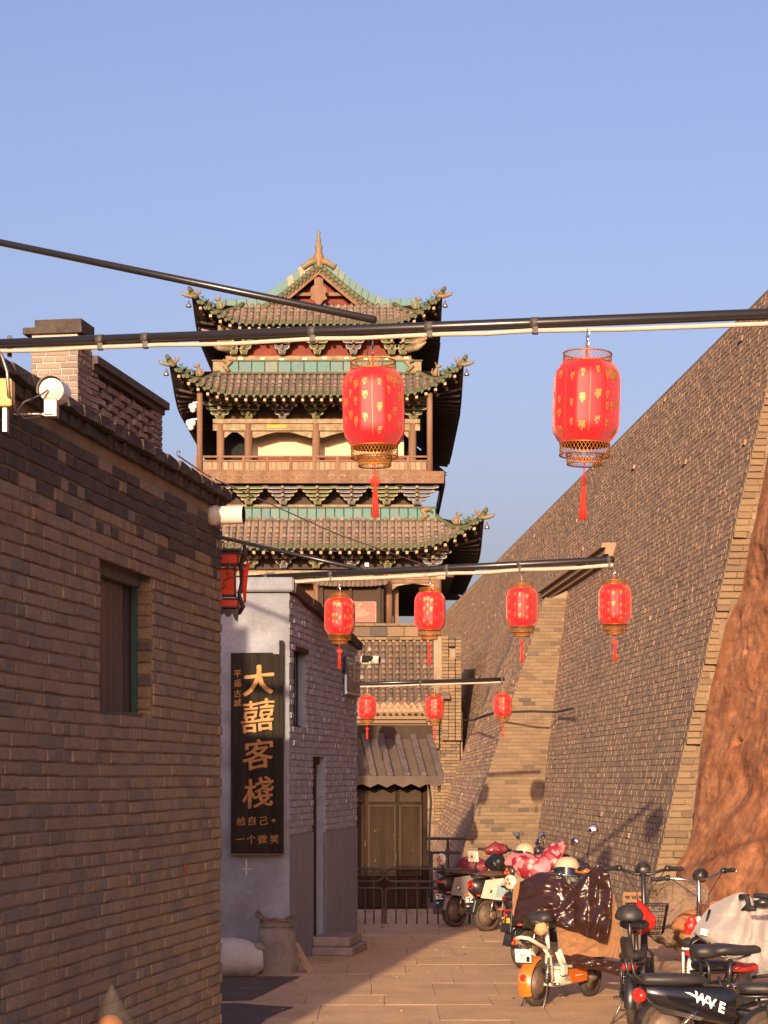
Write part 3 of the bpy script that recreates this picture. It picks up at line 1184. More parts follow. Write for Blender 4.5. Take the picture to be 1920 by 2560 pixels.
sl = (rb_ - ra).normalized()
up_ = V((0, -sl.z, sl.y))
part('roof_board', MB().prism([(-1.4, 0), (1.0, 0), (1.0, (rb_ - ra).length), (-1.4, (rb_ - ra).length)], ra, (1, 0, 0), sl, up_ * -.04), m_broof, rf)
part('ridge_board', MB().box((-.2, .63, 2.74), (2.42, .1, .2), bev=.01), m_woodd, rf)
for i in range(10):
    x = -1.25 + i * .245
    c = ra + sl * ((rb_ - ra).length * .5) + up_ * .04
    part('batten', MB().box((x, c.y, c.z), (.095, (rb_ - ra).length * .98, .075), Matrix((V((1, 0, 0)), sl, up_)).transposed(), bev=.012), m_batten, rf)
poly = [(-1.4, .08)]
for i in range(10):
    poly += [(-1.4 + i * .24, -.03), (-1.28 + i * .24, -.085)]
poly += [(1.0, -.03), (1.0, .08)]
part('valance', MB().prism(poly[::-1], (0, -.37, 2.0), (1, 0, 0), (0, 0, 1), (0, .025, 0)), m_broof, rf)
part('bracket_end', MB().prism([(0, 0), (.05, 0), (.05, -.1), (.025, -.14)], (.92, -.3, 1.98), (1, 0, 0), (0, 0, 1), (0, .06, 0)), m_woodd, rf)
mb = MB().tube([(.83, -.08, 1.98), (.86, -.1, 1.7), (.84, -.1, 1.4), (.82, -.09, .3)], .018, 6)
part('cable', mb, m_rubber, bo)

# ------------------------------------------------------------------ crowd barriers
m_rail = mat('barrier_green_grey', (.06, .075, .072), .5, .3, col2=(.1, .06, .04), scale=11, fac=.2, bump=.1)


def barrier(name, label, x0, x1, y, hh, group):
    b = thing(name, label, 'barrier', ((x0 + x1) / 2, y, GZ), 0, group)
    w = (x1 - x0) / 2
    r_ = .017

    def loop(za, zb, rc, nm):
        pts = []
        for cx, cz, a0 in ((w - rc, zb - rc, 0), (-w + rc, zb - rc, 90), (-w + rc, za + rc, 180), (w - rc, za + rc, 270)):
            for k in range(5):
                a = R(a0 + k * 22.5)
                pts.append((cx + rc * math.cos(a), 0, cz + rc * math.sin(a)))
        part(nm, MB().tube(pts, r_, 7, closed=True), m_rail, b)
    loop(hh - .17, hh, .08, 'top_loop')
    loop(-.3, hh - .26, .05, 'main_frame')
    for i in range(7):
        x = lerp(-w, w, (i + 1) / 8)
        part('bar', MB().tube([(x, 0, .0), (x, 0, hh - .26)], .011, 6), m_rail, b)
        if i % 2 == 0:
            part('spacer', MB().tube([(x, 0, hh - .26), (x, 0, hh - .17)], .012, 6), m_rail, b)
            part('short_bar', MB().tube([(x, 0, hh - .17), (x, 0, hh)], .009, 6), m_rail, b)
    return b


barrier('crowd_barrier', 'grey metal crowd barrier panel partly behind the grey house', -.95, -.02, 27.95, .74, 'barrier panels across the lane')
barrier('crowd_barrier', 'grey metal crowd barrier panel in front of the booth doors, beside scooters', .02, 1.15, 27.95, .74, 'barrier panels across the lane')
fz = thing('dark_railing', 'dark railing against the tan wall beyond the booth', 'railing', (1.5, 46.0, GB))
for z in (.35, .66):
    part('rail', MB().tube([(.95, 46, z), (2.55, 46, z)], .035, 6), m_rail, fz, world=True)
for i in range(5):
    part('post', MB().tube([(1.05 + i * .36, 46, GB), (1.05 + i * .36, 46, .66 if i % 2 else .35)], .035, 6), m_rail, fz, world=True)

# ------------------------------------------------------------------ lantern poles
m_pole = mat('pole_black', (.022, .02, .02), .28, .2, spec=.6, bump=.03, grain=.05)
m_tape = mat('grey_tape', (.06, .055, .05), .5, bump=.2)
m_conduit = mat('cream_conduit', (.5, .38, .29), .6, bump=.03, grain=.03)


def rigpole(label, a, b, r, cr, sag, clamps, stay=None, post=None, extra=None):
    """a black pole with a conduit taped under it"""
    a, b = V(a), V(b)
    t = thing('lantern_pole', label, 'pole', a, 0, 'poles carrying the red lanterns')
    part('pole', MB().tube([a, b], r, 14), m_pole, t, world=True)
    n_ = 24
    pts = []
    for i in range(n_ + 1):
        f = i / n_
        g = min(abs(f - c) for c in clamps + [0, 1])
        pts.append(a.lerp(b, f) + V((0, -.01, -r - cr - min(sag, g * sag * 14))))
    part('conduit', MB().tube(pts, cr, 8), m_conduit, t, world=True)
    d = (b - a).normalized()
    for c in clamps:
        p = a.lerp(b, c)
        part('tape', MB().tube([p - d * .022, p + d * .022], r * 1.12, 12), m_tape, t, world=True)
        part('tape_lug', MB().box(p + V((0, -.01, -r - cr)), (.036, r * 1.3, cr * 3.2), bev=.004), m_tape, t, world=True)
    if stay:
        part('stay', MB().tube([V(stay[0]), V(stay[1])], stay[2], 12), m_pole, t, world=True)
    if post:
        part('post', MB().tube([V(post[0]), V(post[1])], post[2], 12), m_pole, t, world=True)
    return t


# near pole: leans a little up to the right and towards the camera
A1, B1 = P(-320, 872, 13.75), P(2150, 776, 11.3)
J1 = A1.lerp(B1, .507)
stay_far = P(-320, 540, 14.2)
p1 = rigpole('nearest black lantern pole spanning the whole lane', A1, B1, .031, .0135, .012, [.135, .268, .318, .495, .612, .713], stay=(P(938, 800, 12.55), stay_far, .023), post=((A1.x - .02, A1.y + .05, 3.99), stay_far + V((0, 0, .1)), .04))
part('red_tape', MB().tube([P(520, 850, 12.93), P(540, 849.5, 12.91)], .0185, 10), mat('red_tape', (.5, .03, .02), .4), p1, world=True)
for dx in (-.02, .03):
    part('loose_wire', MB().tube([P(418, 845, 12.9), P(425 + dx * 300, 862, 12.9), P(432 + dx * 500, 850, 12.9)], .004, 5), m_tape, p1, world=True)
B1f = B1.lerp(A1, -.12)
A2, B2 = P(560, 1449, 23.7), P(1533, 1399, 21.25)
p2 = rigpole('middle black lantern pole above the grey house roof', A2, B2, .036, .02, .012, [.12, .298, .60, .78, .992], stay=(P(905, 1424, 22.85), P(520, 1336, 23.8), .022), post=((A2.x + .05, A2.y, 3.5), P(528, 1330, 23.8), .03))
A3, B3 = P(820, 1712, 38.9), P(1261, 1698, 39.4)
p3 = rigpole('farthest black lantern pole in front of the gatehouse roof', A3, B3, .036, .016, .006, [.17, .52, .985], stay=(P(915, 1708, 39.0), P(840, 1684, 39.1), .018), post=((A3.x, A3.y, GB), A3 + V((0, 0, .4)), .05))
part('camera_bracket', MB().box(P(917, 1412, 22.75), (.05, .04, .045), bev=.004), m_steel, p2, world=True)
# far wire from the brown house roof, past the tower
wr = thing('guy_wire', 'thin wire running from the brown house roof down to the middle pole', 'wire', lp(LLEN - .3, 4.0, -.4))
a_, b_, c_ = P(446, 1140, 15.0), P(520, 1190, 16.2), P(1078, 1418, 22.35)
mb = MB().tube([a_, b_, b_.lerp(c_, .5) - V((0, 0, .05)), c_], .006, 5)
mb.tube([b_ + V((.0, 0, .02)), b_ + V((.05, 0, -.03)), b_ + V((.1, 0, -.07)), b_ + V((.06, 0, -.08)), b_ + V((.0, 0, -.03))], .004, 5)
part('wire', mb, m_steel, wr, world=True)
mb = MB().tube([a_ + V((.012 * math.cos(i * .7), 0, .02 + .02 * math.sin(i * .7))) for i in range(9)], .004, 5)
part('eye', mb, m_steel, wr, world=True)

# ------------------------------------------------------------------ red lanterns
m_silk = mat('red_silk', (.4, .007, .013), .5, spec=.35, bump=.05, bscale=300, grain=.04, sheen=.3, objco=True)
m_brass = mat('brass_filigree', (.4, .155, .028), .45, .6, bump=.05, grain=.06)
m_tassel = mat('red_tassel', (.72, .035, .02), .7, bump=.1, grain=.08)
m_goldp = mat('gold_lettering', (.42, .19, .05), .45, .3, bump=0, grain=.04)
LR, LH = .195, .47          # radius and height of the cloth body


def lant_r(z, ang=None):
    """silhouette of the cloth body, z from 0 (bottom) to LH; eight flat-ish gores"""
    r = pw(z / LH, [(0, .70), (.03, .74), (.09, .87), (.15, .955), (.23, .995), (.5, 1.0), (.78, .995), (.86, .955), (.92, .87), (.97, .76), (1, .70)]) * LR
    if ang is not None:
        a = (ang / (math.pi / 4)) % 1.0 - .5
        r *= (1 - .045 * (1 - (2 * abs(a)) ** 2.0))
    return r


def cyl(a, r, z):
    return V((r * math.cos(a), r * math.sin(a), z))


def make_lantern(name, seed, label, detail):
    q = random.Random(seed)
    t = thing(name, label, 'lantern', (0, 0, 0), 0, 'red lanterns hung from the poles')
    n, mrow = (96, 26) if detail else (48, 18)
    mb = MB()
    zs = [LH * (i / mrow) for i in range(mrow + 1)]
    mb.add([cyl(6.28319 * j / n, lant_r(z, 6.28319 * j / n), z) for z in zs for j in range(n)],
           [(i * n + j, i * n + (j + 1) % n, (i + 1) * n + (j + 1) % n, (i + 1) * n + j) for i in range(mrow) for j in range(n)], 0, 0, True)
    part('cloth_body', mb, m_silk, t)
    for g in range(8):
        a = g * math.pi / 4
        part('seam', MB().tube([cyl(a, lant_r(z, a) + .0015, z) for z in zs], .0026 if detail else .003, 5), m_tassel, t)
    # lettering in gold: columns of the character for good luck, rules, seals and roundels
    mb = MB()

    def on(a0, z0, x, y):
        a = a0 + x / LR
        return cyl(a, lant_r(z0 + y, a) + .0025, z0 + y)

    for g in range(8):
        for cidx, off in enumerate((-.045, .0, .045)):
            a0 = (g + .5) * math.pi / 4 + off / LR
            if cidx == 1 and q.random() < .6:
                zz = [(.05, LH - .06)]
                for za, zb in zz:
                    k = 12
                    pts = []
                    for i in range(k + 1):
                        z = lerp(za, zb, i / k)
                        pts += [on(a0, z, -.0012, 0), on(a0, z, .0012, 0)]
                    mb.add(pts, [(2 * i, 2 * i + 1, 2 * i + 3, 2 * i + 2) for i in range(k)])
                continue
            z = LH - .06 - q.uniform(0, .05)
            while z > .05:
                s = q.choice((.03, .034, .04, .034, .03, .085 if cidx == 1 else .045))
                vs, fs = text_mb('福', s, .001)
                kx = q.uniform(.75, 1.0)
                sh = q.uniform(-.25, .25)
                if vs:
                    mb.add([on(a0, z, x * kx + y * sh, y) for x, y in vs], fs)
                z -= s * .62
                w = .0055
                pts = [on(a0, z, sx * w, sy * w * 1.3) for sx, sy in ((-1, -1), (1, -1), (1, 1), (-1, 1))]
                mb.add(pts, [(0, 1, 2, 3)])
                z -= s * .4 + q.uniform(.03, .14)
    if mb.f:
        part('gold_lettering', mb, m_goldp, t, kind='stuff')
    # filigree collars: top one, and two at the bottom

    def collar(nm, z0, z1, r0, r1):
        c_ = part(nm, MB(), m_brass, t)
        for zz, rr in ((z0, r0), (z1, r1)):
            part('rim', MB().tube([cyl(6.28319 * j / 40, rr, zz) for j in range(40)], .0042, 6, closed=True), m_brass, c_)
        mesh_ = MB()
        k = 40 if detail else 28
        for j in range(k):
            for dr in (1, -1):
                pts = [cyl(6.28319 * (j + dr * f * 1.6) / k, lerp(r0, r1, f), lerp(z0, z1, f)) for f in (0, .25, .5, .75, 1)]
                mesh_.tube(pts, .0016 if detail else .002, 4, cap=False)
        part('lattice', mesh_, m_brass, c_, kind='stuff')
    collar('top_collar', LH - .004, LH + .05, .137, .137)
    collar('lower_collar', -.062, .002, .142, .142)
    collar('foot_collar', -.112, -.058, .098, .104)
    part('hub', MB().lathe([(.012, LH - .02), (.03, LH), (.012, LH + .03)], (0, 0, 0), 10), m_brass, t)
    for k in range(4):
        a = k * math.pi / 2 + .4
        part('spoke', MB().tube([(0, 0, LH + .005), cyl(a, .137, LH + .002)], .003, 5), m_brass, t)
    part('hanging_cord', MB().tube([(0, 0, LH), (0, 0, LH + .1)], .006, 6), m_tassel, t)
    ch = part('chain', MB(), m_steel, t)
    for k in range(3):
        z = LH + .105 + k * .03
        pl = [(.008 * math.cos(i * 6.283 / 8), 0, z + .02 * math.sin(i * 6.283 / 8)) if k % 2 else (0, .008 * math.cos(i * 6.283 / 8), z + .02 * math.sin(i * 6.283 / 8)) for i in range(8)]
        part('chain_link', MB().tube(pl, .0022, 5, closed=True), m_chrome, ch)
    part('feed_wire', MB().tube([(-.03, 0, LH), (-.035, 0, LH + .08), (-.022, 0, LH + .19)], .003, 5), m_tape, t)
    # tassel
    ts = part('tassel', MB().tube([(0, 0, -.07), (0, 0, -.19)], .004, 6), m_tassel, t)
    kn = MB()
    kn.prism([(-.028, 0), (0, -.03), (.028, 0), (0, .03)], (0, -.007, -.205), (1, 0, 0), (0, 0, 1), (0, .014, 0))
    for sx, sz in ((-1, 0), (1, 0), (-.5, .5), (.5, .5), (-.5, -.5), (.5, -.5)):
        kn.tube([(sx * .032 + .0085 * math.cos(i * 1.05), 0, -.205 + sz * .036 + .0085 * math.sin(i * 1.05)) for i in range(6)], .003, 4, closed=True)
    part('knot', kn, m_tassel, ts)
    tf = MB()
    tf.lathe([(.006, -.235), (.011, -.245), (.012, -.29), (.016, -.36), (.020, -.42)], (0, 0, 0), 10)
    for k in range(18):
        a = k * .35
        tf.tube([cyl(a, .011, -.25), cyl(a, .015, -.33), cyl(a + .1, .021, -.42 - q.uniform(0, .012))], .0022, 4)
    part('fringe', tf, m_tassel, ts)
    return t


def hang(t, x, ytop, Y, tilt=0., rz=0.):
    """ytop: pixel row of the top of the cloth body"""
    p = P(x, ytop, Y)
    t.location = (p.x, p.y, p.z - LH)
    t.rotation_euler = (R(tilt), R(tilt * .7), rz)
    return t


lab1 = ['large red lantern hanging nearest the tower, left one on the nearest pole', 'large red lantern against the sky, right one on the nearest pole']
lab2 = ['red lantern hung in front of the grey house roof, leftmost on the middle pole', 'red lantern second from left on the middle pole, beside the notice board',
        'red lantern third from left on the middle pole, before the city wall', 'red lantern at the right end of the middle pole']
lab3 = ['small red lantern partly behind the grey house, on the farthest pole', 'small red lantern before the gatehouse cornice, middle of the farthest pole', 'small red lantern at the right end of the farthest pole']
la = make_lantern('red_lantern', 3, lab1[0], True)
hang(la, 936, 925, 12.62, -1.0, .35)
lb = make_lantern('red_lantern', 8, lab1[1], True)
hang(lb, 1462, 906, 11.85, 1.5, 1.2)
lc = make_lantern('red_lantern', 21, lab2[0], False)
hang(lc, 849, 1495, 22.95, .5, .2)
lc.scale = (.87, .87, .87)
lc.location.z += LH * .13
ld = make_lantern('red_lantern', 34, lab2[1], False)
hang(ld, 1074, 1481, 22.4, .8, 1.0)
ld.scale = (.87, .87, .87)
ld.location.z += LH * .13
for src, lb_, x, yt, Y, tl, rz in ((lc, lab2[2], 1305, 1470, 21.85, -.6, 2.0), (ld, lab2[3], 1537, 1462, 21.25, 1.0, 2.8),
                                   (ld, lab3[0], 918, 1741, 39.05, 0, .5), (lc, lab3[1], 1087, 1741, 39.2, .4, 3.4), (ld, lab3[2], 1257, 1736, 39.35, -.3, 4.1)):
    c = copy_tree(src)
    c['label'] = lb_
    hang(c, x, yt, Y, tl, rz)
    sc_l = .9 if Y > 30 else .87
    c.scale = (sc_l, sc_l, sc_l)
    c.location.z += LH * (1 - sc_l)

# ------------------------------------------------------------------ palace lantern on the corner of the brown house
pl = thing('palace_lantern', 'square red lantern with dark carved frame behind the brown house corner', 'lantern', P(572, 1545, 15.3))
m_frame = mat('carved_frame', (.03, .012, .009), .35, spec=.5, bump=.2, bscale=150)
m_glow = mat('red_lantern_cloth', (.85, .09, .015), .5, col2=(.75, .05, .01), scale=18, bump=.05)
PLC = P(560, 1545, 15.3)
w_ = .115


def plb(nm, cx, cy, cz, sx, sy, sz, m_, par=None, bev=.003):
    return part(nm, MB().box(PLC + V((cx, cy, cz)), (sx, sy, sz), bev=bev), m_, par or pl, world=True)


for (z0, z1, wd) in ((.07, .13, .22), (.16, .355, .17), (.385, .465, .22)):
    panel = plb('cloth_panel', 0, 0, (z0 + z1) / 2, wd, wd, z1 - z0, m_glow)
    for sx in (-1, 1):
        plb('upright', sx * wd / 2, -wd / 2, (z0 + z1) / 2, .012, .012, z1 - z0 + .03, m_frame, panel)
    for zz in (z0, z1):
        plb('frame_rail', 0, -wd / 2, zz, wd + .03, .014, .014, m_frame, panel)
        plb('frame_rail', wd / 2, 0, zz, .014, wd + .03, .014, m_frame, panel)
plb('top_plate', 0, 0, .49, .26, .26, .018, m_frame)
plb('bottom_plate', 0, 0, .05, .25, .25, .016, m_frame)
for sx in (-1, 1):
    mb = MB().tube([PLC + V((sx * .12, -.12, .02)), PLC + V((sx * .15, -.15, .07)), PLC + V((sx * .12, -.12, .16)), PLC + V((sx * .15, -.15, .25)), PLC + V((sx * .13, -.13, .38)), PLC + V((sx * .17, -.17, .44)), PLC + V((sx * .16, -.16, .52))], [.012, .02, .014, .024, .014, .022, .012], 7)
    part('carved_corner', mb, m_frame, pl, world=True)
poly = [(-.12, 0)]
for i in range(12):
    poly.append((-.11 + i * .02, -.035 - .018 * math.sin(i * 1.9) - (.03 if i > 9 else 0)))
poly.append((.12, 0))
part('carved_apron', MB().prism(poly, PLC + V((0, -.125, .045)), (1, 0, 0), (0, 0, 1), (0, .01, 0)), m_frame, pl, world=True)
ts = part('red_tassel', MB().tube([PLC + V((.19, -.16, .42)), PLC + V((.19, -.16, .385)), PLC + V((.17, -.16, .33)), PLC + V((.16, -.16, .21)), PLC + V((.165, -.16, .1))], [.003, .014, .02, .018, .008], 7), m_tassel, pl, world=True)
part('knob', MB().ell(PLC + V((.19, -.16, .395)), (.012, .012, .012)), m_chrome, ts, world=True)
part('gold_motif', MB().tube([PLC + V((-.02, -.09, .2)), PLC + V((.02, -.09, .22)), PLC + V((.0, -.09, .26)), PLC + V((.04, -.09, .29)), PLC + V((.03, -.09, .33))], .005, 5), m_brass, pl, world=True)
part('lead_wire', MB().tube([PLC + V((.02, -.14, .46)), PLC + V((.045, -.14, .41)), PLC + V((.06, -.14, .33)), PLC + V((.07, -.13, .29)), PLC + V((.02, -.12, .27))], .003, 5), m_steel, pl, world=True)
part('hook_arm', MB().tube([PLC + V((-.3, .05, .55)), PLC + V((0, 0, .56)), PLC + V((0, 0, .49))], .008, 6), m_frame, pl, world=True)

# ------------------------------------------------------------------ inn sign on the grey front
SY = 21.66
sg = thing('inn_signboard', 'tall black wooden signboard with gold characters on the grey house front', 'sign', P(643, 2140, SY))
m_sign = mat('sign_black', (.012, .011, .01), .85, col2=(.03, .024, .018), scale=5, stretch=(3, 1, .25), fac=.3, bump=.15, bscale=40, spec=.04)
m_goldch = mat('sign_gold', (.34, .17, .05), .5, .25, col2=(.2, .09, .03), scale=14, bump=.1)
q0, q1 = P(577, 2138, SY), P(709, 1632, SY)
SW = q1.x - q0.x
sx0 = q0.x
for i, (f0, f1, t_) in enumerate(((0, .36, 0), (.36, .8, .002), (.8, .915, -.012), (.915, 1.0, .13))):
    part('plank', MB().box((sx0 + SW * (f0 + f1) / 2, SY + .028, (q0.z + q1.z + t_) / 2), (SW * (f1 - f0) - .0012, .05, q1.z - q0.z + t_), bev=.004), m_sign, sg, world=True)


def sxy(px, py):
    """position on the board of a pixel"""
    return P(px, py, SY - .0035)


def sign_text(s, px, py, size, bold, nm, sh=0.):
    """brush-like character: the outline laid several times, slightly shifted, each a hair in front of the last"""
    mb = MB()
    vs, fs = text_mb(s, size)
    o = sxy(px, py)
    def wv(x, y):
        return (x + sh * y + .016 * size * math.sin(9 * y / size), y + .12 * x + .016 * size * math.sin(8 * x / size))
    vs2 = [wv(x, y) for x, y in vs]
    for k in range(7 if bold else 1):
        dx, dz = (0, 0) if k == 0 else (bold * math.cos(k * 1.047), bold * math.sin(k * 1.047) * .6)
        mb.add([o + V((x + dx, -.0004 * k, y + dz)) for x, y in vs2], fs)
    return part(nm, mb, m_goldch, sg, world=True)


for ch_, py in (('大', 1700), ('囍', 1789), ('客', 1885), ('棧', 1981)):
    sign_text(ch_, 646 if ch_ != '囍' else 645, py, .33 if ch_ != '囍' else .36, .011 if ch_ == '大' else (.0035 if ch_ == '囍' else .006), 'character', .06)
for ch_, py in (('平', 1684), ('遥', 1708), ('古', 1734), ('城', 1757)):
    sign_text(ch_, 594, py, .085, .0012, 'character')
for ch_, px, py in (('给', 603, 2053), ('自', 630, 2052), ('己', 660, 2052), ('一', 601, 2098), ('个', 628, 2098), ('微', 656, 2098), ('笑', 686, 2098)):
    sign_text(ch_, px, py, .098, .0018, 'character')
part('dot', MB().lathe([(.022, 0), (.022, .003)], sxy(684, 2052), 16, rot_to((0, -1, 0))), m_goldch, sg, world=True)
part('bottom_edge', MB().box(((q0.x + q1.x) / 2, SY + .0, q0.z + .008), (SW, .014, .014), bev=.003), mat('worn_wood_edge', (.16, .095, .05), .7), sg, world=True)
# chalk cross on the plaster below
part('chalk_mark', MB().box(P(616, 2168, 21.752), (.012, .004, .16)).box(P(618, 2172, 21.752), (.1, .004, .008)), mat('chalk', (.5, .49, .46), .9), gh, world=True)

# ------------------------------------------------------------------ blue street sign on the side of the grey house
ss = thing('street_sign', 'dark blue enamel street sign with pale characters, high on the grey brick side', 'sign', gp(GLEN - .9, 3.1, .04))
m_blue = mat('blue_enamel', (.03, .035, .11), .3, spec=.5, bump=.02)
ua, ub, va, vb = GLEN - 1.02, GLEN - .06, 3.0, 3.46
part('plate', MB().hexa([gp(u, v, d) for v, d0 in ((va, 0), (vb, .0)) for u, d in ((ua, .035), (ub, .035), (ub, .06), (ua, .06))]), m_blue, ss, world=True)
for v_ in (va + .025, vb - .025):
    part('rim', MB().hexa([gp(u, v, d) for v in (v_ - .006, v_ + .006) for u, d in ((ua, .06), (ub, .06), (ub, .064), (ua, .064))]), m_chrome, ss, world=True)
m_enamel = mat('pale_enamel', (.5, .52, .45), .4, bump=0)
for i, ch_ in enumerate('马道街'):
    mb = MB()
    put_text(mb, ch_, .24, gp(lerp(ua, ub, (.22, .52, .81)[i]), 3.28, .0645), GD, (0, 0, 1), .004)
    part('character', mb, m_enamel, ss, world=True)
mb = MB()
put_text(mb, '段', .09, gp(lerp(ua, ub, .8), 3.09, .0645), GD, (0, 0, 1), .001)
part('character', mb, m_enamel, ss, world=True)
mb = MB().tube([gp(GLEN - .75, 3.0, .03), gp(GLEN - .8, 2.7, .03), gp(GLEN - 1.0, 2.45, .03), gp(GLEN - 1.25, 2.33, .03)], .004, 5)
part('hanging_wire', mb, m_steel, ss, world=True)

# ------------------------------------------------------------------ camera and junction box on the brown house
sp = thing('security_camera', 'white cylindrical security camera on a bracket at the top of the brown wall', 'camera', P(120, 985, 10.2))
c0, c1 = P(128, 975, 10.2), P(158, 993, 10.62)
d = (c1 - c0).normalized()
mb = MB().lathe([(.058, 0), (.06, .005), (.06, .2), (.05, .22)], c0, 20, rot_to(d))
part('housing', mb, m_white, sp, world=True)
mb = MB().lathe([(.002, -.004), (.046, -.004), (.047, .0)], c0, 20, rot_to(d))
part('front_plate', mb, mat('cream_plate', (.7, .62, .52), .5), sp, world=True)
hood = MB()
rm_ = rot_to(d)
hood.grid(lambda a, b: c0 + rm_ @ V((.068 * math.cos(R(-15) + a * R(210)), .068 * math.sin(R(-15) + a * R(210)), -.03 + b * .26)), 14, 3)
part('hood', hood, m_white, sp, world=True)
part('bracket', MB().box(P(128, 1022, 10.2), (.07, .06, .09), bev=.006), m_steel, sp, world=True)
part('arm', MB().box(P(60, 1038, 10.2), (.30, .06, .014), bev=.003), m_steel, sp, world=True)
part('cable', MB().tube([P(120, 975, 10.18), P(100, 988, 10.15), P(60, 1005, 10.05), P(40, 1030, 10.05), P(60, 1046, 10.05), P(100, 1042, 10.1)], .005, 6), m_steel, sp, world=True)
jb = thing('junction_box', 'yellow metal box at the left edge beside the security camera', 'box', P(5, 1010, 9.75))
part('casing', MB().box(P(4, 985, 9.75), (.11, .1, .13), bev=.006), mat('yellow_box', (.62, .42, .13), .5, dirt=(.3, .2, .08), damt=.4, dscale=12), jb, world=True)
part('plate', MB().box(P(14, 1045, 9.75), (.025, .05, .14), bev=.003), m_steel, jb, world=True)
part('hose', MB().tube([P(-20, 860, 9.75), P(5, 890, 9.72), P(18, 930, 9.7), P(22, 990, 9.7), P(40, 1030, 9.75)], .009, 7), m_steel, jb, world=True)
hb = thing('hanging_strap', 'grey taped strap hanging from the nearest pole at the far left', 'strap', P(24, 890, 13.4))
part('strap', MB().box(P(24, 866, 13.4), (.03, .012, .14), bev=.003), m_tape, hb, world=True)

cw = thing('wall_cable', 'bundle of dark cables slung along the city wall beyond the farthest pole', 'cable', P(1240, 1780, 47.0))
part('cable', MB().tube([P(1155, 1800, 67), P(1183, 1800, 60), P(1210, 1790, 48.2), P(1240, 1781, 47.2), P(1330, 1778, 46.4), P(1390, 1780, 46.4), P(1432, 1771, 43.0)], .03, 6), m_rubber, cw, world=True)
# ------------------------------------------------------------------ gate tower
TY = 99.0
TX = (793 - 960) * TY / F
KT = F / TY
tw = thing('gate_tower', 'three-storey wooden gate tower with green-edged tiled roofs and teal ridges', 'tower', (TX, TY, 8.6))
TD = 24.0                      # depth of the tower


def tz(py, dy=0.):
    return EYE + (HZ - py) * (TY + dy) / F


m_twood = mat('tower_wood', (.21, .115, .065), .85, col2=(.13, .075, .045), scale=3, stretch=(1, 1, .15), bump=.3, bscale=18, dirt=(.3, .22, .15), damt=.3, dscale=2)
m_tbeam = mat('tower_beam_painted', (.3, .2, .12), .85, col2=(.16, .13, .07), scale=3.5, fac=.5, bump=.2, bscale=18, dirt=(.42, .36, .25), damt=.6, dscale=3)
m_tred = mat('tower_red_wall', (.2, .045, .03), .85, col2=(.14, .036, .025), scale=2)
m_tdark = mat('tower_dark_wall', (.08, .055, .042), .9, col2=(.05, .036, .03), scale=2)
m_tcream = mat('tower_cream_wall', (.62, .5, .34), .9, col2=(.52, .4, .26), scale=1.2, fac=.4)
m_ttile = mat('tower_tile', (.2, .15, .11), .85, bump=.3, bscale=20, grain=.18, dirt=(.1, .08, .065), dscale=1.5, damt=.5, ramp=[(0, (.22, .16, .115)), (.5, (.17, .125, .095)), (.8, (.11, .088, .073)), (.93, (.25, .2, .15)), (1, (.13, .15, .085))])
m_tgreen = mat('glazed_green', (0.0723, 0.128, 0.0425), .6, spec=.2, bump=.1, bscale=30, col2=(0.085, 0.085, 0.0425), scale=5, dirt=(0.111, 0.085, 0.0595), dscale=4, damt=.6, ramp=[(0, (0.0382, 0.085, 0.0298)), (.5, (0.0765, 0.0978, 0.0425)), (.8, (0.0298, 0.0638, 0.034)), (1, (0.128, 0.111, 0.0638))])
m_tteal = mat('glazed_teal', (0.0432, 0.222, 0.216), .55, spec=.25, bump=.08, bscale=20, col2=(0.0864, 0.163, 0.144), scale=4, fac=.25, dirt=(0.144, 0.126, 0.096), dscale=2.5, damt=.55, ramp=[(0, (0.0252, 0.141, 0.132)), (.45, (0.0432, 0.178, 0.16)), (.7, (0.0216, 0.104, 0.152)), (.88, (0.122, 0.185, 0.144)), (1, (0.23, 0.163, 0.096))])
m_torange = mat('glazed_amber', (.3, .085, .03), .55, spec=.25, col2=(.1, .2, .12), scale=5, fac=.6)
m_dgreen = mat('bracket_green', (.1, .13, .05), .8, col2=(.055, .075, .035), scale=5, bump=.2, bscale=20)
m_dblue = mat('bracket_blue', (.11, .12, .17), .8, col2=(.06, .065, .09), scale=5, bump=.2, bscale=20)
m_dpale = mat('bracket_edge', (.38, .34, .22), .8, col2=(.22, .18, .11), scale=6)
m_raft = mat('rafter_end', (.45, .4, .28), .8, col2=(.25, .15, .08), scale=8)


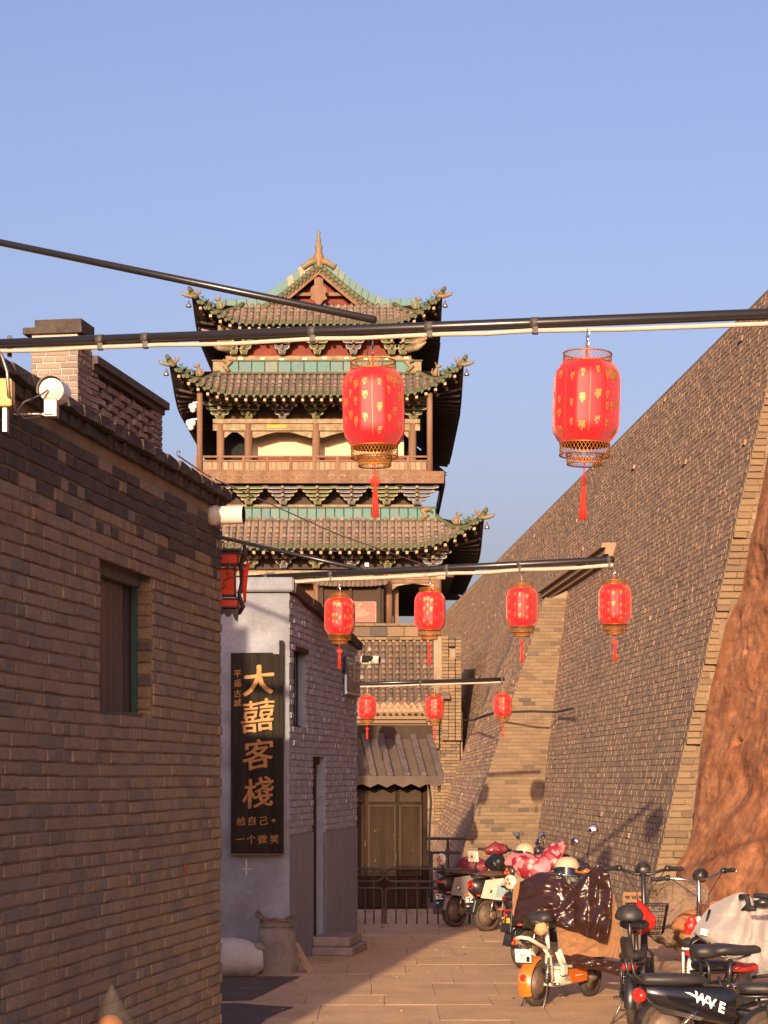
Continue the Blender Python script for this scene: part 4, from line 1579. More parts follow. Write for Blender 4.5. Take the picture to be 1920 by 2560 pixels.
def bracket(parent, x, yf, z0, z1, blue, sc_=1., nm='bracket', tiers=3):
    """bracket set: block, then widening curved arms with pale edges, and forward tongues"""
    h = z1 - z0
    mb = MB()
    c = 2 if blue else 1
    s = sc_
    mb.hexa([(x - .13 * s, yf - .16, z0), (x + .13 * s, yf - .16, z0), (x + .13 * s, yf + .2, z0), (x - .13 * s, yf + .2, z0),
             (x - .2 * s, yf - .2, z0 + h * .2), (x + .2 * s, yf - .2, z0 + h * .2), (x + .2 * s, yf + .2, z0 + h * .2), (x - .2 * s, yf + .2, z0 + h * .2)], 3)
    mb.hexa([(x - .1 * s, yf - .22, z0 + h * .02), (x + .1 * s, yf - .22, z0 + h * .02), (x + .1 * s, yf - .1, z0 + h * .02), (x - .1 * s, yf - .1, z0 + h * .02),
             (x - .16 * s, yf - .23, z0 + h * .18), (x + .16 * s, yf - .23, z0 + h * .18), (x + .16 * s, yf - .1, z0 + h * .18), (x - .16 * s, yf - .1, z0 + h * .18)], c)
    for k in range(tiers):
        w = (.36 + .17 * k) * s
        za, zb = z0 + h * (.22 + k * .78 / tiers), z0 + h * (.22 + (k + .72) * .78 / tiers)
        yy = yf - .22 - .16 * k
        hh = zb - za
        poly = [(-w, hh), (-w, hh * .55), (-w * .9, hh * .2), (-w * .7, 0), (w * .7, 0), (w * .9, hh * .2), (w, hh * .55), (w, hh)]
        mb.prism(poly, (x, yy, za), (1, 0, 0), (0, 0, 1), (0, .34, 0), c)
        e = .035
        rim = [(-w, hh), (-w, hh * .55), (-w * .9, hh * .2), (-w * .7, 0), (w * .7, 0), (w * .9, hh * .2), (w, hh * .55), (w, hh)]
        ins = [(px * (1 - e / w), max(py, 0) + (e if py < hh * .9 else 0)) for px, py in rim]
        for i in range(7):
            a, b, a2, b2 = rim[i], rim[i + 1], ins[i], ins[i + 1]
            mb.add([(x + q[0], yy - .012, za + q[1]) for q in (a, b, b2, a2)], [(0, 1, 2, 3)], 3)
        for sx in (-1, 1):
            mb.box((x + sx * w * .86, yy + .1, zb + .03 * h), (.16 * s, .2, h * .08), m=c)
        # tongue
        mb.hexa([(x - .05 * s, yy - .16, za + hh * .1), (x + .05 * s, yy - .16, za + hh * .1), (x + .05 * s, yy + .1, za + hh * .1), (x - .05 * s, yy + .1, za + hh * .1),
                 (x - .06 * s, yy - .22, zb), (x + .06 * s, yy - .22, zb), (x + .06 * s, yy + .1, zb), (x - .06 * s, yy + .1, zb)], 3 if k % 2 else 0)
    return part(nm, mb, [m_twood, m_dgreen, m_dblue, m_dpale], parent, world=True)


def hip_roof(nm, W, z_e, up_c, run, rise, y_f, ntile, depth, front_tiles=True, beasts=5, top_w=None):
    """one roof tier: W half width at the eave, z_e eave height, up_c corner lift, run/rise of the slope, front eave plane y_f"""
    rf = part(nm, MB(), m_ttile, tw)
    top_w = top_w or (W - run)
    yb = y_f + depth

    def eave(x):
        f = max(0, (abs(x) / W - .52) / .48)
        return z_e + up_c * f ** 2.2, y_f - .35 * f ** 2.5

    def surf(x, t):
        t = max(t, 0.)
        ze, ye = eave(x)
        zt, yt = z_e + rise, y_f + run
        hollow = -.12 * math.sin(math.pi * t) * rise
        return V((TX + x, lerp(ye, yt, t), lerp(ze, zt, t ** 1.12) + hollow))

    # bed of the four slopes, underside too (closed slab)
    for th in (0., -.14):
        bed = MB()
        bed.grid(lambda a, b: surf(lerp(-W, lerp(-W, -top_w, b) if False else -W, 0) + 2 * W * a if False else lerp(lerp(-W, -top_w, b), lerp(W, top_w, b), a), b) + V((0, 0, th - .03)), 40, 8)

        def side(sx):
            def fn(a, b):
                # a along depth, b up
                yy = lerp(lerp(y_f, y_f + run, b), lerp(yb, yb - run, b), a)
                f = max(0, (abs(2 * a - 1) - .6) / .4) ** 2.2
                ze = z_e + up_c * f
                z = lerp(ze, z_e + rise, b ** 1.12) - .12 * math.sin(math.pi * b) * rise
                return V((TX + sx * (lerp(W, top_w, b) + .0), yy - (.35 if a < .02 and b < .1 else 0), z + th - .03))
            return fn
        for sx in (-1, 1):
            bed.grid(side(sx), 24, 8)
        bed.grid(lambda a, b: V((TX + lerp(lerp(-W, -top_w, b), lerp(W, top_w, b), a), lerp(yb, yb - run, b), lerp(z_e, z_e + rise, b) + th - .03)), 6, 4)
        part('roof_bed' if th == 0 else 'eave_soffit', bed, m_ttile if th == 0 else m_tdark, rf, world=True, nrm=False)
    # side slopes: ribs of tiles seen only edge-on
    ribs = MB()
    for sx in (-1, 1):
        k = int(depth / .4)
        for i in range(1, k):
            a = i / k
            f = max(0, (abs(2 * a - 1) - .6) / .4) ** 2.2
            yy = lerp(y_f, yb, a)
            x1 = min(1.0, min(yy - y_f, yb - yy) / run)
            if abs(2 * a - 1) > .55:
                continue
            pts = []
            for t in (0, .35, .7, 1):
                t *= x1
                pts.append((TX + sx * lerp(W + .05, top_w, t), yy, lerp(z_e + up_c * f, z_e + rise, t ** 1.12) - .12 * math.sin(math.pi * t) * rise + .03))
            ribs.tube(pts, .1, 5)
    part('side_tiles', ribs, m_ttile, rf, kind='stuff', world=True)
    # front tile rows, each a part, with green end tile and drip
    step = 2 * W / ntile
    disc = None
    for i in range(ntile):
        x = -W + step * (i + .5)
        tmax = 1.0 if abs(x) <= top_w else max(.12, (W - abs(x)) / (W - top_w))
        mb = MB()
        m_ = 7
        pts = [surf(x, tmax * j / m_) + V((0, 0, .02)) for j in range(m_ + 1)]
        jx = rng.uniform(-.02, .02)
        for j in range(m_):
            mb.tube([pts[j] + V((jx * j / m_, 0, .018)), pts[j + 1] + V((jx * j / m_, 0, 0))], [step * .33, step * .29], 7, m=1 if j == 0 else 0, rnd=rng.random())
        row = part('tile_row', mb, [m_ttile, m_tgreen], rf, world=True)
        p0 = surf(x, 0) + V((0, -.04, .02))
        part('end_tile', MB().lathe([(step * .36, 0), (step * .36, .05), (step * .26, .055), (step * .24, .04), (0.001, .045)], p0, 12, rot_to((0, -1, 0)), rnd=rng.random()), m_tgreen, row, world=True)
        dz = surf(x + step / 2 if i < ntile - 1 else x, 0)
        part('drip_tile', MB().prism([(-step * .34, 0), (step * .34, 0), (step * .22, -.1), (0, -.19), (-step * .22, -.1)], dz + V((0, -.03, -.02)), (1, 0, 0), (0, 0, 1), (0, .03, 0), rnd=rng.random()), m_tgreen, row, world=True)
    # rafter ends under the eave, in two rows
    nr = int(2 * W / .46)
    for i in range(nr):
        x = -W * .97 + 2 * W * .97 * (i + .5) / nr
        ze, ye = eave(x)
        c = V((TX + x, ye + .35, ze - .27))
        part('flying_rafter', MB().box(c + V((0, .1, 0)), (.13, .7, .13)), m_raft, rf, world=True)
        part('eave_rafter', MB().tube([c + V((.1, .35, -.16)), c + V((.1, 1.3, .1))], .075, 7), m_twood, rf, world=True)
    # side eaves: rafters underneath, dark, seen at the right
    und = MB()
    for sx in (-1, 1):
        k = int(depth / .55)
        for i in range(k):
            a = (i + .5) / k
            f = max(0, (abs(2 * a - 1) - .6) / .4) ** 2.2
            yy = lerp(y_f, yb, a)
            ze = z_e + up_c * f
            if min(yy - y_f, yb - yy) < 1.2:
                continue
            und.tube([(TX + sx * (W - .1), yy, ze - .24), (TX + sx * (W - 1.7), yy, z_e - .2 + .3)], .07, 5)
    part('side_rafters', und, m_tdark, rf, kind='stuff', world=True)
    # hip ridges with glazed caps, corner dragon heads and beasts
    for sx in (-1, 1):
        hp = []
        for j in range(13):
            t = j / 12
            x = sx * lerp(W + .02, top_w, t)
            hp.append(surf(x, min(1, (W - abs(x)) / max(W - top_w, .01))) + V((0, 0, .06)))
        hr = part('hip_ridge', MB().tube(hp, [.12] * 13, 8), m_tgreen, rf, world=True)
        tip = hp[0]
        mb = MB()
        mb.tube([tip + V((-sx * .35, .1, -.16)), tip + V((sx * .05, -.05, -.24)), tip + V((sx * .25, -.1, -.18)), tip + V((sx * .4, -.12, -.14)), tip + V((sx * .45, -.12, -.04))], [.08, .1, .1, .07, .025], 8)
        mb.tube([tip + V((sx * .1, -.1, -.12)), tip + V((sx * .12, -.1, .02))], [.05, .02], 6)
        part('dragon_head', mb, m_torange, hr, world=True)
        part('bell', MB().lathe([(.03, .3), (.05, .2), (.1, .1), (.14, 0), (.1, -.02)], tip + V((sx * .1, -.1, -.75)), 10), m_steel, hr, world=True)
        part('ridge_end', MB().tube([tip + V((0, 0, .02)), tip + V((sx * .1, -.03, .2)), tip + V((sx * .14, -.05, .2))], [.13, .09, .04], 7), m_tgreen, hr, world=True)
        for b in range(beasts):
            t = (.10, .22, .31, .39, .52)[b]
            x = sx * lerp(W, top_w, t)
            p = surf(x, min(1, (W - abs(x)) / max(W - top_w, .01))) + V((0, 0, .2))
            s = (.62, .5, .5, .5, .95)[b]
            mb = MB()
            if b == 0:
                mb.ell(p + V((0, 0, .12 * s)), (.2 * s, .14 * s, .14 * s), nu=8, nv=6)
                for q_ in (-.12, 0, .12):
                    mb.tube([p + V((q_, 0, .18 * s)), p + V((q_ * 1.6, 0, .42 * s)), p + V((q_ * 1.2, 0, .56 * s))], [.08 * s, .07 * s, .02], 6)
                mt = m_torange
            else:
                mb.tube([p + V((-sx * .08 * s, 0, 0)), p + V((-sx * .06 * s, 0, .22 * s)), p + V((sx * .03 * s, 0, .42 * s))], [.15 * s, .13 * s, .08 * s], 7)
                mb.ell(p + V((sx * .1 * s, 0, .5 * s)), (.16 * s, .09 * s, .09 * s), nu=8, nv=6)
                mb.tube([p + V((sx * .1 * s, 0, 0)), p + V((sx * .1 * s, 0, .25 * s))], [.06 * s, .06 * s], 6)
                mb.tube([p + V((-sx * .02 * s, 0, .55 * s)), p + V((-sx * .08 * s, 0, .72 * s))], [.05 * s, .015], 5)
                mb.tube([p + V((-sx * .12 * s, 0, .02)), p + V((-sx * .26 * s, 0, .2 * s)), p + V((-sx * .2 * s, 0, .4 * s))], [.06 * s, .05 * s, .02], 5)
                mt = (m_torange, m_tteal, m_tgreen, m_tteal, m_torange)[b] if b != 4 else m_torange
            part('roof_beast', mb, mt, hr, world=True)
    return rf, surf


def ridge_band(parent, x0, x1, y, z0, z1, n, amber=()):
    """band of glazed ridge tiles, each a piece"""
    band = part('glazed_ridge', MB(), m_tteal, parent)
    for i in range(n):
        a, b = lerp(x0, x1, i / n), lerp(x0, x1, (i + 1) / n)
        part('ridge_tile', MB().box(((a + b) / 2 + TX, y + rng.uniform(-.01, .01), (z0 + z1) / 2), (b - a - .025, .3, z1 - z0), bev=.02), m_torange if i in amber else m_tteal, band, world=True)
    part('ridge_cap', MB().box((TX + (x0 + x1) / 2, y, z1 + .04), (x1 - x0 + .1, .36, .08), bev=.02), m_tgreen, band, world=True)
    part('ridge_foot', MB().box((TX + (x0 + x1) / 2, y - .02, z0 - .05), (x1 - x0 + .2, .4, .09), bev=.02), m_tgreen, band, world=True)
    return band


# platform
mb = MB().box((TX, TY + TD / 2 + 1, 4.2), (19, TD + 6, 9.9))
part('platform', mb, m_wallbrick, tw, world=True)
tB = 9.25
# ---- ground storey
zc1 = tz(1448)
cols = [-5.9, -3.2, 0., 3.4, 5.72]
st1 = part('ground_storey', MB(), m_twood, tw)
for x in cols:
    part('column', MB().lathe([(.19, tB), (.19, zc1)], (TX + x, TY, 0), 12), m_twood, st1, world=True)
    part('column', MB().lathe([(.19, tB), (.19, zc1)], (TX + x, TY + TD - 1, 0), 8), m_twood, st1, world=True)
part('painted_beam', MB().box((TX, TY, tz(1438)), (12.2, .32, .42), bev=.02), m_tbeam, st1, world=True)
part('lower_beam', MB().box((TX, TY, tz(1453)), (11.6, .22, .22), bev=.02), m_twood, st1, world=True)
for i in range(14):
    x = -5.6 + i * .85
    part('painted_motif', MB().prism([(-.3, 0), (-.15, .12), (.15, .12), (.3, 0), (.15, -.12), (-.15, -.12)], (TX + x, TY - .165, tz(1438)), (1, 0, 0), (0, 0, 1), (0, .01, 0)), (m_dpale, m_dgreen, m_torange)[i % 3], st1, world=True)
# inner walls: boarded bays left, open bay at the right
for x0, x1, m_ in ((-5.9, -3.2, m_tdark), (-3.2, 0, m_twood), (0, 3.4, m_twood)):
    part('bay_wall', MB().box((TX + (x0 + x1) / 2, TY + 1.1, (tB + zc1) / 2), (x1 - x0, .15, zc1 - tB)), m_, st1, world=True)
part('jamb', MB().box((TX + 3.75, TY + .9, (tB + zc1) / 2), (.25, .3, zc1 - tB)), m_twood, st1, world=True)
part('cream_strip', MB().box((TX + 2.55, TY + .95, tz(1540)), (.45, .1, 1.7)), m_tcream, st1, world=True)
for sx in (-1, 1):
    for i in range(6):
        part('side_column', MB().lathe([(.19, tB), (.19, zc1)], (TX + sx * 5.72, TY + 3.4 * (i + 1), 0), 8), m_twood, st1, world=True)
part('ceiling', MB().box((TX, TY + TD / 2, zc1 + .2), (13, TD, .2)), m_tdark, st1, world=True)
# carved spandrel of the open bay
poly = [(0, 0), (2.3, 0), (2.3, -.35), (2.1, -.3), (1.9, -.12), (1.5, -.06), (1.15, -.02), (.8, -.06), (.4, -.14), (.2, -.3), (0, -.35)]
part('spandrel', MB().prism(poly[::-1], (TX + 3.41, TY - .05, tz(1458)), (1, 0, 0), (0, 0, 1), (0, .1, 0)), m_tbeam, st1, world=True)
for z in (tz(1500), tz(1510)):
    part('back_rail', MB().box((TX + 4.6, TY + TD - 1, z), (2.2, .12, .1)), m_tdark, st1, world=True)
poly = [(0, 0), (2.6, 0), (2.6, -.9), (2.35, -.65), (2.2, -.75), (1.9, -.35), (1.3, -.3), (.9, -.4), (.6, -.7), (.35, -.6), (0, -.95)]
part('far_spandrel', MB().prism(poly[::-1], (TX + 3.4, TY + TD - 1.1, tz(1470, 20)), (1, 0, 0), (0, 0, 1), (0, .1, 0)), m_tdark, st1, world=True)
poly = [(0, 0), (2.0, 0), (2.0, .5), (1.7, .62), (1.4, .4), (1.0, .55), (.6, .4), (.3, .6), (0, .5)]
part('far_balustrade', MB().prism(poly, (TX + 3.5, TY + TD - 1.1, tB + .6), (1, 0, 0), (0, 0, 1), (0, .1, 0)), m_tdark, st1, world=True)
# notice board with its own little roof
nb = part('notice_board', MB().box((TX + 1.6, TY - 1.0, tz(1530)), (3.1, .1, 2.0)), m_woodd, st1, world=True)
mb = MB().grid(lambda a, b: V((TX + lerp(-.15, 3.35, a), TY - 1.6 + b * .6, tz(1474) + b * .42 + .1 * abs(2 * a - 1) ** 3)), 16, 3)
part('board_roof', mb, m_ttile, nb, world=True)
for i in range(17):
    x = TX + lerp(-.1, 3.3, i / 16)
    part('board_roof_tile', MB().tube([(x, TY - 1.62, tz(1474) + .03 + .1 * abs(i / 8 - 1) ** 3), (x, TY - 1.0, tz(1474) + .46 + .1 * abs(i / 8 - 1) ** 3)], .06, 6), m_tile, nb, world=True)
for x in (.25, 1.6, 2.95):
    part('board_post', MB().box((TX + x, TY - 1.2, tz(1520)), (.14, .14, 2.4)), m_woodd, nb, world=True)
part('notice_panel', MB().box((TX + 2.0, TY - 1.07, tz(1535)), (1.65, .04, .95)), mat('notice_brown', (.24, .1, .075), .6), nb, world=True)
for a in ((2.0, tz(1509.5), 1.5, .03), (2.79, tz(1535), .03, .98)):
    part('notice_border', MB().box((TX + a[0], TY - 1.1, a[1]), (a[2], .02, a[3])), m_dpale, nb, world=True)
part('notice_emblem', MB().lathe([(.09, 0), (.09, .02)], (TX + 2.05, TY - 1.095, tz(1518)), 10, rot_to((0, -1, 0))), m_dpale, nb, world=True)
for i, (w, dy) in enumerate(((.3, 1523), (.8, 1529), (.9, 1533.5), (1.25, 1537), (1.2, 1540), (1.0, 1543.5), (.7, 1547))):
    part('notice_line', MB().box((TX + 1.9, TY - 1.095, tz(dy)), (w, .02, .03)), m_dpale, nb, world=True)
# brackets and tier-three roof
z0, z1 = tz(1421), tz(1377)
for i, x in enumerate((-5.9, -4.5, -3.15, -1.6, -.05, 1.65, 3.35, 5.5)):
    bracket(st1, TX + x, TY, z0, z1, i % 2 == 1, 1.0 if i < 7 else 1.25)
part('purlin', MB().box((TX, TY - .7, z1 + .05), (12.4, .3, .25)), m_tbeam, st1, world=True)
part('bracket_wall', MB().box((TX, TY + .3, (z0 + z1) / 2), (11.6, .1, z1 - z0)), m_tdark, st1, world=True)
Y3 = TY - 1.75
r3, s3 = hip_roof('lower_roof', 7.85, tz(1366, -1.75), 1.45, 2.3, 1.75, Y3, 46, TD + 3.5)
z_top3 = tz(1366, -1.75) + 1.75
# ---- second storey
f2 = TY + .6
ridge_band(r3, -5.75, 5.65, f2 - .15, tz(1299, .5), tz(1272, .5), 26)
for sx in (-1, 1):
    part('ridge_beast', MB().tube([(TX + sx * 4.95, f2 - .35, tz(1298)), (TX + sx * 5.2, f2 - .38, tz(1286)), (TX + sx * 5.0, f2 - .4, tz(1275)), (TX + sx * 5.35, f2 - .4, tz(1270)), (TX + sx * 5.5, f2 - .36, tz(1280))], [.1, .16, .17, .12, .05], 7), m_torange, r3, world=True)
st2 = part('second_storey', MB(), m_twood, tw)
part('bracket_wall', MB().box((TX, f2 + .6, tz(1245)), (9.8, .1, 1.9)), m_tdark, st2, world=True)
part('sill_beam', MB().box((TX, f2 + .35, tz(1262)), (10.2, .35, .22)), m_tbeam, st2, world=True)
z0, z1 = tz(1258), tz(1214)
for i, x in enumerate((-4.85, -3.3, -1.65, 0, 1.62, 3.3, 4.75)):
    bracket(st2, TX + x, f2, z0, z1, i % 2 == 0, 1.0 if i < 6 else 1.2, tiers=4)
zdk = tz(1195)
part('balcony_deck', MB().box((TX - .02, f2 + 1.2, zdk + .02), (12.1, 4.2, .2)), m_twood, st2, world=True)
fb_ = part('fascia_board', MB().box((TX - .02, f2 - .95, tz(1196)), (12.1, .14, .58), bev=.02), m_twood, st2, world=True)
for i in range(24):
    x = -5.8 + i * .5
    part('carved_scroll', MB().tube([(TX + x + .18 * math.cos(a * .9), f2 - 1.03, tz(1197) + .13 * math.sin(a * .9)) for a in range(6)], .03, 5), m_torange if i % 3 == 0 else m_tbeam, fb_, world=True)
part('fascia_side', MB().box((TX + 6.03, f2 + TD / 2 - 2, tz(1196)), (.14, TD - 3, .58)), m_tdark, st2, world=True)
zb0, zb1 = tz(1180), tz(1143)
bal = part('balustrade', MB(), m_twood, st2)
for z, h in ((zb1, .09), (zb1 - .2, .07), (zb0 + .05, .08)):
    part('rail', MB().box((TX - .15, f2 - .75, z), (11.2, .1, h)), m_twood, bal, world=True)
m_slat = mat('balustrade_board', (.32, .25, .15), .9, col2=(.2, .15, .09), scale=5, stretch=(1, 1, .1), bump=.3, bscale=25, ramp=[(0, (.36, .28, .17)), (.6, (.3, .22, .13)), (1, (.2, .15, .09))])
nb_ = 44
for i in range(nb_):
    a, b = lerp(-5.75, 5.45, i / nb_), lerp(-5.75, 5.45, (i + 1) / nb_)
    part('board', MB().box((TX + (a + b) / 2, f2 - .72 + rng.uniform(-.01, .01), (zb0 + zb1 - .2) / 2), (b - a - .02, .04, zb1 - zb0 - .25)), m_slat, bal, world=True)
for i in range(11):
    x = lerp(-5.72, 5.42, i / 10)
    part('baluster_post', MB().box((TX + x, f2 - .77, (zb0 + zb1) / 2 - .05), (.13, .13, zb1 - zb0 + .1)), m_twood, bal, world=True)
for x in (-5.57, 5.35):
    part('corner_post', MB().lathe([(.14, zdk), (.14, tz(985))], (TX + x, f2 - .8, 0), 10), m_twood, st2, world=True)
f3 = f2 + .9
for x in (-4.72, -3.37, -.1, 3.2, 4.55):
    part('column', MB().lathe([(.19, zdk), (.19, tz(1045))], (TX + x, f3, 0), 12), m_twood, st2, world=True)
part('painted_beam', MB().box((TX - .08, f3 - .02, tz(1041)), (10.0, .34, .22), bev=.02), m_tbeam, st2, world=True)
part('lower_beam', MB().box((TX - .08, f3, tz(1056)), (10.0, .24, .32), bev=.02), m_tbeam, st2, world=True)
part('beam_gold_panel', MB().box((TX - 2.0, f3 - .14, tz(1054)), (.95, .04, .16)), mat('ochre_paint', (.45, .3, .05), .7), st2, world=True)
for i, (xa, xb) in enumerate(((-4.55, -3.52), (-3.2, -.25), (.05, 3.05), (3.35, 4.4))):
    w = xb - xa
    poly = [(0, 0), (w, 0), (w, -.3), (w * .95, -.34), (w * .8, -.2), (w * .62, -.06), (w * .38, -.06), (w * .2, -.2), (w * .05, -.34), (0, -.3)]
    part('carved_bracket_board', MB().prism(poly[::-1], (TX + xa, f3, tz(1064)), (1, 0, 0), (0, 0, 1), (0, .08, 0)), m_tbeam, st2, world=True)
part('cream_wall', MB().box((TX + .45, f3 + 1.3, tz(1095)), (7.4, .12, 2.1)), m_tcream, st2, world=True)
part('wall_base', MB().box((TX + .45, f3 + 1.22, tz(1135)), (7.5, .14, .5)), m_tred, st2, world=True)
part('dark_recess', MB().box((TX - 3.9, f3 + 1.5, tz(1100)), (1.4, .1, 3.4)), m_dark, st2, world=True)
part('inner_wall', MB().box((TX, f3 + 2.4, tz(1080)), (8.8, .1, 4.4)), m_dark, st2, world=True)
part('storey_ceiling', MB().box((TX, f2 + TD / 2, tz(1030)), (9.8, TD - 4, .15)), m_dark, st2, world=True)
for i in range(5):
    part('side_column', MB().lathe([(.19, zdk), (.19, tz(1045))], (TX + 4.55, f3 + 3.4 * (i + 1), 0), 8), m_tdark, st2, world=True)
z0, z1 = tz(1035), tz(993)
part('bracket_wall', MB().box((TX, f3 + .4, (z0 + z1) / 2), (9.4, .1, z1 - z0)), m_tdark, st2, world=True)
for i, x in enumerate((-4.75, -3.35, -1.72, -.1, 1.55, 3.15, 4.6)):
    bracket(st2, TX + x, f3, z0, z1, i % 2 == 0 and 0 < i < 6, 1.0 if 0 < i < 6 else 1.2)
part('purlin', MB().box((TX, f3 - .7, z1 + .05), (10.4, .3, .25)), m_tbeam, st2, world=True)
for sx, px in ((-1, 480), (-1, 478)):
    pass
r2, s2 = hip_roof('middle_roof', 6.95, tz(984, -.6), 1.45, 2.4, 1.62, TY - .6, 42, TD + 1.5)
f4 = TY - .6 + 2.3
ridge_band(r2, -5.1, 5.0, f4 - .1, tz(932, 1.6), tz(905, 1.6), 16, (0, 15))
for sx in (-1, 1):
    part('ridge_beast', MB().tube([(TX + sx * 4.3, f4 - .32, tz(930, 1.5)), (TX + sx * 4.5, f4 - .34, tz(918, 1.5)), (TX + sx * 4.25, f4 - .34, tz(908, 1.5)), (TX + sx * 4.6, f4 - .34, tz(902, 1.5))], [.1, .15, .16, .08], 7), m_torange, r2, world=True)
# ---- top storey
st3 = part('top_storey', MB(), m_twood, tw)
part('red_wall', MB().box((TX, f4 + .5, tz(868, 2)), (8.9, .12, 2.5)), m_tred, st3, world=True)
part('sill_beam', MB().box((TX, f4 + .3, tz(899, 2)), (9.0, .3, .3)), m_tbeam, st3, world=True)
for i in range(18):
    part('gilt_motif', MB().box((TX - 4.2 + i * .5 + rng.uniform(-.1, .1), f4 + .14, tz(898, 2) + rng.uniform(-.05, .05)), (.18, .02, .07)), m_gold if i % 2 else m_tbeam, st3, world=True)
z0, z1 = tz(890, 2), tz(838, 2)
for i, x in enumerate((-4.1, -3.6, -1.75, -.05, 1.7, 3.55, 4.1)):
    bracket(st3, TX + x, f4, z0, z1, i % 2 == 0 and 0 < i < 6, 1.0 if 0 < i < 6 else 1.1)
for sx in (-1, 1):
    for k in range(3):
        part('corner_tongue', MB().tube([(TX + sx * (4.2 + .1 * k), f4, lerp(z0, z1, .2 + .3 * k)), (TX + sx * (4.8 + .12 * k), f4 - .5, lerp(z0, z1, .2 + .3 * k) + .05), (TX + sx * (5.2 + .2 * k), f4 - .8, lerp(z0, z1, .2 + .3 * k) + .25)], [.16, .16, .04], 6), m_tbeam, st3, world=True)
part('purlin', MB().box((TX, f4 - .7, z1 + .1), (9.6, .3, .25)), m_tbeam, st3, world=True)
YT = f4 - 1.7
r1, s1 = hip_roof('upper_roof', 5.95, tz(806, 0.), 1.3, 2.3, 1.35, YT, 37, TD - 1.5)
# gable
gy = YT + 2.3
zg0, za = tz(770, gy - TY), tz(655, gy - TY)
HWG = 2.75
part('gable_wall', MB().prism([(-2.3, 0), (2.3, 0), (0, za - zg0 - .45)], (TX, gy + .7, zg0 - .2), (1, 0, 0), (0, 0, 1), (0, TD - 8, 0)), m_tred, r1, world=True)
gtop = za - zg0


def gcurve(t):
    """gable edge from apex (t=0) to foot (t=1): straight at first, flaring out"""
    return V((HWG * t ** .95 + .35 * t ** 4, 0, gtop * (1 - t) ** 1.12))


for sx in (-1, 1):
    bb = MB()
    n_ = 14
    for i in range(n_):
        a, b = gcurve(i / n_), gcurve((i + 1) / n_)
        pa, pb = V((TX + sx * a.x, gy, zg0 + a.z)), V((TX + sx * b.x, gy, zg0 + b.z))
        bb.hexa([pa + V((0, -.06, -.62)), pb + V((0, -.06, -.62)), pb + V((0, .12, -.62)), pa + V((0, .12, -.62)), pa + V((0, -.06, -.2)), pb + V((0, -.06, -.2)), pb + V((0, .12, -.2)), pa + V((0, .12, -.2))])
        # sloping roof plane behind, and teal verge tiles
    part('bargeboard', bb, m_twood, r1, world=True)
    sl = MB().grid(lambda a, b: V((TX + sx * gcurve(a).x, gy - .1 + b * (TD - 8), zg0 + gcurve(a).z - .08)), 14, 2)
    part('gable_roof', sl, m_ttile, r1, world=True)
    for i in range(15):
        p_ = gcurve((i + .5) / 15)
        p_ = V((TX + sx * p_.x, gy - .16, zg0 + p_.z - .16))
        part('end_tile', MB().lathe([(.13, 0), (.13, .05), (.08, .06)], p_, 10, rot_to((0, -1, 0)), rnd=rng.random()), m_tgreen, r1, world=True)
        part('drip_tile', MB().prism([(-.12, 0), (.12, 0), (0, -.2)], p_ + V((0, 0, -.1)), (1, 0, 0), (0, 0, 1), (0, .03, 0), rnd=rng.random()), m_tgreen, r1, world=True)
    for i in range(10):
        a, b = gcurve(.02 + i * .098), gcurve(.02 + (i + .94) * .098)
        pa, pb = V((TX + sx * a.x, gy - .05, zg0 + a.z)), V((TX + sx * b.x, gy - .05, zg0 + b.z))
        part('verge_tile', MB().hexa([pa, pb, pb + V((0, .4, 0)), pa + V((0, .4, 0)), pa + V((sx * .1, 0, .42)), pb + V((sx * .1, 0, .42)), pb + V((sx * .1, .4, .42)), pa + V((sx * .1, .4, .42))]), m_tteal if not (sx < 0 and i in (1, 2, 4)) else m_dpale, r1, world=True)
    for i in range(4):
        x = sx * (3.05 + i * .5)
        part('ridge_tile', MB().box((TX + x + sx * .2, gy + .05, zg0 + .22), (.47, .3, .42), bev=.02), m_tteal, r1, world=True)
pend = [(0, 1.05), (.22, .95), (.2, .7), (.34, .62), (.42, .45), (.3, .3), (.42, .12), (.2, .02), (.12, -.1), (0, -.16)]
pend = pend + [(-x, y) for x, y in pend[::-1][1:-1]]
part('gable_pendant', MB().prism([(x * 1.0, y * 1.15) for x, y in pend][::-1], (TX, gy - .14, za - 1.95), (1, 0, 0), (0, 0, 1), (0, .06, 0)), m_twood, r1, world=True)
part('gable_tie', MB().box((TX, gy + .4, zg0 + .75), (2.6, .15, .16)), m_twood, r1, world=True)
mb = MB().tube([(TX, gy + .1, za + .1), (TX, gy + TD - 9, za + .1)], .3, 6)
part('main_ridge', mb, m_tteal, r1, world=True)
fin = MB()
fz0, fz1 = tz(672, gy - TY), tz(576, gy - TY)
hh = fz1 - fz0
fin.lathe([(.2, 0), (.24, hh * .08), (.2, hh * .2), (.3, hh * .3), (.18, hh * .4), (.16, hh * .5), (.19, hh * .58), (.1, hh * .65), (.12, hh * .75), (.06, hh * .85), (.1, hh * .93), (.05, hh * .97), (.02, hh)], (TX, gy, fz0), 8)
for sx in (-1, 1):
    fin.tube([(TX + sx * .1, gy - .1, fz0 + .35), (TX + sx * .4, gy - .1, fz0 + .3), (TX + sx * .75, gy - .1, fz0 + .05), (TX + sx * .85, gy - .1, fz0 + .2)], [.18, .16, .14, .05], 7)
part('finial', fin, m_torange, r1, world=True)
for sx in (-1, 1):
    part('lightning_wire', MB().tube([(TX, gy, fz0 + .9), (TX + sx * 1.1, gy, za - .7)], .012, 4), m_steel, r1, world=True)
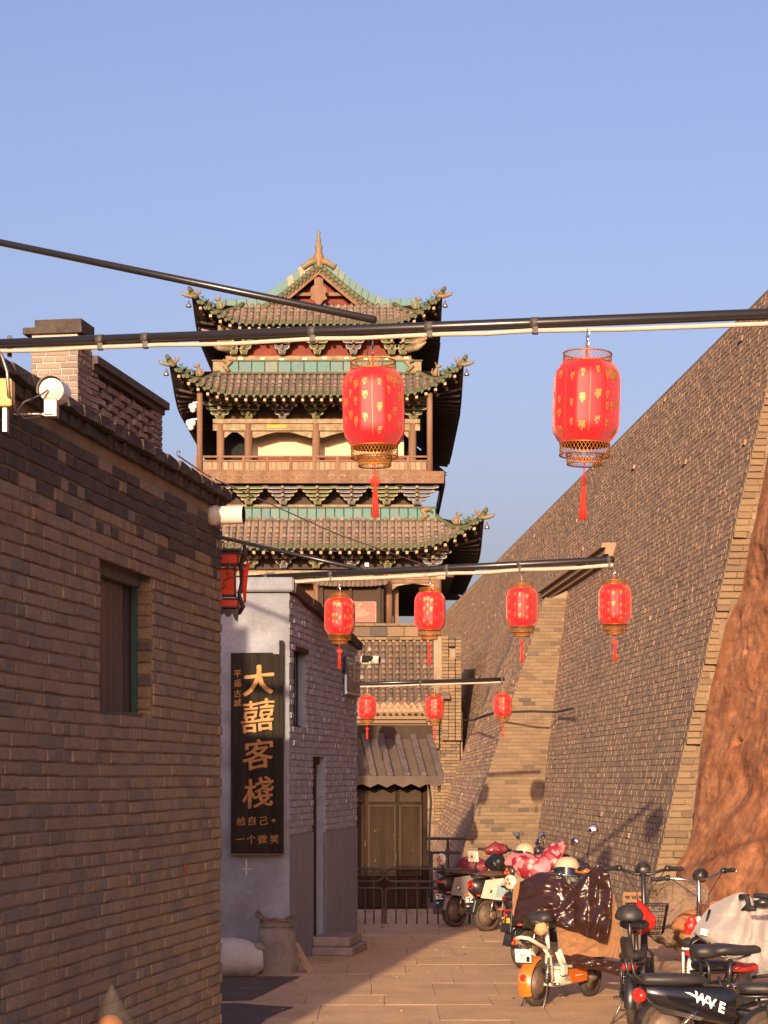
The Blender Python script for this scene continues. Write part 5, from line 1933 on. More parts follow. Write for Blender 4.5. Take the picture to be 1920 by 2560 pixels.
# cameras on the corner posts
for (px, py, s) in ((482, 1018, 1), (477, 1060, 1.2)):
    p_ = P(px, py, f2 - .8)
    c = part('cctv_camera', MB().lathe([(.14 * s, .16 * s), (.2 * s, .1 * s), (.2 * s, -.05 * s), (.14 * s, -.08 * s), (.12 * s, -.2 * s), (.02, -.26 * s)], p_, 12), [m_white], st2, world=True)
    part('camera_arm', MB().tube([p_ + V((0, 0, .2)), p_ + V((.42, 0, .25))], .05, 6), m_white, c, world=True)
# ------------------------------------------------------------------ vehicles: helpers, in local axes x forward, y left, z up
def loft(mb, secs, n=14, m=0, e=2.4, cap=True):
    """superellipse sections (x, y, z, ry, rz) strung along x"""
    vs = []
    for (x, y, z, ry, rz) in secs:
        for j in range(n):
            a = 6.28319 * j / n
            c, s = math.cos(a), math.sin(a)
            vs.append((x, y + ry * math.copysign(abs(c) ** (2 / e), c), z + rz * math.copysign(abs(s) ** (2 / e), s)))
    fs = [(i * n + j, i * n + (j + 1) % n, (i + 1) * n + (j + 1) % n, (i + 1) * n + j) for i in range(len(secs) - 1) for j in range(n)]
    if cap:
        fs += [tuple(range(n))[::-1], tuple((len(secs) - 1) * n + j for j in range(n))]
    return mb.add(vs, fs, m, 0, True)


m_tyre = mat('dusty_tyre', (.1, .07, .05), .9, col2=(.05, .038, .03), scale=18, bump=.4, bscale=120)
m_tyreb = mat('black_tyre', (.03, .027, .025), .85, col2=(.07, .05, .038), scale=14, fac=.3, bump=.4, bscale=120)
m_hub = mat('dusty_alloy', (.2, .15, .11), .6, .4, col2=(.12, .08, .055), scale=14, bump=.1)
m_cream = mat('cream_paint', (.62, .55, .42), .35, spec=.5, bump=.02, grain=.03, coat=.3)
m_orange = mat('orange_paint', (.6, .14, .012), .3, spec=.5, bump=.02, grain=.03, coat=.4)
m_tealp = mat('pale_teal_paint', (.28, .4, .42), .35, spec=.5, bump=.02, grain=.03)
m_greyp = mat('grey_paint', (.25, .24, .235), .4, spec=.5, bump=.02, dirt=(.2, .13, .08), damt=.5, dscale=9)
m_bluegrey = mat('blue_grey_paint', (.3, .36, .4), .35, spec=.5, bump=.02)
m_redseat = mat('red_vinyl', (.4, .03, .022), .4, spec=.5, bump=.1, bscale=160)
m_redbag = mat('red_plastic_bag', (.58, .022, .015), .25, spec=.5, bump=.6, bscale=25)
m_brownv = mat('maroon_leather_quilt', (.032, .012, .009), .27, spec=.6, bump=.25, bscale=26, grain=.06)
m_lining = mat('tan_lining', (0.247, 0.122, 0.051), .85, bump=.35, bscale=22, sheen=.3, grain=.08)
m_greyq = mat('grey_quilt', (0.338, 0.295, 0.266), .6, bump=.35, bscale=24, sheen=.2, grain=.05)
m_plate = mat('white_plate', (.7, .66, .58), .5, bump=0, grain=.03)
m_print = mat('dark_print', (.03, .03, .035), .6, bump=0)
m_whiteprint = mat('white_print', (.8, .78, .74), .5, bump=0)
m_orprint = mat('orange_print', (.75, .1, .015), .4, bump=0)
m_yellowp = mat('yellow_print', (.7, .45, .05), .5, bump=0)
m_glassm = mat('mirror_glass', (.85, .86, .88), .03, 1., bump=0, grain=0)
m_navy = mat('navy_visor', (.012, .018, .04), .2, spec=.5, bump=0)
m_orcloth = mat('peach_cloth', (.75, .3, .14), .85, bump=.5, bscale=40)


def pattern_mat(name, base, spot, third, vs, r0, r1):
    m = bpy.data.materials.new(name)
    m.use_nodes = True
    N, L = m.node_tree.nodes, m.node_tree.links
    b = N['Principled BSDF']
    b.inputs['Roughness'].default_value = .6
    g_ = N.new('ShaderNodeNewGeometry')
    vo = N.new('ShaderNodeTexVoronoi')
    vo.inputs['Scale'].default_value = vs
    L.new(g_.outputs['Position'], vo.inputs['Vector'])
    rp = N.new('ShaderNodeValToRGB')
    rp.color_ramp.interpolation = 'CONSTANT'
    e = rp.color_ramp.elements
    e[0].position, e[0].color = 0, (*spot, 1)
    e[1].position, e[1].color = r0, (*third, 1)
    q = e.new(r1)
    q.color = (*base, 1)
    L.new(vo.outputs['Distance'], rp.inputs[0])
    nz_ = N.new('ShaderNodeTexNoise')
    nz_.inputs['Scale'].default_value = vs * .45
    L.new(g_.outputs['Position'], nz_.inputs['Vector'])
    rp2 = N.new('ShaderNodeValToRGB')
    rp2.color_ramp.elements[0].position, rp2.color_ramp.elements[1].position = .5, .53
    L.new(nz_.outputs['Fac'], rp2.inputs[0])
    mx = N.new('ShaderNodeMix')
    mx.data_type = 'RGBA'
    L.new(rp2.outputs[0], mx.inputs[0])
    L.new(rp.outputs[0], mx.inputs[6])
    mx.inputs[7].default_value = (*(third if name.startswith('pink') else base), 1)
    L.new(mx.outputs[2], b.inputs['Base Color'])
    MATS[name] = m
    return m


m_floral = pattern_mat('pink_floral_cloth', (.22, .012, .025), (.75, .5, .42), (.62, .17, .18), 11, .18, .42)
m_dots = pattern_mat('red_dotted_cloth', (.16, .01, .02), (.7, .6, .55), (.16, .01, .02), 24, .2, .2)


def wheel(t, x, r, wd=.038, m_t=None, hub=.075, alloy=False):
    w = part('wheel', MB(), m_tyre, t)
    n = 28
    tm = MB()
    secs = []
    for i in range(n):
        a = 6.28319 * i / n
        for (rr, yy) in ((r - .055, -wd * .7), (r - .03, -wd), (r - .006, -wd * .7), (r, 0), (r - .006, wd * .7), (r - .03, wd), (r - .055, wd * .7)):
            secs.append((x + rr * math.cos(a), yy, r + rr * math.sin(a)))
    fs = [(i * 7 + j, ((i + 1) % n) * 7 + j, ((i + 1) % n) * 7 + j + 1, i * 7 + j + 1) for i in range(n) for j in range(6)]
    tm.add(secs, fs, 0, 0, True)
    part('tyre', tm, m_t or m_tyre, w)
    rx = Matrix.Rotation(R(90), 3, 'X')
    part('rim', MB().lathe([(r - .055, -wd * .7), (r - .062, -wd * .5), (r - .062, wd * .5), (r - .055, wd * .7)], (x, 0, r), 24, rx), m_hub, w)
    part('hub', MB().lathe([(.02, -.07), (hub * .8, -.045), (hub, -.03), (hub, .03), (hub * .8, .045), (.02, .07)], (x, 0, r), 18, rx), m_hub, w)
    sp_ = MB()
    for i in range(10 if alloy else 16):
        a = 6.28319 * i / (10 if alloy else 16)
        d_ = .18 if not alloy else 0
        sp_.tube([(x + hub * .9 * math.cos(a + d_), (.02 if i % 2 else -.02), r + hub * .9 * math.sin(a + d_)), (x + (r - .06) * math.cos(a), 0, r + (r - .06) * math.sin(a))], .012 if alloy else .0025, 5)
    part('spokes', sp_, m_hub if alloy else m_steel, w, kind='stuff')
    return w


def fender(t, x, r, a0, a1, wd, m, nm='fender', gap=.028):
    def fn(u, v):
        a = R(lerp(a0, a1, u))
        y = lerp(-wd, wd, v)
        rr = r + gap - .02 * (abs(2 * v - 1) ** 3)
        return V((x + rr * math.cos(a), y, r + rr * math.sin(a)))
    return part(nm, MB().grid(fn, 20, 6), m, t)


def saddle(t, x, z, ln=.27, wd=.1, m=None, nm='saddle', nose=.035):
    mb = MB()
    secs = []
    for f, w_, zt, h_ in ((0, .5, -.012, .018), (.04, .8, 0, .034), (.2, 1.0, .008, .042), (.45, .86, .0, .042), (.68, .55, -.006, .036), (.9, .38, .0, .03), (.97, .3, -.004, .022), (1, .14, -.008, .012)):
        secs.append((x - ln / 2 + f * ln, 0, z + zt, max(wd * w_, .01) if f < .6 else max(nose * w_ * 2.2, .008), h_))
    loft(mb, secs, 14, e=2.6)
    s_ = part(nm, mb, m or m_leather, t)
    part('saddle_rail', MB().tube([(x - ln * .3, .03, z - .04), (x, .025, z - .07), (x + ln * .3, .01, z - .04)], .006, 5).tube([(x - ln * .3, -.03, z - .04), (x, -.025, z - .07), (x + ln * .3, -.01, z - .04)], .006, 5), m_steel, s_)
    for k, dx in enumerate((-.06, -.03)):
        part('saddle_spring', MB().tube([(x + dx - .03 + .012 * math.cos(i * 1.2), .05 * (1 if k else -1) + .012 * math.sin(i * 1.2), z - .03 - i * .004) for i in range(12)], .003, 4), m_steel, s_)
    return s_


def handlebar(t, x, z, w, m=None, rise=.05, sweep=.12, turn=0., roll=0., light=True, lm=None, grip_r=.019):
    """bar with grips, levers, cables and head lamp; turned about the stem"""
    hb_ = part('handlebar', MB(), m or m_black, t)
    rt = Matrix.Rotation(turn, 3, 'Z') @ Matrix.Rotation(roll, 3, 'X')
    o = V((x, 0, z))
    q = lambda a, b, c: o + rt @ V((a, b, c))
    h = w / 2
    part('bar', MB().tube([q(-sweep, h, rise), q(-sweep * .5, h * .72, rise * 1.0), q(-.01, h * .45, rise * .55), q(0, h * .2, 0), q(0, -h * .2, 0), q(-.01, -h * .45, rise * .55), q(-sweep * .5, -h * .72, rise * 1.0), q(-sweep, -h, rise)], .0125, 9), m or m_black, hb_)
    for s in (-1, 1):
        d = (q(-sweep, s * h, rise) - q(-sweep * .5, s * h * .72, rise)).normalized()
        e = q(-sweep, s * h, rise)
        g_ = part('grip', MB().tube([e - d * .12, e - d * .11, e + d * .0, e + d * .012], [grip_r * .8, grip_r, grip_r, grip_r * .7], 10), m_rubber, hb_)
        part('switch_block', MB().tube([e - d * .155, e - d * .122], .026, 10), m_plastic, g_)
        part('brake_lever', MB().tube([e - d * .14 + rt @ V((.02, 0, -.01)), e - d * .1 + rt @ V((.06, 0, -.015)), e - d * .0 + rt @ V((.07, 0, -.02))], .006, 6), m_chrome if m is m_chrome else m_black, g_)
        part('cable', MB().tube([e - d * .14, e - d * .18 + V((.05, 0, -.03)), q(.05, s * .05, -.15), q(.02, s * .03, -.4)], .004, 5), m_rubber, hb_)
    if light:
        lmb = MB()
        c = q(.05, 0, .035)
        lmb.lathe([(.02, -.07), (.05, -.06), (.062, -.02), (.066, .03), (.06, .045)], c, 16, rot_to(rt @ V((1, 0, 0))))
        lp_ = part('head_lamp', lmb, m_plastic, hb_)
        part('lens', MB().lathe([(.058, .046), (.04, .058), (.001, .062)], c, 16, rot_to(rt @ V((1, 0, 0)))), m_glassm, lp_)
        part('dial', MB().lathe([(.04, 0), (.04, .008), (.034, .01)], c + V((-.05, 0, .035)), 14, rot_to(rt @ V((-.6, 0, 1)))), lm or m_plastic, lp_)
    return hb_


def mirror(t, base, top, face, r=.045):
    base, top = V(base), V(top)
    m_ = part('mirror', MB().tube([base, base.lerp(top, .4) + V((0, 0, .03)), top], .005, 6), m_black, t)
    part('mirror_shell', MB().lathe([(.008, -.02), (r * .8, -.014), (r, 0), (r * .97, .004)], top, 18, rot_to(face)), m_plastic, m_)
    part('mirror_glass', MB().lathe([(r * .92, .004), (r * .9, .0055), (.001, .006)], top, 18, rot_to(face)), m_glassm, m_)


def shock(t, a, b, m=None):
    a, b = V(a), V(b)
    s = part('shock_absorber', MB().tube([a, b], .011, 8), m_chrome, t)
    k = 40
    d = (b - a)
    rt = rot_to(d)
    part('spring', MB().tube([a + d * (.15 + .6 * i / k) + rt @ V((.022 * math.cos(i * .95), .022 * math.sin(i * .95), 0)) for i in range(k + 1)], .0045, 5), m or m_steel, s)
    part('sleeve', MB().tube([a, a.lerp(b, .2)], .02, 8), m_black, s)


def logo_tri(t, c, nrm, s, par, m=None):
    """three-blade emblem"""
    rt = rot_to(nrm)
    mb = MB()
    for k in range(3):
        a = R(90 + 120 * k)
        u, v = V((math.cos(a), math.sin(a), 0)), V((-math.sin(a), math.cos(a), 0))
        pts = [u * s * .12, u * s * .45 + v * s * .42, u * s, u * s * .45 - v * s * .42]
        mb.add([V(c) + rt @ p_ + rt @ V((0, 0, .002)) for p_ in pts], [(0, 1, 2, 3)])
    part('emblem', mb, m or m_orprint, par)


def text_part(par, s, size, o, ux, uy, m, nm='lettering', bold=0.):
    mb = MB()
    put_text(mb, s, size, o, ux, uy, bold)
    return part(nm, mb, m, par)


def place(t, rear, fwd):
    t.location = (rear[0], rear[1], GZ)
    t.rotation_euler = (0, 0, math.atan2(fwd[1], fwd[0]))


RGT, UPV = V((0, -1, 0)), V((0, 0, 1))


# ------------------------------------------------------------------ small orange electric bike
def orange_bike():
    t = thing('electric_bike', 'small white and orange electric bike with plate, parked under a maroon quilt', 'electric bike', group='electric bikes and scooters parked by the wall')
    L_ = .98
    wheel(t, 0, .2, .042, m_tyre, .1)
    wheel(t, L_, .185, .036, m_tyreb, .05)
    f = fender(t, 0, .2, 95, 205, .062, m_orange, 'rear_fender', .035)
    # sunburst and reflector on the tail of the fender
    a = R(165)
    c = V((.24 * math.cos(a), 0, .2 + .24 * math.sin(a)))
    nr = V((math.cos(a), 0, math.sin(a)))
    part('reflector', MB().lathe([(.03, 0), (.03, .008), (.022, .012), (.001, .013)], c, 16, rot_to(nr)), m_redpl, f)
    rt = rot_to(nr)
    mb = MB()
    for k in range(12):
        a_ = k * .5236
        mb.add([c + rt @ V((math.cos(a_ + d_) * q, math.sin(a_ + d_) * q, .004 - (q > .04) * .006)) for d_, q in ((-.15, .034), (.15, .034), (0, .058))], [(0, 1, 2)])
    part('sunburst', mb, m_gold, f)
    # frame
    part('seat_tube', MB().tube([(.16, 0, .2), (.2, 0, .5), (.16, 0, .72)], .02, 10), m_cream, t)
    for s in (-1, 1):
        part('frame_rail', MB().tube([(0, s * .075, .2), (.18, s * .075, .17), (.72, s * .06, .17), (.86, s * .03, .3)], .016, 8), m_cream, t)
        part('rack_stay', MB().tube([(.16, s * .07, .22), (.1, s * .075, .42), (-.03, s * .075, .52)], .015, 8), m_cream, t)
        shock(t, (.0, s * .095, .2), (.06, s * .085, .42))
    part('rear_rail', MB().tube([(-.0, .075, .5), (-.16, .085, .56), (-.24, .06, .6), (-.27, 0, .61), (-.24, -.06, .6), (-.16, -.085, .56), (.02, -.08, .5), (.14, -.06, .46)], .017, 9), m_cream, t)
    mb = MB()
    loft(mb, [(-.2, 0, .565, .02, .01), (-.17, 0, .565, .06, .022), (-.02, 0, .545, .07, .024), (.08, 0, .53, .05, .02), (.1, 0, .53, .02, .01)])
    part('rear_pad', mb, m_leather, t)
    pl_ = part('number_plate', MB().box((-.235, 0, .45), (.006, .155, .115), Matrix.Rotation(R(-8), 3, 'Y'), bev=.002), m_plate, t)
    text_part(pl_, '雅迪', .03, (-.2405, .0, .455), RGT, UPV, m_print)
    text_part(pl_, '电动车', .017, (-.2385, .0, .428), RGT, UPV, m_orprint)
    part('plate_patch', MB().box((-.2395, -.05, .425), (.004, .03, .045)), m_navy, pl_)
    part('plate_bracket', MB().box((-.2, 0, .52), (.06, .05, .012)), m_steel, t)
    # battery deck
    mb = MB()
    loft(mb, [(.24, 0, .235, .07, .045), (.26, 0, .235, .085, .062), (.5, 0, .235, .085, .062), (.52, 0, .235, .07, .05)], e=5)
    part('battery_box', mb, m_cream, t)
    part('deck', MB().box((.5, 0, .315), (.52, .2, .025), bev=.008), m_cream, t)
    for s in (-1, 1):
        part('side_panel', MB().prism([(.46, .17), (.74, .17), (.74, .29), (.38, .29)], (0, s * .092, 0), (1, 0, 0), (0, 0, 1), (0, s * .008, 0)), m_orange, t)
        part('grey_inlay', MB().prism([(.24, .25), (.33, .25), (.33, .21), (.37, .21), (.37, .25), (.4, .25), (.38, .29), (.24, .29)], (0, s * .094, 0), (1, 0, 0), (0, 0, 1), (0, s * .004, 0)), m_bluegrey, t)
        part('stripe', MB().box((.58, s * .1015, .23), (.13, .002, .006)), m_whiteprint, t)
    part('down_tube', MB().tube([(.72, 0, .3), (.84, 0, .38), (.86, 0, .9)], .024, 10), m_cream, t)
    part('fork', MB().tube([(L_, .06, .185), (.93, .06, .45), (.9, 0, .52), (.93, -.06, .45), (L_, -.06, .185)], .015, 8), m_black, t)
    fender(t, L_, .185, 20, 150, .045, m_black, 'front_fender')
    saddle(t, .14, .76, .3, .12)
    part('saddle_pad_tail', MB().lathe([(.001, .01), (.06, .005), (.07, -.02), (.05, -.04)], (.02, 0, .74), 14), m_leather, t)
    hb_ = handlebar(t, .82, 1.08, .62, m_chrome, .02, .1, .0)
    part('stem', MB().tube([(.86, 0, .85), (.82, 0, 1.08)], .018, 9), m_chrome, t)
    part('dial_cowl', MB().ell((.84, 0, 1.13), (.05, .08, .03)), mat('amber_lens', (.5, .12, .015), .15, spec=.5, bump=0), hb_)
    # centre stand
    for s in (-1, 1):
        part('stand_leg', MB().tube([(.04, s * .09, .22), (-.02, s * .1, .08), (-.1, s * .11, -.02), (-.12, s * .06, -.022)], .008, 6), m_steel, t)
    part('stand_foot', MB().tube([(-.12, .06, -.022), (-.12, -.06, -.022)], .008, 6), m_steel, t)
    part('foot_peg', MB().tube([(.1, -.09, .19), (.1, -.17, .19)], .012, 8), m_chrome, t)
    part('lock_bar', MB().tube([(.2, -.11, .48), (.25, -.12, .4), (.3, -.12, .33)], .017, 8).tube([(.16, -.11, .46), (.21, -.12, .36), (.3, -.12, .33)], .017, 8).box((.27, -.12, .3), (.09, .04, .1), bev=.012), m_cream, t)
    return t


ob = orange_bike()
place(ob, (1.31, 17.85), (.55, .835))


def to_w(o, p):
    return Matrix.Translation(o.location) @ Matrix.Rotation(o.rotation_euler.z, 4, 'Z') @ V(p)


# scrunched peach cloth tied under the saddle
mb = MB()
cq = to_w(ob, (.0, -.04, .67))
mb.grid(lambda a, b: cq + V((.055 * math.sin(math.pi * b) * math.cos(6.283 * a) * (1 + .35 * mn.noise(V((a * 9, b * 6, 1)))), .05 * math.sin(math.pi * b) * math.sin(6.283 * a), .06 * math.cos(math.pi * b) + .012 * mn.noise(V((a * 12, b * 9, 4))))), 22, 14)
solo('peach_cloth', mb, m_orcloth, 'crumpled peach cloth tied under the saddle of the orange electric bike', 'cloth', cq - V((0, 0, .06)))


def sheet(ctrl, nu, nv, puff, bulge=.0, fold=0., seed=0., squares=(5, 3), ny=V((0, -1, 0))):
    """cloth over a grid of control points (rows top to bottom, world points); quilted squares puffed out"""
    rows, cols_ = len(ctrl), len(ctrl[0])

    def cr(p0, p1, p2, p3, t):
        return .5 * ((2 * p1) + (p2 - p0) * t + (2 * p0 - 5 * p1 + 4 * p2 - p3) * t * t + (3 * p1 - p0 - 3 * p2 + p3) * t ** 3)

    def spl(pts, f):
        f *= len(pts) - 1
        i = min(int(f), len(pts) - 2)
        g = lambda k: pts[min(max(k, 0), len(pts) - 1)]
        return cr(g(i - 1), g(i), g(i + 1), g(i + 2), f - i)

    def fn(a, b):
        p = spl([spl(r_, a) for r_ in ctrl], b)
        q = (abs(math.sin(math.pi * a * squares[0])) * abs(math.sin(math.pi * b * squares[1]))) ** .45
        n1 = mn.fractal(V((a * 4 + seed, b * 3, seed)), 1., 2., 3) * fold
        n2 = math.sin((a * 3.1 + b * 1.7) * 9 + 3 * mn.noise(V((a * 3, b * 3, seed)))) * fold * .35
        e = math.sin(math.pi * min(max(a, .0), 1)) ** .4
        return p + ny * (puff * q + bulge * e + n1 + n2)
    mb = MB()
    mb.grid(fn, nu, nv)
    # back face, a finger's breadth behind, and the rim
    mb.grid(lambda a, b: fn(a, b) - ny * .03, nu, nv)
    for f1 in (lambda s: (s, 0.), lambda s: (s, 1.), lambda s: (0., s), lambda s: (1., s)):
        mb.grid(lambda a, b: fn(*f1(a)) - ny * .03 * b, nu, 1)
    return mb


def PP(rows):
    return [[P(*c) for c in r_] for r_ in rows]


qt = thing('maroon_quilt', 'shiny maroon quilted wind apron with tan lining hung on the orange electric bike', 'quilt', P(1420, 2420, 18.22))
c1 = PP([[(1300, 2205, 18.57), (1352, 2181, 18.42), (1400, 2192, 18.32), (1432, 2212, 18.27), (1470, 2180, 18.17), (1496, 2162, 18.07), (1524, 2186, 18.02)],
         [(1296, 2235, 18.52), (1350, 2225, 18.32), (1400, 2232, 18.24), (1432, 2240, 18.20), (1470, 2225, 18.12), (1500, 2222, 18.02), (1529, 2235, 17.97)],
         [(1289, 2268, 18.47), (1350, 2270, 18.27), (1400, 2275, 18.20), (1432, 2282, 18.17), (1470, 2285, 18.07), (1500, 2288, 18.00), (1528, 2295, 17.94)],
         [(1284, 2297, 18.42), (1345, 2303, 18.27), (1390, 2312, 18.20), (1432, 2325, 18.17), (1470, 2340, 18.07), (1495, 2350, 18.02), (1517, 2358, 17.94)]])
part('leather_face', sheet(c1, 70, 44, .035, .03, .045, 2.0, (6, 3)), m_brownv, qt, world=True)
c2 = PP([[(1382, 2290, 18.32), (1420, 2300, 18.30), (1470, 2305, 18.22), (1520, 2260, 18.17), (1530, 2230, 18.12), (1545, 2280, 18.07)],
         [(1392, 2330, 18.30), (1425, 2345, 18.28), (1470, 2350, 18.20), (1515, 2330, 18.12), (1540, 2320, 18.08), (1556, 2340, 18.04)],
         [(1400, 2395, 18.30), (1430, 2395, 18.27), (1470, 2392, 18.20), (1515, 2392, 18.12), (1540, 2396, 18.08), (1549, 2400, 18.04)]])
part('lining', sheet(c2, 50, 36, .02, .02, .04, 5.0, (4, 2)), m_lining, qt, world=True)
c3 = PP([[(1402, 2388, 18.29), (1440, 2384, 18.25), (1476, 2392, 18.18), (1490, 2396, 18.16), (1530, 2402, 18.10), (1549, 2404, 18.04)],
         [(1404, 2410, 18.26), (1440, 2408, 18.20), (1476, 2412, 18.14), (1490, 2414, 18.12), (1530, 2425, 18.04), (1549, 2428, 18.00)],
         [(1408, 2418, 18.29), (1440, 2420, 18.25), (1476, 2422, 18.18), (1490, 2424, 18.16), (1530, 2436, 18.10), (1548, 2441, 18.04)]])
part('lower_roll', sheet(c3, 44, 20, .03, .03, .02, 8.0, (2, 1)), m_brownv, qt, world=True)
c4 = PP([[(1284, 2215, 18.62), (1300, 2200, 18.62)], [(1282, 2250, 18.57), (1298, 2245, 18.54)], [(1283, 2290, 18.52), (1296, 2296, 18.50)]])
part('side_lining', sheet(c4, 10, 14, .01, .0, .01, 3., (1, 2)), m_lining, qt, world=True)


# ------------------------------------------------------------------ scooters
def scooter(label, body, side, tail, backrest=None, plate='爱玛', logo=True, mirrors=True, bigpad=None, lettering=None, hbw=.62, rear_f=None):
    t = thing('electric_scooter', label, 'electric scooter', group='electric bikes and scooters parked by the wall')
    L_ = 1.08
    wheel(t, 0, .205, .05, m_tyre, .11)
    wheel(t, L_, .2, .045, m_tyre, .07, True)
    # rear shell: tail cone in one colour, flank panels in others
    mb = MB()
    loft(mb, [(-.27, 0, .6, .03, .03), (-.25, 0, .58, .075, .08), (-.16, 0, .56, .115, .12), (.05, 0, .54, .135, .14), (.25, 0, .52, .135, .12), (.38, 0, .5, .1, .1)], 16, e=2.6)
    part('tail_shell', mb, tail, t)
    for s in (-1, 1):
        mb = MB()
        poly = [(-.2, .44), (-.12, .66), (.16, .68), (.3, .6), (.36, .42), (.1, .4)]
        mb.prism(poly, (0, s * .128, 0), (1, 0, 0), (0, 0, 1), (0, s * .014, 0))
        fl = part('flank_panel', mb, body, t)
        mb = MB()
        poly = [(.02, .44), (.06, .58), (.14, .63), (.28, .6), (.34, .44)]
        mb.prism(poly, (0, s * .143, 0), (1, 0, 0), (0, 0, 1), (0, s * .006, 0))
        sp_ = part('side_inlay', mb, side, fl)
        part('badge', MB().lathe([(.024, 0), (.024, .004)], (-.05, s * .143, .52), 14, rot_to((0, s, 0))), m_chrome, fl)
        if lettering and s < 0:
            part('label_plate', MB().box((.245, -.151, .555), (.13, .003, .05)), m_plate, sp_)
            text_part(sp_, lettering, .045, (.25, -.1535, .555), (1, 0, 0), UPV, m_print)
    if logo:
        ring = V((-.262, 0, .6))
        part('tail_lamp_ring', MB().tube([ring + V((-.004 - .03 * math.cos(a * .3927) * 0, .055 * math.cos(a * .3927), .055 * math.sin(a * .3927))) for a in range(16)], .008, 6, closed=True), m_redpl, t)
        text_part(t, 'M', .07, (-.279, 0, .6), RGT, UPV, m_redpl, 'emblem', .004)
    else:
        part('tail_lamp', MB().box((-.26, 0, .6), (.05, .16, .05), bev=.02), m_redpl, t)
    for s in (-1, 1):
        part('indicator', MB().ell((-.23, s * .12, .47), (.03, .035, .016)), m_redpl if s < 0 else m_orange, t)
    f = fender(t, 0, .205, 70, 172, .07, rear_f or m_plastic, 'rear_fender', .05)
    part('mud_flap', MB().box((-.255, 0, .33), (.012, .15, .16), Matrix.Rotation(R(16), 3, 'Y'), bev=.004), m_plastic, t)
    if plate:
        pl_ = part('number_plate', MB().box((-.275, 0, .41), (.008, .19, .085), bev=.003), m_plastic, t)
        text_part(pl_, plate, .085, (-.2805, 0, .41), RGT, UPV, m_whiteprint, 'lettering', .003)
        part('sticker', MB().box((-.29, .02, .33), (.004, .05, .016)), m_plate, pl_)
    mb = MB()
    loft(mb, [(-.2, 0, .7, .07, .02), (-.17, 0, .715, .11, .04), (.1, 0, .73, .13, .045), (.35, 0, .71, .11, .04), (.4, 0, .7, .06, .02)], 14)
    part('seat', mb, mat('brown_seat', (.09, .045, .028), .5, spec=.4, bump=.1), t)
    # motor arm and shocks
    for s in (-1, 1):
        part('swing_arm', MB().box((.12, s * .085, .21), (.32, .035, .085), bev=.02), m_hub, t)
        shock(t, (-.02, s * .1, .22), (.04, s * .1, .46))
    part('motor_cover', MB().lathe([(.06, 0), (.055, .03), (.02, .035)], (.02, -.09, .21), 16, rot_to((0, -1, 0))), m_hub, t)
    part('floor_board', MB().box((.6, 0, .28), (.42, .26, .05), bev=.015), m_plastic, t)
    mb = MB()
    loft(mb, [(.36, 0, .4, .12, .12), (.42, 0, .34, .12, .07), (.46, 0, .3, .12, .03)], 14)
    part('under_seat', mb, tail, t)
    # leg shield and front
    mb = MB().grid(lambda a, b: V((.8 + .1 * b + .05 * math.sin(math.pi * b) - .04 * (2 * a - 1) ** 2, lerp(-.19, .19, a) * (1 - .35 * abs(b - .45)), .28 + b * .58)), 10, 8)
    mb.grid(lambda a, b: V((.83 + .1 * b + .05 * math.sin(math.pi * b) - .04 * (2 * a - 1) ** 2, lerp(-.19, .19, a) * (1 - .35 * abs(b - .45)), .28 + b * .58)), 10, 8)
    part('leg_shield', mb, body, t)
    fender(t, L_, .2, 25, 150, .06, body, 'front_fender', .035)
    part('fork', MB().tube([(L_, .07, .2), (.95, .07, .5), (.93, 0, .62), (.95, -.07, .5), (L_, -.07, .2)], .018, 8), m_black, t)
    part('steering_column', MB().tube([(.92, 0, .6), (.84, 0, .98)], .028, 8), m_plastic, t)
    hb_ = handlebar(t, .84, .97, hbw, m_black, .03, .1)
    if mirrors:
        mirror(hb_, (.8, .2, 1.0), (.78, .3, 1.2), (-1, .15, .05))
        mirror(hb_, (.8, -.2, 1.0), (.77, -.22, 1.22), (-1, -.1, .05))
    part('grab_rail', MB().tube([(-.05, .12, .7), (-.22, .11, .73), (-.27, 0, .74), (-.22, -.11, .73), (-.05, -.12, .7)], .012, 8), m_black, t)
    if backrest:
        b_ = part('backrest', MB().ell((-.24, 0, .9), (.035, .085, .075), nu=16, nv=10), backrest, t)
        part('backrest_stem', MB().tube([(-.2, 0, .72), (-.24, 0, .86)], .016, 8), m_black, b_)
        logo_tri(t, (-.277, 0, .9), (-1, 0, 0), .05, b_)
    if bigpad:
        b_ = part('backrest', MB().box((-.22, 0, .96), (.03, .2, .14), Matrix.Rotation(R(-6), 3, 'Y') , bev=.012), bigpad, t)
        part('backrest_stem', MB().tube([(-.16, 0, .74), (-.21, 0, .92)], .014, 8), m_black, b_)
        part('pad_ring', MB().tube([V((-.238, .042 * math.cos(a * .3927), .96 + .042 * math.sin(a * .3927))) for a in range(16)], .0025, 5, closed=True), m_print, b_)
        text_part(b_, 'M', .055, (-.241, 0, .96), RGT, UPV, m_print, 'emblem', .002)
    part('side_stand', MB().tube([(.3, .1, .2), (.26, .2, .0)], .01, 6), m_steel, t)
    return t


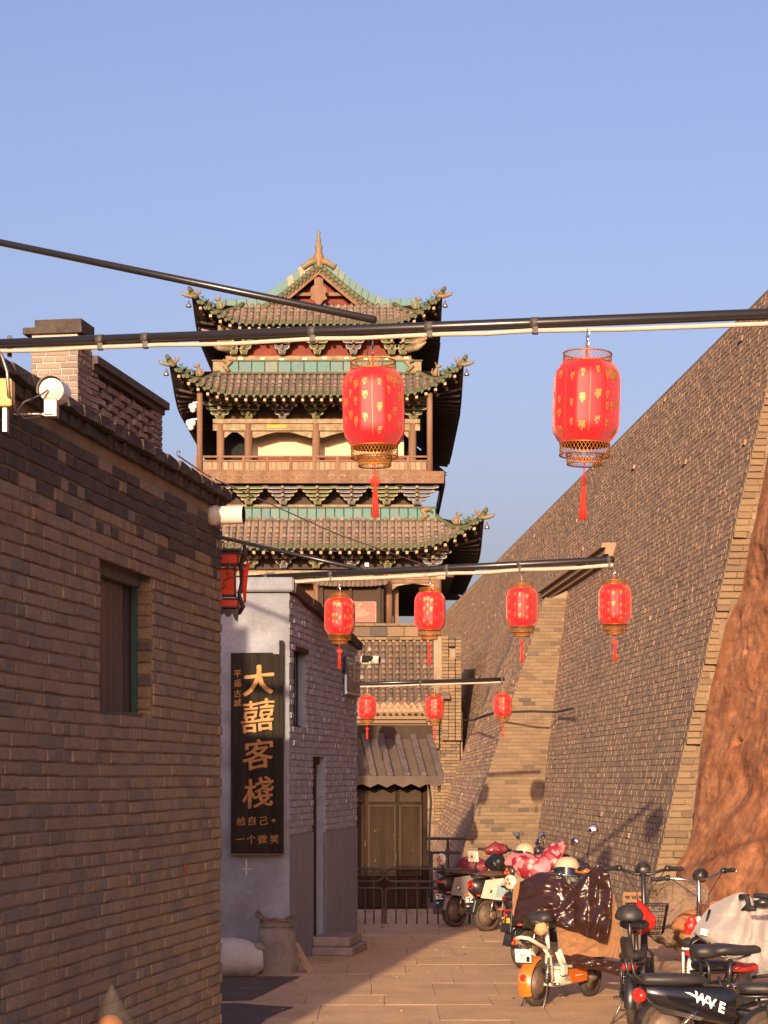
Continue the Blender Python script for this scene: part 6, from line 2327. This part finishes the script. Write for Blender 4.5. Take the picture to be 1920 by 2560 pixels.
sB = scooter('white and teal electric scooter with black tail, round red lamp and mirrors', m_cream, m_tealp, m_plastic, lettering='AIMA', plate='爱玛', bigpad=m_cream)
place(sB, (1.31, 26.6), (.8, .6))
sC = scooter('grey-fendered electric scooter at the left end of the row, small pale backrest', m_greyp, m_greyp, m_plastic, backrest=m_cream, logo=False, mirrors=False, rear_f=m_greyp)
place(sC, (.93, 27.35), (.75, .66))
sD = scooter('electric scooter with pink floral hand covers and black emblem backrest', m_greyp, m_bluegrey, m_plastic, backrest=m_plastic, plate=None, logo=False, mirrors=True, hbw=.7)
place(sD, (1.56, 23.7), (.62, .78))
sE = scooter('electric scooter with white emblem backrest, half hidden behind the maroon quilt', m_plastic, m_plastic, m_plastic, backrest=m_cream, plate=None, logo=False, mirrors=False)
place(sE, (1.46, 21.35), (.72, .69))
inv = Matrix.Rotation(-sE.rotation_euler.z, 3, 'Z')
mirror(sE, inv @ (P(1468, 2140, 21.6) - sE.location), inv @ (P(1484, 2074, 21.5) - sE.location), inv @ V((-.03, -1, .12)), .056)
fl = part('plate_flap', MB().box((-.3, 0, .5), (.006, .14, .22), Matrix.Rotation(R(6), 3, 'Y'), bev=.003), m_plastic, sE)
text_part(fl, '倩', .055, (-.312, 0, .575), RGT, UPV, mat('pink_print', (.7, .06, .1), .5, bump=0), 'lettering', .001)
text_part(fl, '雅迪', .06, (-.306, 0, .515), RGT, UPV, m_yellowp, 'lettering', .002)
text_part(fl, '电动车', .045, (-.3, 0, .455), RGT, UPV, m_yellowp, 'lettering', .001)
text_part(fl, '专卖店', .03, (-.296, 0, .415), RGT, UPV, m_whiteprint, 'lettering')
rl = part('reflector_panel', MB().box((-.27, -.1, .3), (.02, .12, .13), bev=.01), m_plastic, sE)
logo_tri(sE, (-.283, -.1, .3), (-1, 0, 0), .05, rl)

# helmets, covers and bags lying on the scooters
def helmet(label, p, yaw):
    t = thing('helmet', label, 'helmet', p, yaw, 'helmets left on scooters')
    part('shell', MB().lathe([(.115, 0), (.125, .03), (.122, .08), (.1, .125), (.06, .15), (.001, .158)], (0, 0, 0), 20), mat('cream_helmet', (.46, .37, .23), .4, spec=.5, bump=.02), t)
    part('visor', MB().grid(lambda a, b: V((-.132 * math.cos((a - .5) * 2.6) * (1 - .05 * b), .132 * math.sin((a - .5) * 2.6) * (1 - .05 * b), -.035 + .1 * b * (1 - .3 * (2 * a - 1) ** 2))), 16, 5), m_navy, t)
    return t


helmet('cream helmet with dark visor on the white and teal scooter', to_w(sB, (.62, -.03, .96)), sB.rotation_euler.z + .3)
helmet('cream helmet with dark visor behind the maroon quilt', P(1417, 2182, 20.3), 1.2)


def blob(name, pts, rad, m, label, cat, rough=.25, seed=0, n=22):
    """soft bundle: a fat tube through points, crumpled"""
    mb = MB().tube(pts, rad, n)
    c = V(pts[0])
    vs = []
    for v in mb.v:
        q = V(v)
        # crumple outwards from the axis
        a = min(range(len(pts)), key=lambda i: (V(pts[i]) - q).length)
        d = q - V(pts[a])
        k = 1 + rough * (mn.fractal(q * 9 + V((seed, 0, 0)), 1., 2., 3)) + rough * .5 * abs(mn.noise(q * 22))
        vs.append(tuple(V(pts[a]) + d * k))
    mb.v = vs
    lo = min(v[2] for v in vs)
    return solo(name, mb, m, label, cat, (c.x, c.y, lo))


def dense(pts, k=6):
    out = []
    for a, b in zip(pts, pts[1:]):
        out += [V(a).lerp(V(b), i / k) for i in range(k)]
    return out + [V(pts[-1])]


def drad(rs, k=6):
    out = []
    for a, b in zip(rs, rs[1:]):
        out += [lerp(a, b, i / k) for i in range(k)]
    return out + [rs[-1]]


blob('hand_cover', dense([P(1262, 2160, 24.2), P(1285, 2150, 24.2), P(1318, 2165, 24.1), P(1345, 2172, 24.1), P(1370, 2158, 24.1), P(1388, 2132, 24.1), P(1412, 2108, 24.0)]), drad([.02, .09, .14, .15, .13, .1, .03]), m_floral, 'pink and maroon floral hand cover tied over scooter handlebars', 'cover', .3, 3)
blob('hand_cover', dense([P(1212, 2128, 27.8), P(1240, 2122, 27.8), P(1268, 2124, 27.8)]), drad([.04, .09, .04]), m_dots, 'dark red dotted hand cover behind the mirror of the white and teal scooter', 'cover', .3, 7)
blob('hand_cover', dense([P(1150, 2185, 28.3), P(1165, 2165, 28.2), P(1195, 2170, 28.2), P(1215, 2165, 28.1)]), drad([.05, .14, .15, .06]), m_dots, 'dark red dotted cover bundled behind the cream square backrest', 'cover', .3, 9)
blob('black_bag', dense([P(1212, 2160, 27.3), P(1235, 2158, 27.3), P(1262, 2152, 27.3)]), drad([.04, .12, .06]), mat('black_bag_plastic', (.012, .012, .014), .2, spec=.5, bump=.6, bscale=30), 'crumpled black plastic bag on the white and teal scooter seat', 'bag', .35, 12)


# ------------------------------------------------------------------ bicycles with saddle, rack and basket
def ebike(label, frame=None, bar=None, L_=1.12, seat_z=.78, bar_z=1.12, turn=0., roll=0., backrest='dome', basket=False, saddle_m=None, seat=True, body=None, barw=.62, bars=True, tail=True):
    frame = frame or m_black
    t = thing('electric_bike', label, 'electric bike', group='electric bikes and scooters parked by the wall')
    wheel(t, 0, .22, .034, m_tyreb, .09)
    wheel(t, L_, .22, .03, m_tyreb, .04)
    fender(t, 0, .22, 40, 190, .045, frame, 'rear_fender')
    fender(t, L_, .22, 20, 150, .04, frame, 'front_fender')
    part('main_tube', MB().tube([(.3, 0, .3), (.6, 0, .3), (.85, 0, .5), (.93, 0, .72)], .028, 10), frame, t)
    part('seat_tube', MB().tube([(.32, 0, .28), (.24, 0, seat_z - .06)], .019, 9), m_chrome if body else frame, t)
    for s in (-1, 1):
        part('chain_stay', MB().tube([(0, s * .07, .22), (.3, s * .05, .28)], .014, 7), frame, t)
        part('rack_stay', MB().tube([(0, s * .085, .24), (-.06, s * .085, .5)], .011, 7), frame, t)
        shock(t, (.0, s * .09, .24), (.12, s * .07, .5))
    part('battery_box', MB().box((.2, 0, .4), (.16, .12, .26), Matrix.Rotation(R(-12), 3, 'Y'), bev=.02), m_plastic, t)
    mb = MB()
    loft(mb, [(-.22, 0, .58, .03, .02), (-.19, 0, .58, .09, .035), (.0, 0, .575, .1, .04), (.14, 0, .57, .08, .03), (.17, 0, .57, .03, .015)])
    part('rear_pad', mb, m_leather, t)
    part('rack', MB().tube([(.12, .08, .53), (-.2, .08, .53), (-.24, 0, .53), (-.2, -.08, .53), (.12, -.08, .53)], .011, 7), frame, t)
    if tail:
        part('tail_lamp', MB().box((-.25, 0, .5), (.04, .12, .05), bev=.015), m_redpl, t)
        part('rear_reflector', MB().box((-.2, 0, .31), (.012, .05, .07), bev=.004), m_redpl, t)
    if backrest:
        b_ = part('backrest', MB().lathe([(.001, .085), (.05, .075), (.085, .04), (.1, 0), (.095, -.02), (.06, -.03)], (-.27, 0, .9), 18, Matrix.Rotation(R(-12), 3, 'Y'), sy=1.15), m_leather, t)
        part('backrest_stem', MB().tube([(-.18, 0, .56), (-.25, 0, .88)], .016, 8), m_black, b_)
    part('fork', MB().tube([(L_, .055, .22), (1.02, .055, .5), (.98, 0, .56), (1.02, -.055, .5), (L_, -.055, .22)], .014, 8), frame, t)
    if bars:
        part('stem', MB().tube([(.99, 0, .54), (.93, 0, .74), (.82, 0, bar_z)], [.024, .024, .017], 9), bar or frame, t)
        handlebar(t, .82, bar_z, barw, bar or m_black, .05, .13, turn, roll)
    if seat:
        saddle(t, .2, seat_z, .29, .12, saddle_m)
    if basket:
        bk = part('basket', MB(), m_black, t)
        w0, w1, d0, d1, h0, h1 = .13, .17, .1, .14, .66, .9
        cx = 1.14
        for k in range(6):
            f = k / 5
            w_, d_, z = lerp(w0, w1, f), lerp(d0, d1, f), lerp(h0, h1, f)
            part('hoop', MB().tube([(cx + sx * d_, sy * w_, z) for sx, sy in ((1, 1), (-1, 1), (-1, -1), (1, -1))], .0035 if k < 5 else .006, 5, closed=True), m_black, bk)
        wires = MB()
        for s in range(8):
            f = lerp(-1, 1, s / 7)
            for q in (-1, 1):
                wires.tube([(cx + q * d0, f * w0, h0), (cx + q * d1, f * w1, h1)], .003, 4)
                wires.tube([(cx + f * d0, q * w0, h0), (cx + f * d1, q * w1, h1)], .003, 4)
            wires.tube([(cx - d0, f * w0, h0), (cx + d0, f * w0, h0)], .003, 4)
        part('wires', wires, m_black, bk, kind='stuff')
        part('badge_plate', MB().box((cx - d1 + .01, -.06, .83), (.006, .09, .09)), m_plastic, bk)
    part('kick_stand', MB().tube([(.25, .08, .25), (.2, .2, -.02)], .01, 6), m_steel, t)
    for s in (-1, 1):
        part('pedal', MB().box((.36, s * .15, .2), (.09, .08, .022), bev=.005), m_plastic, t)
    return t


eF = ebike('black electric bike with dome backrest and wire basket beside the maroon quilt', basket=True, seat_z=.8, bar_z=1.17, turn=.12, barw=.62)
place(eF, (1.95, 16.3), (.22, .975))
blob('red_bag', dense([P(1566, 2312, 16.8), P(1600, 2298, 16.8), P(1636, 2306, 16.8)]), drad([.06, .125, .06]), m_redbag, 'red plastic bag on the black bike behind the dome backrest', 'bag', .4, 4)
eG = ebike('electric bike with bright metal handlebars and black grips near the earth bank', m_white, m_chrome, seat_z=.8, bar_z=1.06, turn=-.3, roll=-.14, barw=.76, backrest=None, seat=False)
place(eG, (2.62, 17.6), (.2, .98))
eL = ebike('electric bike with a red cushioned saddle behind the lettered black bike', m_black, None, seat_z=.55, backrest=None, bars=False, saddle_m=m_redseat, tail=False)
place(eL, (2.48, 15.4), (.9, .43))
blob('red_bag', dense([P(1720, 2335, 17.4), P(1730, 2312, 17.4), P(1728, 2292, 17.4)]), drad([.03, .05, .02]), m_redbag, 'small red plastic bag hanging below the bright handlebars', 'bag', .4, 6)


def near_bike():
    t = thing('electric_bike', 'glossy black electric bike with white letters on its flank, nearest the camera', 'electric bike', group='electric bikes and scooters parked by the wall')
    wheel(t, 0, .2, .036, m_tyreb, .11)
    wheel(t, 1.1, .2, .034, m_tyreb, .05)
    fender(t, 0, .2, 30, 185, .05, m_plastic, 'rear_fender')
    mb = MB()
    loft(mb, [(-.2, 0, .46, .03, .03), (-.17, 0, .45, .075, .055), (-.02, 0, .42, .1, .085), (.2, 0, .38, .11, .12), (.42, 0, .35, .105, .14), (.5, 0, .34, .09, .13), (.53, 0, .34, .05, .1)], 16, e=3)
    part('body_shell', mb, mat('gloss_black_paint', (.009, .009, .011), .14, spec=.6, bump=0, grain=.03, coat=.6), t)
    for s in (-1, 1):
        mb = MB()
        mb.prism([(-.19, .43), (-.12, .37), (.24, .27), (.22, .25), (-.06, .31), (-.16, .38)], (0, s * .097, 0), (1, 0, 0), (0, 0, 1), (0, s * .012, 0))
        part('silver_trim', mb, m_chrome, t)
    for i, ch_ in enumerate('WVE'):
        text_part(t, ch_, .1, (.22 + i * .08, -.1155, .405 - i * .033), V((.93, 0, -.37)), V((.2, 0, .98)), m_whiteprint, 'lettering', .004)
    part('white_stripe', MB().add([(.1, -.1045, .455), (.14, -.1055, .452), (.33, -.1175, .35), (.29, -.1165, .36)], [(0, 1, 2, 3)]), m_whiteprint, t)
    part('tail_lamp', MB().ell((-.2, 0, .43), (.05, .08, .055), nu=14, nv=8), m_redpl, t)
    mb = MB()
    loft(mb, [(-.2, 0, .54, .05, .02), (-.17, 0, .545, .09, .04), (.1, 0, .535, .1, .045), (.26, 0, .53, .08, .04), (.29, 0, .53, .04, .02)], 14)
    part('rear_seat', mb, m_leather, t)
    b_ = part('backrest', MB().box((-.29, 0, .76), (.05, .16, .17), Matrix.Rotation(R(-10), 3, 'Y'), bev=.022), m_plastic, t)
    for s in (-1, 1):
        part('backrest_tube', MB().tube([(-.29, s * .06, .72), (-.26, s * .06, .58), (-.18, s * .06, .52), (.1, s * .06, .5)], .014, 8), m_black, b_)
    part('grab_loop', MB().tube([(.3, .07, .5), (.3, .07, .62), (.29, .04, .67), (.29, -.04, .67), (.3, -.07, .62), (.3, -.07, .5)], .014, 8), m_black, t)
    part('seat_post', MB().tube([(.48, 0, .46), (.5, 0, .68)], .018, 9), m_black, t)
    part('post_collar', MB().tube([(.48, 0, .46), (.475, 0, .5)], .035, 10), m_plastic, t)
    saddle(t, .53, .735, .4, .13, None, 'saddle', .045)
    mb = MB()
    loft(mb, [(.2, 0, .73, .05, .03), (.22, 0, .73, .1, .05), (.34, 0, .73, .1, .05), (.4, 0, .73, .06, .04)])
    part('saddle_rear_pad', mb, m_leather, t)
    shock(t, (.06, -.1, .2), (.2, -.1, .32))
    part('frame', MB().tube([(.5, 0, .3), (.8, 0, .25), (.95, 0, .5), (1.0, 0, .8)], .03, 9), m_black, t)
    part('fork', MB().tube([(1.1, .06, .2), (1.03, .06, .5), (1.0, 0, .56), (1.03, -.06, .5), (1.1, -.06, .2)], .014, 8), m_black, t)
    handlebar(t, .95, 1.05, .6, m_black)
    part('stem', MB().tube([(1.0, 0, .56), (.95, 0, 1.05)], .02, 8), m_black, t)
    part('pink_tag', MB().box((-.26, -.02, .12), (.01, .05, .09), Matrix.Rotation(R(-30), 3, 'Y')), mat('pink_tag', (.5, .2, .25), .6), t)
    return t


eJ = near_bike()
place(eJ, (1.99, 14.7), (.965, .26))
eK = ebike('dark electric bike at the bottom right corner, only its rounded seat showing', seat_z=.53, backrest=None, bars=False, tail=False)
place(eK, (2.55, 13.7), (.99, .1))

hq = thing('grey_quilt', 'pale grey quilted cover with black piping draped over a bike at the right edge', 'quilt', P(1830, 2450, 16.3))
c1 = PP([[(1778, 2262, 16.7), (1812, 2245, 16.6), (1845, 2232, 16.5), (1868, 2236, 16.4), (1890, 2262, 16.3), (1930, 2262, 16.2), (2000, 2240, 16.1)],
         [(1756, 2295, 16.6), (1800, 2290, 16.45), (1845, 2290, 16.35), (1868, 2292, 16.3), (1895, 2300, 16.22), (1935, 2305, 16.1), (2010, 2295, 16.0)],
         [(1738, 2330, 16.5), (1790, 2340, 16.3), (1840, 2345, 16.2), (1868, 2348, 16.15), (1895, 2352, 16.1), (1935, 2360, 16.0), (2015, 2355, 15.9)],
         [(1778, 2366, 16.4), (1815, 2392, 16.25), (1845, 2405, 16.15), (1868, 2415, 16.1), (1895, 2410, 16.05), (1935, 2410, 15.95), (2015, 2410, 15.9)],
         [(1850, 2446, 16.35), (1860, 2444, 16.25), (1872, 2442, 16.15), (1885, 2440, 16.1), (1905, 2438, 16.05), (1940, 2436, 15.95), (2015, 2440, 15.9)]])
part('cloth', sheet(c1, 80, 60, .018, .05, .05, 11., (5, 4)), m_greyq, hq, world=True)
part('side_cloth', sheet(PP([[(1776, 2275, 16.75), (1768, 2280, 16.8), (1752, 2300, 16.85)], [(1755, 2320, 16.68), (1742, 2325, 16.75), (1730, 2335, 16.82)], [(1775, 2366, 16.6), (1748, 2350, 16.7), (1724, 2366, 16.8)]]), 16, 16, .01, .0, .01, 2., (1, 1)), m_greyq, hq, world=True)
part('piping', MB().tube([P(1774, 2276, 16.58), P(1768, 2300, 16.5), P(1770, 2330, 16.4), P(1778, 2366, 16.32)], .012, 7), m_rubber, hq, world=True)
part('piping', MB().tube([P(1724, 2368, 16.72), P(1728, 2350, 16.7), P(1745, 2340, 16.62), P(1766, 2340, 16.45)], .012, 7), m_rubber, hq, world=True)
part('piping', MB().tube([P(1850, 2450, 16.15), P(1868, 2446, 16.02), P(1890, 2442, 15.95), P(1930, 2438, 15.85)], .014, 7), m_rubber, hq, world=True)
part('label_tab', MB().box(P(1760, 2330, 16.3), (.055, .006, .05), Matrix.Rotation(R(12), 3, 'Y')), m_plate, hq, world=True)
mb = MB().grid(lambda a, b: P(lerp(1728, 1776, a), lerp(2345, 2420, b), 16.95 + .1 * math.sin(a * 9) * b), 10, 10)
part('dark_lining', mb, mat('dark_mesh_lining', (.06, .04, .035), .9), hq, world=True)
part('handle_loop', MB().tube([P(1850, 2242, 16.3), P(1868, 2240, 16.25), P(1872, 2262, 16.25), P(1858, 2275, 16.28), P(1872, 2272, 16.25), P(1888, 2270, 16.2)], .022, 8), m_rubber, hq, world=True)
part('head_lamp', MB().ell(P(1908, 2256, 16.15), (.075, .06, .045)), m_plastic, hq, world=True)
part('lamp_rim', MB().tube([P(1908, 2256, 16.15) + V((.075 * math.cos(i * .3927), .03 * math.sin(i * .3927), .025)) for i in range(16)], .008, 6, closed=True), m_bluegrey, hq, world=True)
# plastic crate and rubble behind the bikes
cr = thing('plastic_crate', 'tan perforated plastic crate behind the black bike basket', 'crate', P(1585, 2290, 20.2))
for z_ in (2235, 2252, 2268, 2284):
    part('slat', MB().box(P(1585, z_, 20.1), (.2, .02, .035), bev=.004), m_lining, cr, world=True)
for x_ in (1560, 1577, 1594, 1610):
    part('post', MB().box(P(x_, 2260, 20.11), (.02, .02, .2), bev=.003), m_lining, cr, world=True)


def rock(name, c, r, m, label, cat, seed, gr=None):
    mb = MB().ell(c, r, nu=26, nv=18)
    mb.v = [tuple(V(c) + (V(v) - V(c)) * (1 + .4 * mn.fractal(V(v) * 3.2 + V((seed, 0, 0)), .6, 2., 5))) for v in mb.v]
    return solo(name, mb, m, label, cat, (c[0], c[1], min(v[2] for v in mb.v)), group=gr)


m_rock = mat('pale_rubble', (.27, .19, .12), .95, col2=(.18, .12, .08), scale=7, bump=1., bscale=22, bdist=.05)
rock('boulder', P(1700, 2290, 21.5), (.32, .25, .3), m_rock, 'pale earthen boulder behind the wire basket', 'boulder', 3)
rock('boulder', P(1775, 2310, 20.5), (.3, .25, .22), m_earth, 'orange clod of earth behind the bright handlebars', 'boulder', 9)

# ------------------------------------------------------------------ sacks, plank and oddments beside the grey house
m_sack = mat('woven_sack', (.26, .235, .19), .8, col2=(.2, .18, .15), scale=8, bump=.35, bscale=130, dirt=(.16, .12, .09), damt=.4, dscale=4)
m_sackw = mat('white_woven_sack', (.48, .45, .41), .75, bump=.3, bscale=120, dirt=(.28, .23, .18), damt=.4, dscale=4)
ks = thing('standing_sack', 'full grey woven sack standing open with a faint round mark', 'sack', P(694, 2445, 20.9))
kc = P(694, 2445, 20.9)


def sackf(a, b):
    an = a * 6.28319
    z = b * .62
    r = pw(b, [(0, .86), (.06, 1.04), (.25, 1.06), (.5, .97), (.74, .84), (.86, .76), (.94, .84), (1, .98)])
    rx_, ry_ = .205 * r, .15 * r * (1 - .25 * max(0, b - .7))
    k = 1 + .1 * mn.fractal(V((math.cos(an) * 1.6, math.sin(an) * 1.6, b * 3.2)), .8, 2., 4) + .035 * math.sin(b * 15 + 3 * math.cos(an)) * (b > .5) + (.05 * math.sin(an * 7 + b * 5) * max(0, b - .72) * 3)
    lean = -.05 * b * b
    return kc + V((rx_ * k * math.cos(an) + lean + .02 * b, ry_ * k * math.sin(an), z + (.035 * math.cos(an * 2) + .02 * math.sin(an * 3)) * max(0, b - .8) * 5 - .05 * max(0, math.cos(an)) * max(0, b - .7) * 3))


part('bag', MB().grid(sackf, 48, 34).grid(lambda a, b: kc + V((.2 * b * math.cos(a * 6.283), .14 * b * math.sin(a * 6.283), .52)), 20, 4), m_sack, ks, world=True)
hem = [sackf(i / 40, .985) for i in range(40)]
part('rolled_hem', MB().tube([p_ + V((.008 * math.sin(i * 2.3), -.004, .006 + .008 * math.sin(i * 1.7))) for i, p_ in enumerate(hem)], .013, 7, closed=True), mat('frayed_hem', (.27, .2, .13), .9, col2=(.12, .09, .06), scale=30, bump=.6, bscale=120), ks, world=True)
fr_ = MB()
for i in range(46):
    p_ = hem[rng.randrange(40)]
    fr_.tube([p_, p_ + V((rng.uniform(-.03, .05), rng.uniform(-.03, .01), rng.uniform(.01, .045))), p_ + V((rng.uniform(-.05, .07), rng.uniform(-.04, .01), rng.uniform(.0, .06)))], .0016, 3)
part('loose_threads', fr_, m_sack, ks, kind='stuff', world=True)
mk = P(696, 2373, 20.73)
part('round_mark', MB().tube([mk + V((.068 * math.cos(i * .2618), .018 * math.cos(i * .2618) ** 2, .07 * math.sin(i * .2618))) for i in range(24)], .003, 4, closed=True), mat('faded_red_print', (.22, .13, .11), .9), ks, world=True)
lc_ = P(598, 2440, 20.6)


def lyf(a, b):
    an = a * 6.28319
    x = lerp(-.42, .24, b)
    r = math.sin(math.pi * min(max(b * .86 + .06, 0), 1)) ** .5
    k = 1 + .06 * mn.fractal(V((b * 6, math.cos(an) * 2, math.sin(an) * 2)), 1., 2., 3) + .04 * math.sin(b * 26 + 2 * math.sin(an)) * b ** 3
    zc = .155
    return lc_ + V((x, 0.22 * r * k * math.cos(an), max(-.005, zc * 1.25 + .2 * r * k * math.sin(an) - .03 * b)))


ly = thing('lying_sack', 'pale woven sack lying on its side beside the standing sack', 'sack', lc_)
part('bag', MB().grid(lyf, 40, 36), m_sackw, ly, world=True)
nk = lyf(.2, 1.0)
part('tied_mouth', MB().tube(dense([lc_ + V((.12, -.02, .26)), lc_ + V((.2, -.05, .29)), lc_ + V((.26, -.05, .27))], 4), drad([.03, .05, .015], 4), 9), m_sack, ly, world=True)
pk = thing('leaning_plank', 'short pale wooden plank leaning against the grey wall', 'plank', P(780, 2438, 20.9))
part('board', MB().box((P(739, 2362, 21.2) + P(781, 2436, 20.9)) / 2, (.062, .022, (P(739, 2358, 21.2) - P(781, 2438, 20.9)).length), rot_to(P(739, 2358, 21.2) - P(781, 2438, 20.9), (0, 1, 0)), bev=.004), mat('pale_plank', (.42, .3, .18), .8, col2=(.34, .23, .13), scale=9, bump=.2), pk, world=True)
def gpt(x, y, z):
    Yg = (EYE - z) * F / (y - HZ)
    return V(((x - 960) * Yg / F, Yg, z))


m_dkground = mat('dark_ground', (.075, .052, .042), .8, col2=(.13, .09, .07), scale=4, fac=.4, bump=.3, dirt=(.05, .038, .032), dscale=6)
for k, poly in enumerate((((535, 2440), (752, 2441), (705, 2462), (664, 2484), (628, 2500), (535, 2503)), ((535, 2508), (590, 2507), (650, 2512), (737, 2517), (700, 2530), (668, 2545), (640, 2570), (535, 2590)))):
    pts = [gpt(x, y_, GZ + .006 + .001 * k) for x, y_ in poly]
    part('dark_patch', MB().add(pts, [tuple(range(len(pts)))[::-1]]), m_dkground, pav)  # flat patches of darker colour laid on the paving
mb = MB().box(P(578, 2553, 17.3), (.26, .3, .1), bev=.012)
solo('stone_block', mb, m_rock, 'pale stone block at the foot of the brown house corner', 'stone', P(578, 2570, 17.3))
part('vent_hole', MB().box(P(588, 2374, 21.745), (.21, .03, .06)), m_dark, gh, world=True)
# bag with orange fruit leaning on the brown wall
cb_ = thing('clear_bag', 'clear peaked plastic bag with something orange inside, against the brown wall', 'bag', P(272, 2600, 11.5))
apx, bsx = P(288, 2462, 11.6), P(280, 2640, 11.55)
part('film', MB().lathe([(.16, 0), (.155, .1), (.12, .2), (.06, .3), (.02, .37), (.004, .4)], bsx, 14), mat('clear_film', (.12, .1, .085), .3, alpha=.28, bump=.4, bscale=30, spec=.5, grain=0), cb_, world=True)
part('orange_content', MB().ell(bsx + V((-.01, 0, .14)), (.085, .08, .09), nu=18, nv=12), mat('orange_rind', (.42, .16, .04), .5, bump=.3, bscale=60), cb_, world=True)


# grit and crumbs of earth on the paving, past counting
gq = random.Random(91)
gr = MB()
for i in range(900):
    Yp = gq.uniform(14.8, 29.)
    Xp = gq.uniform(-1.4, 3.2) if gq.random() < .6 else gq.choice((gq.gauss(2.4, .5), gq.gauss(-.5, .35)))
    r_ = gq.uniform(.003, .009) if gq.random() < .93 else gq.uniform(.01, .022)
    a_ = gq.uniform(0, 6.28)
    ring = [(Xp + r_ * gq.uniform(.7, 1.5) * math.cos(a_ + k * 1.57), Yp + r_ * gq.uniform(.7, 1.3) * math.sin(a_ + k * 1.57), GZ + r_ * .35) for k in range(4)]
    gr.add(ring + [(Xp, Yp, GZ + r_ * gq.uniform(.7, 1.2)), (Xp, Yp, GZ - .002)], [(0, 1, 4), (1, 2, 4), (2, 3, 4), (3, 0, 4), (1, 0, 5), (2, 1, 5), (3, 2, 5), (0, 3, 5)], 0, gq.random())
go = link('grit', gr.mesh('grit', mat('grit_mix', (.3, .2, .13), .95, ramp=[(0, (.12, .08, .055)), (.5, (.3, .19, .12)), (1, (.5, .4, .3))], bump=.2)))
tag(go, 'small grit and crumbs of earth scattered over the paving', 'grit', kind='stuff')
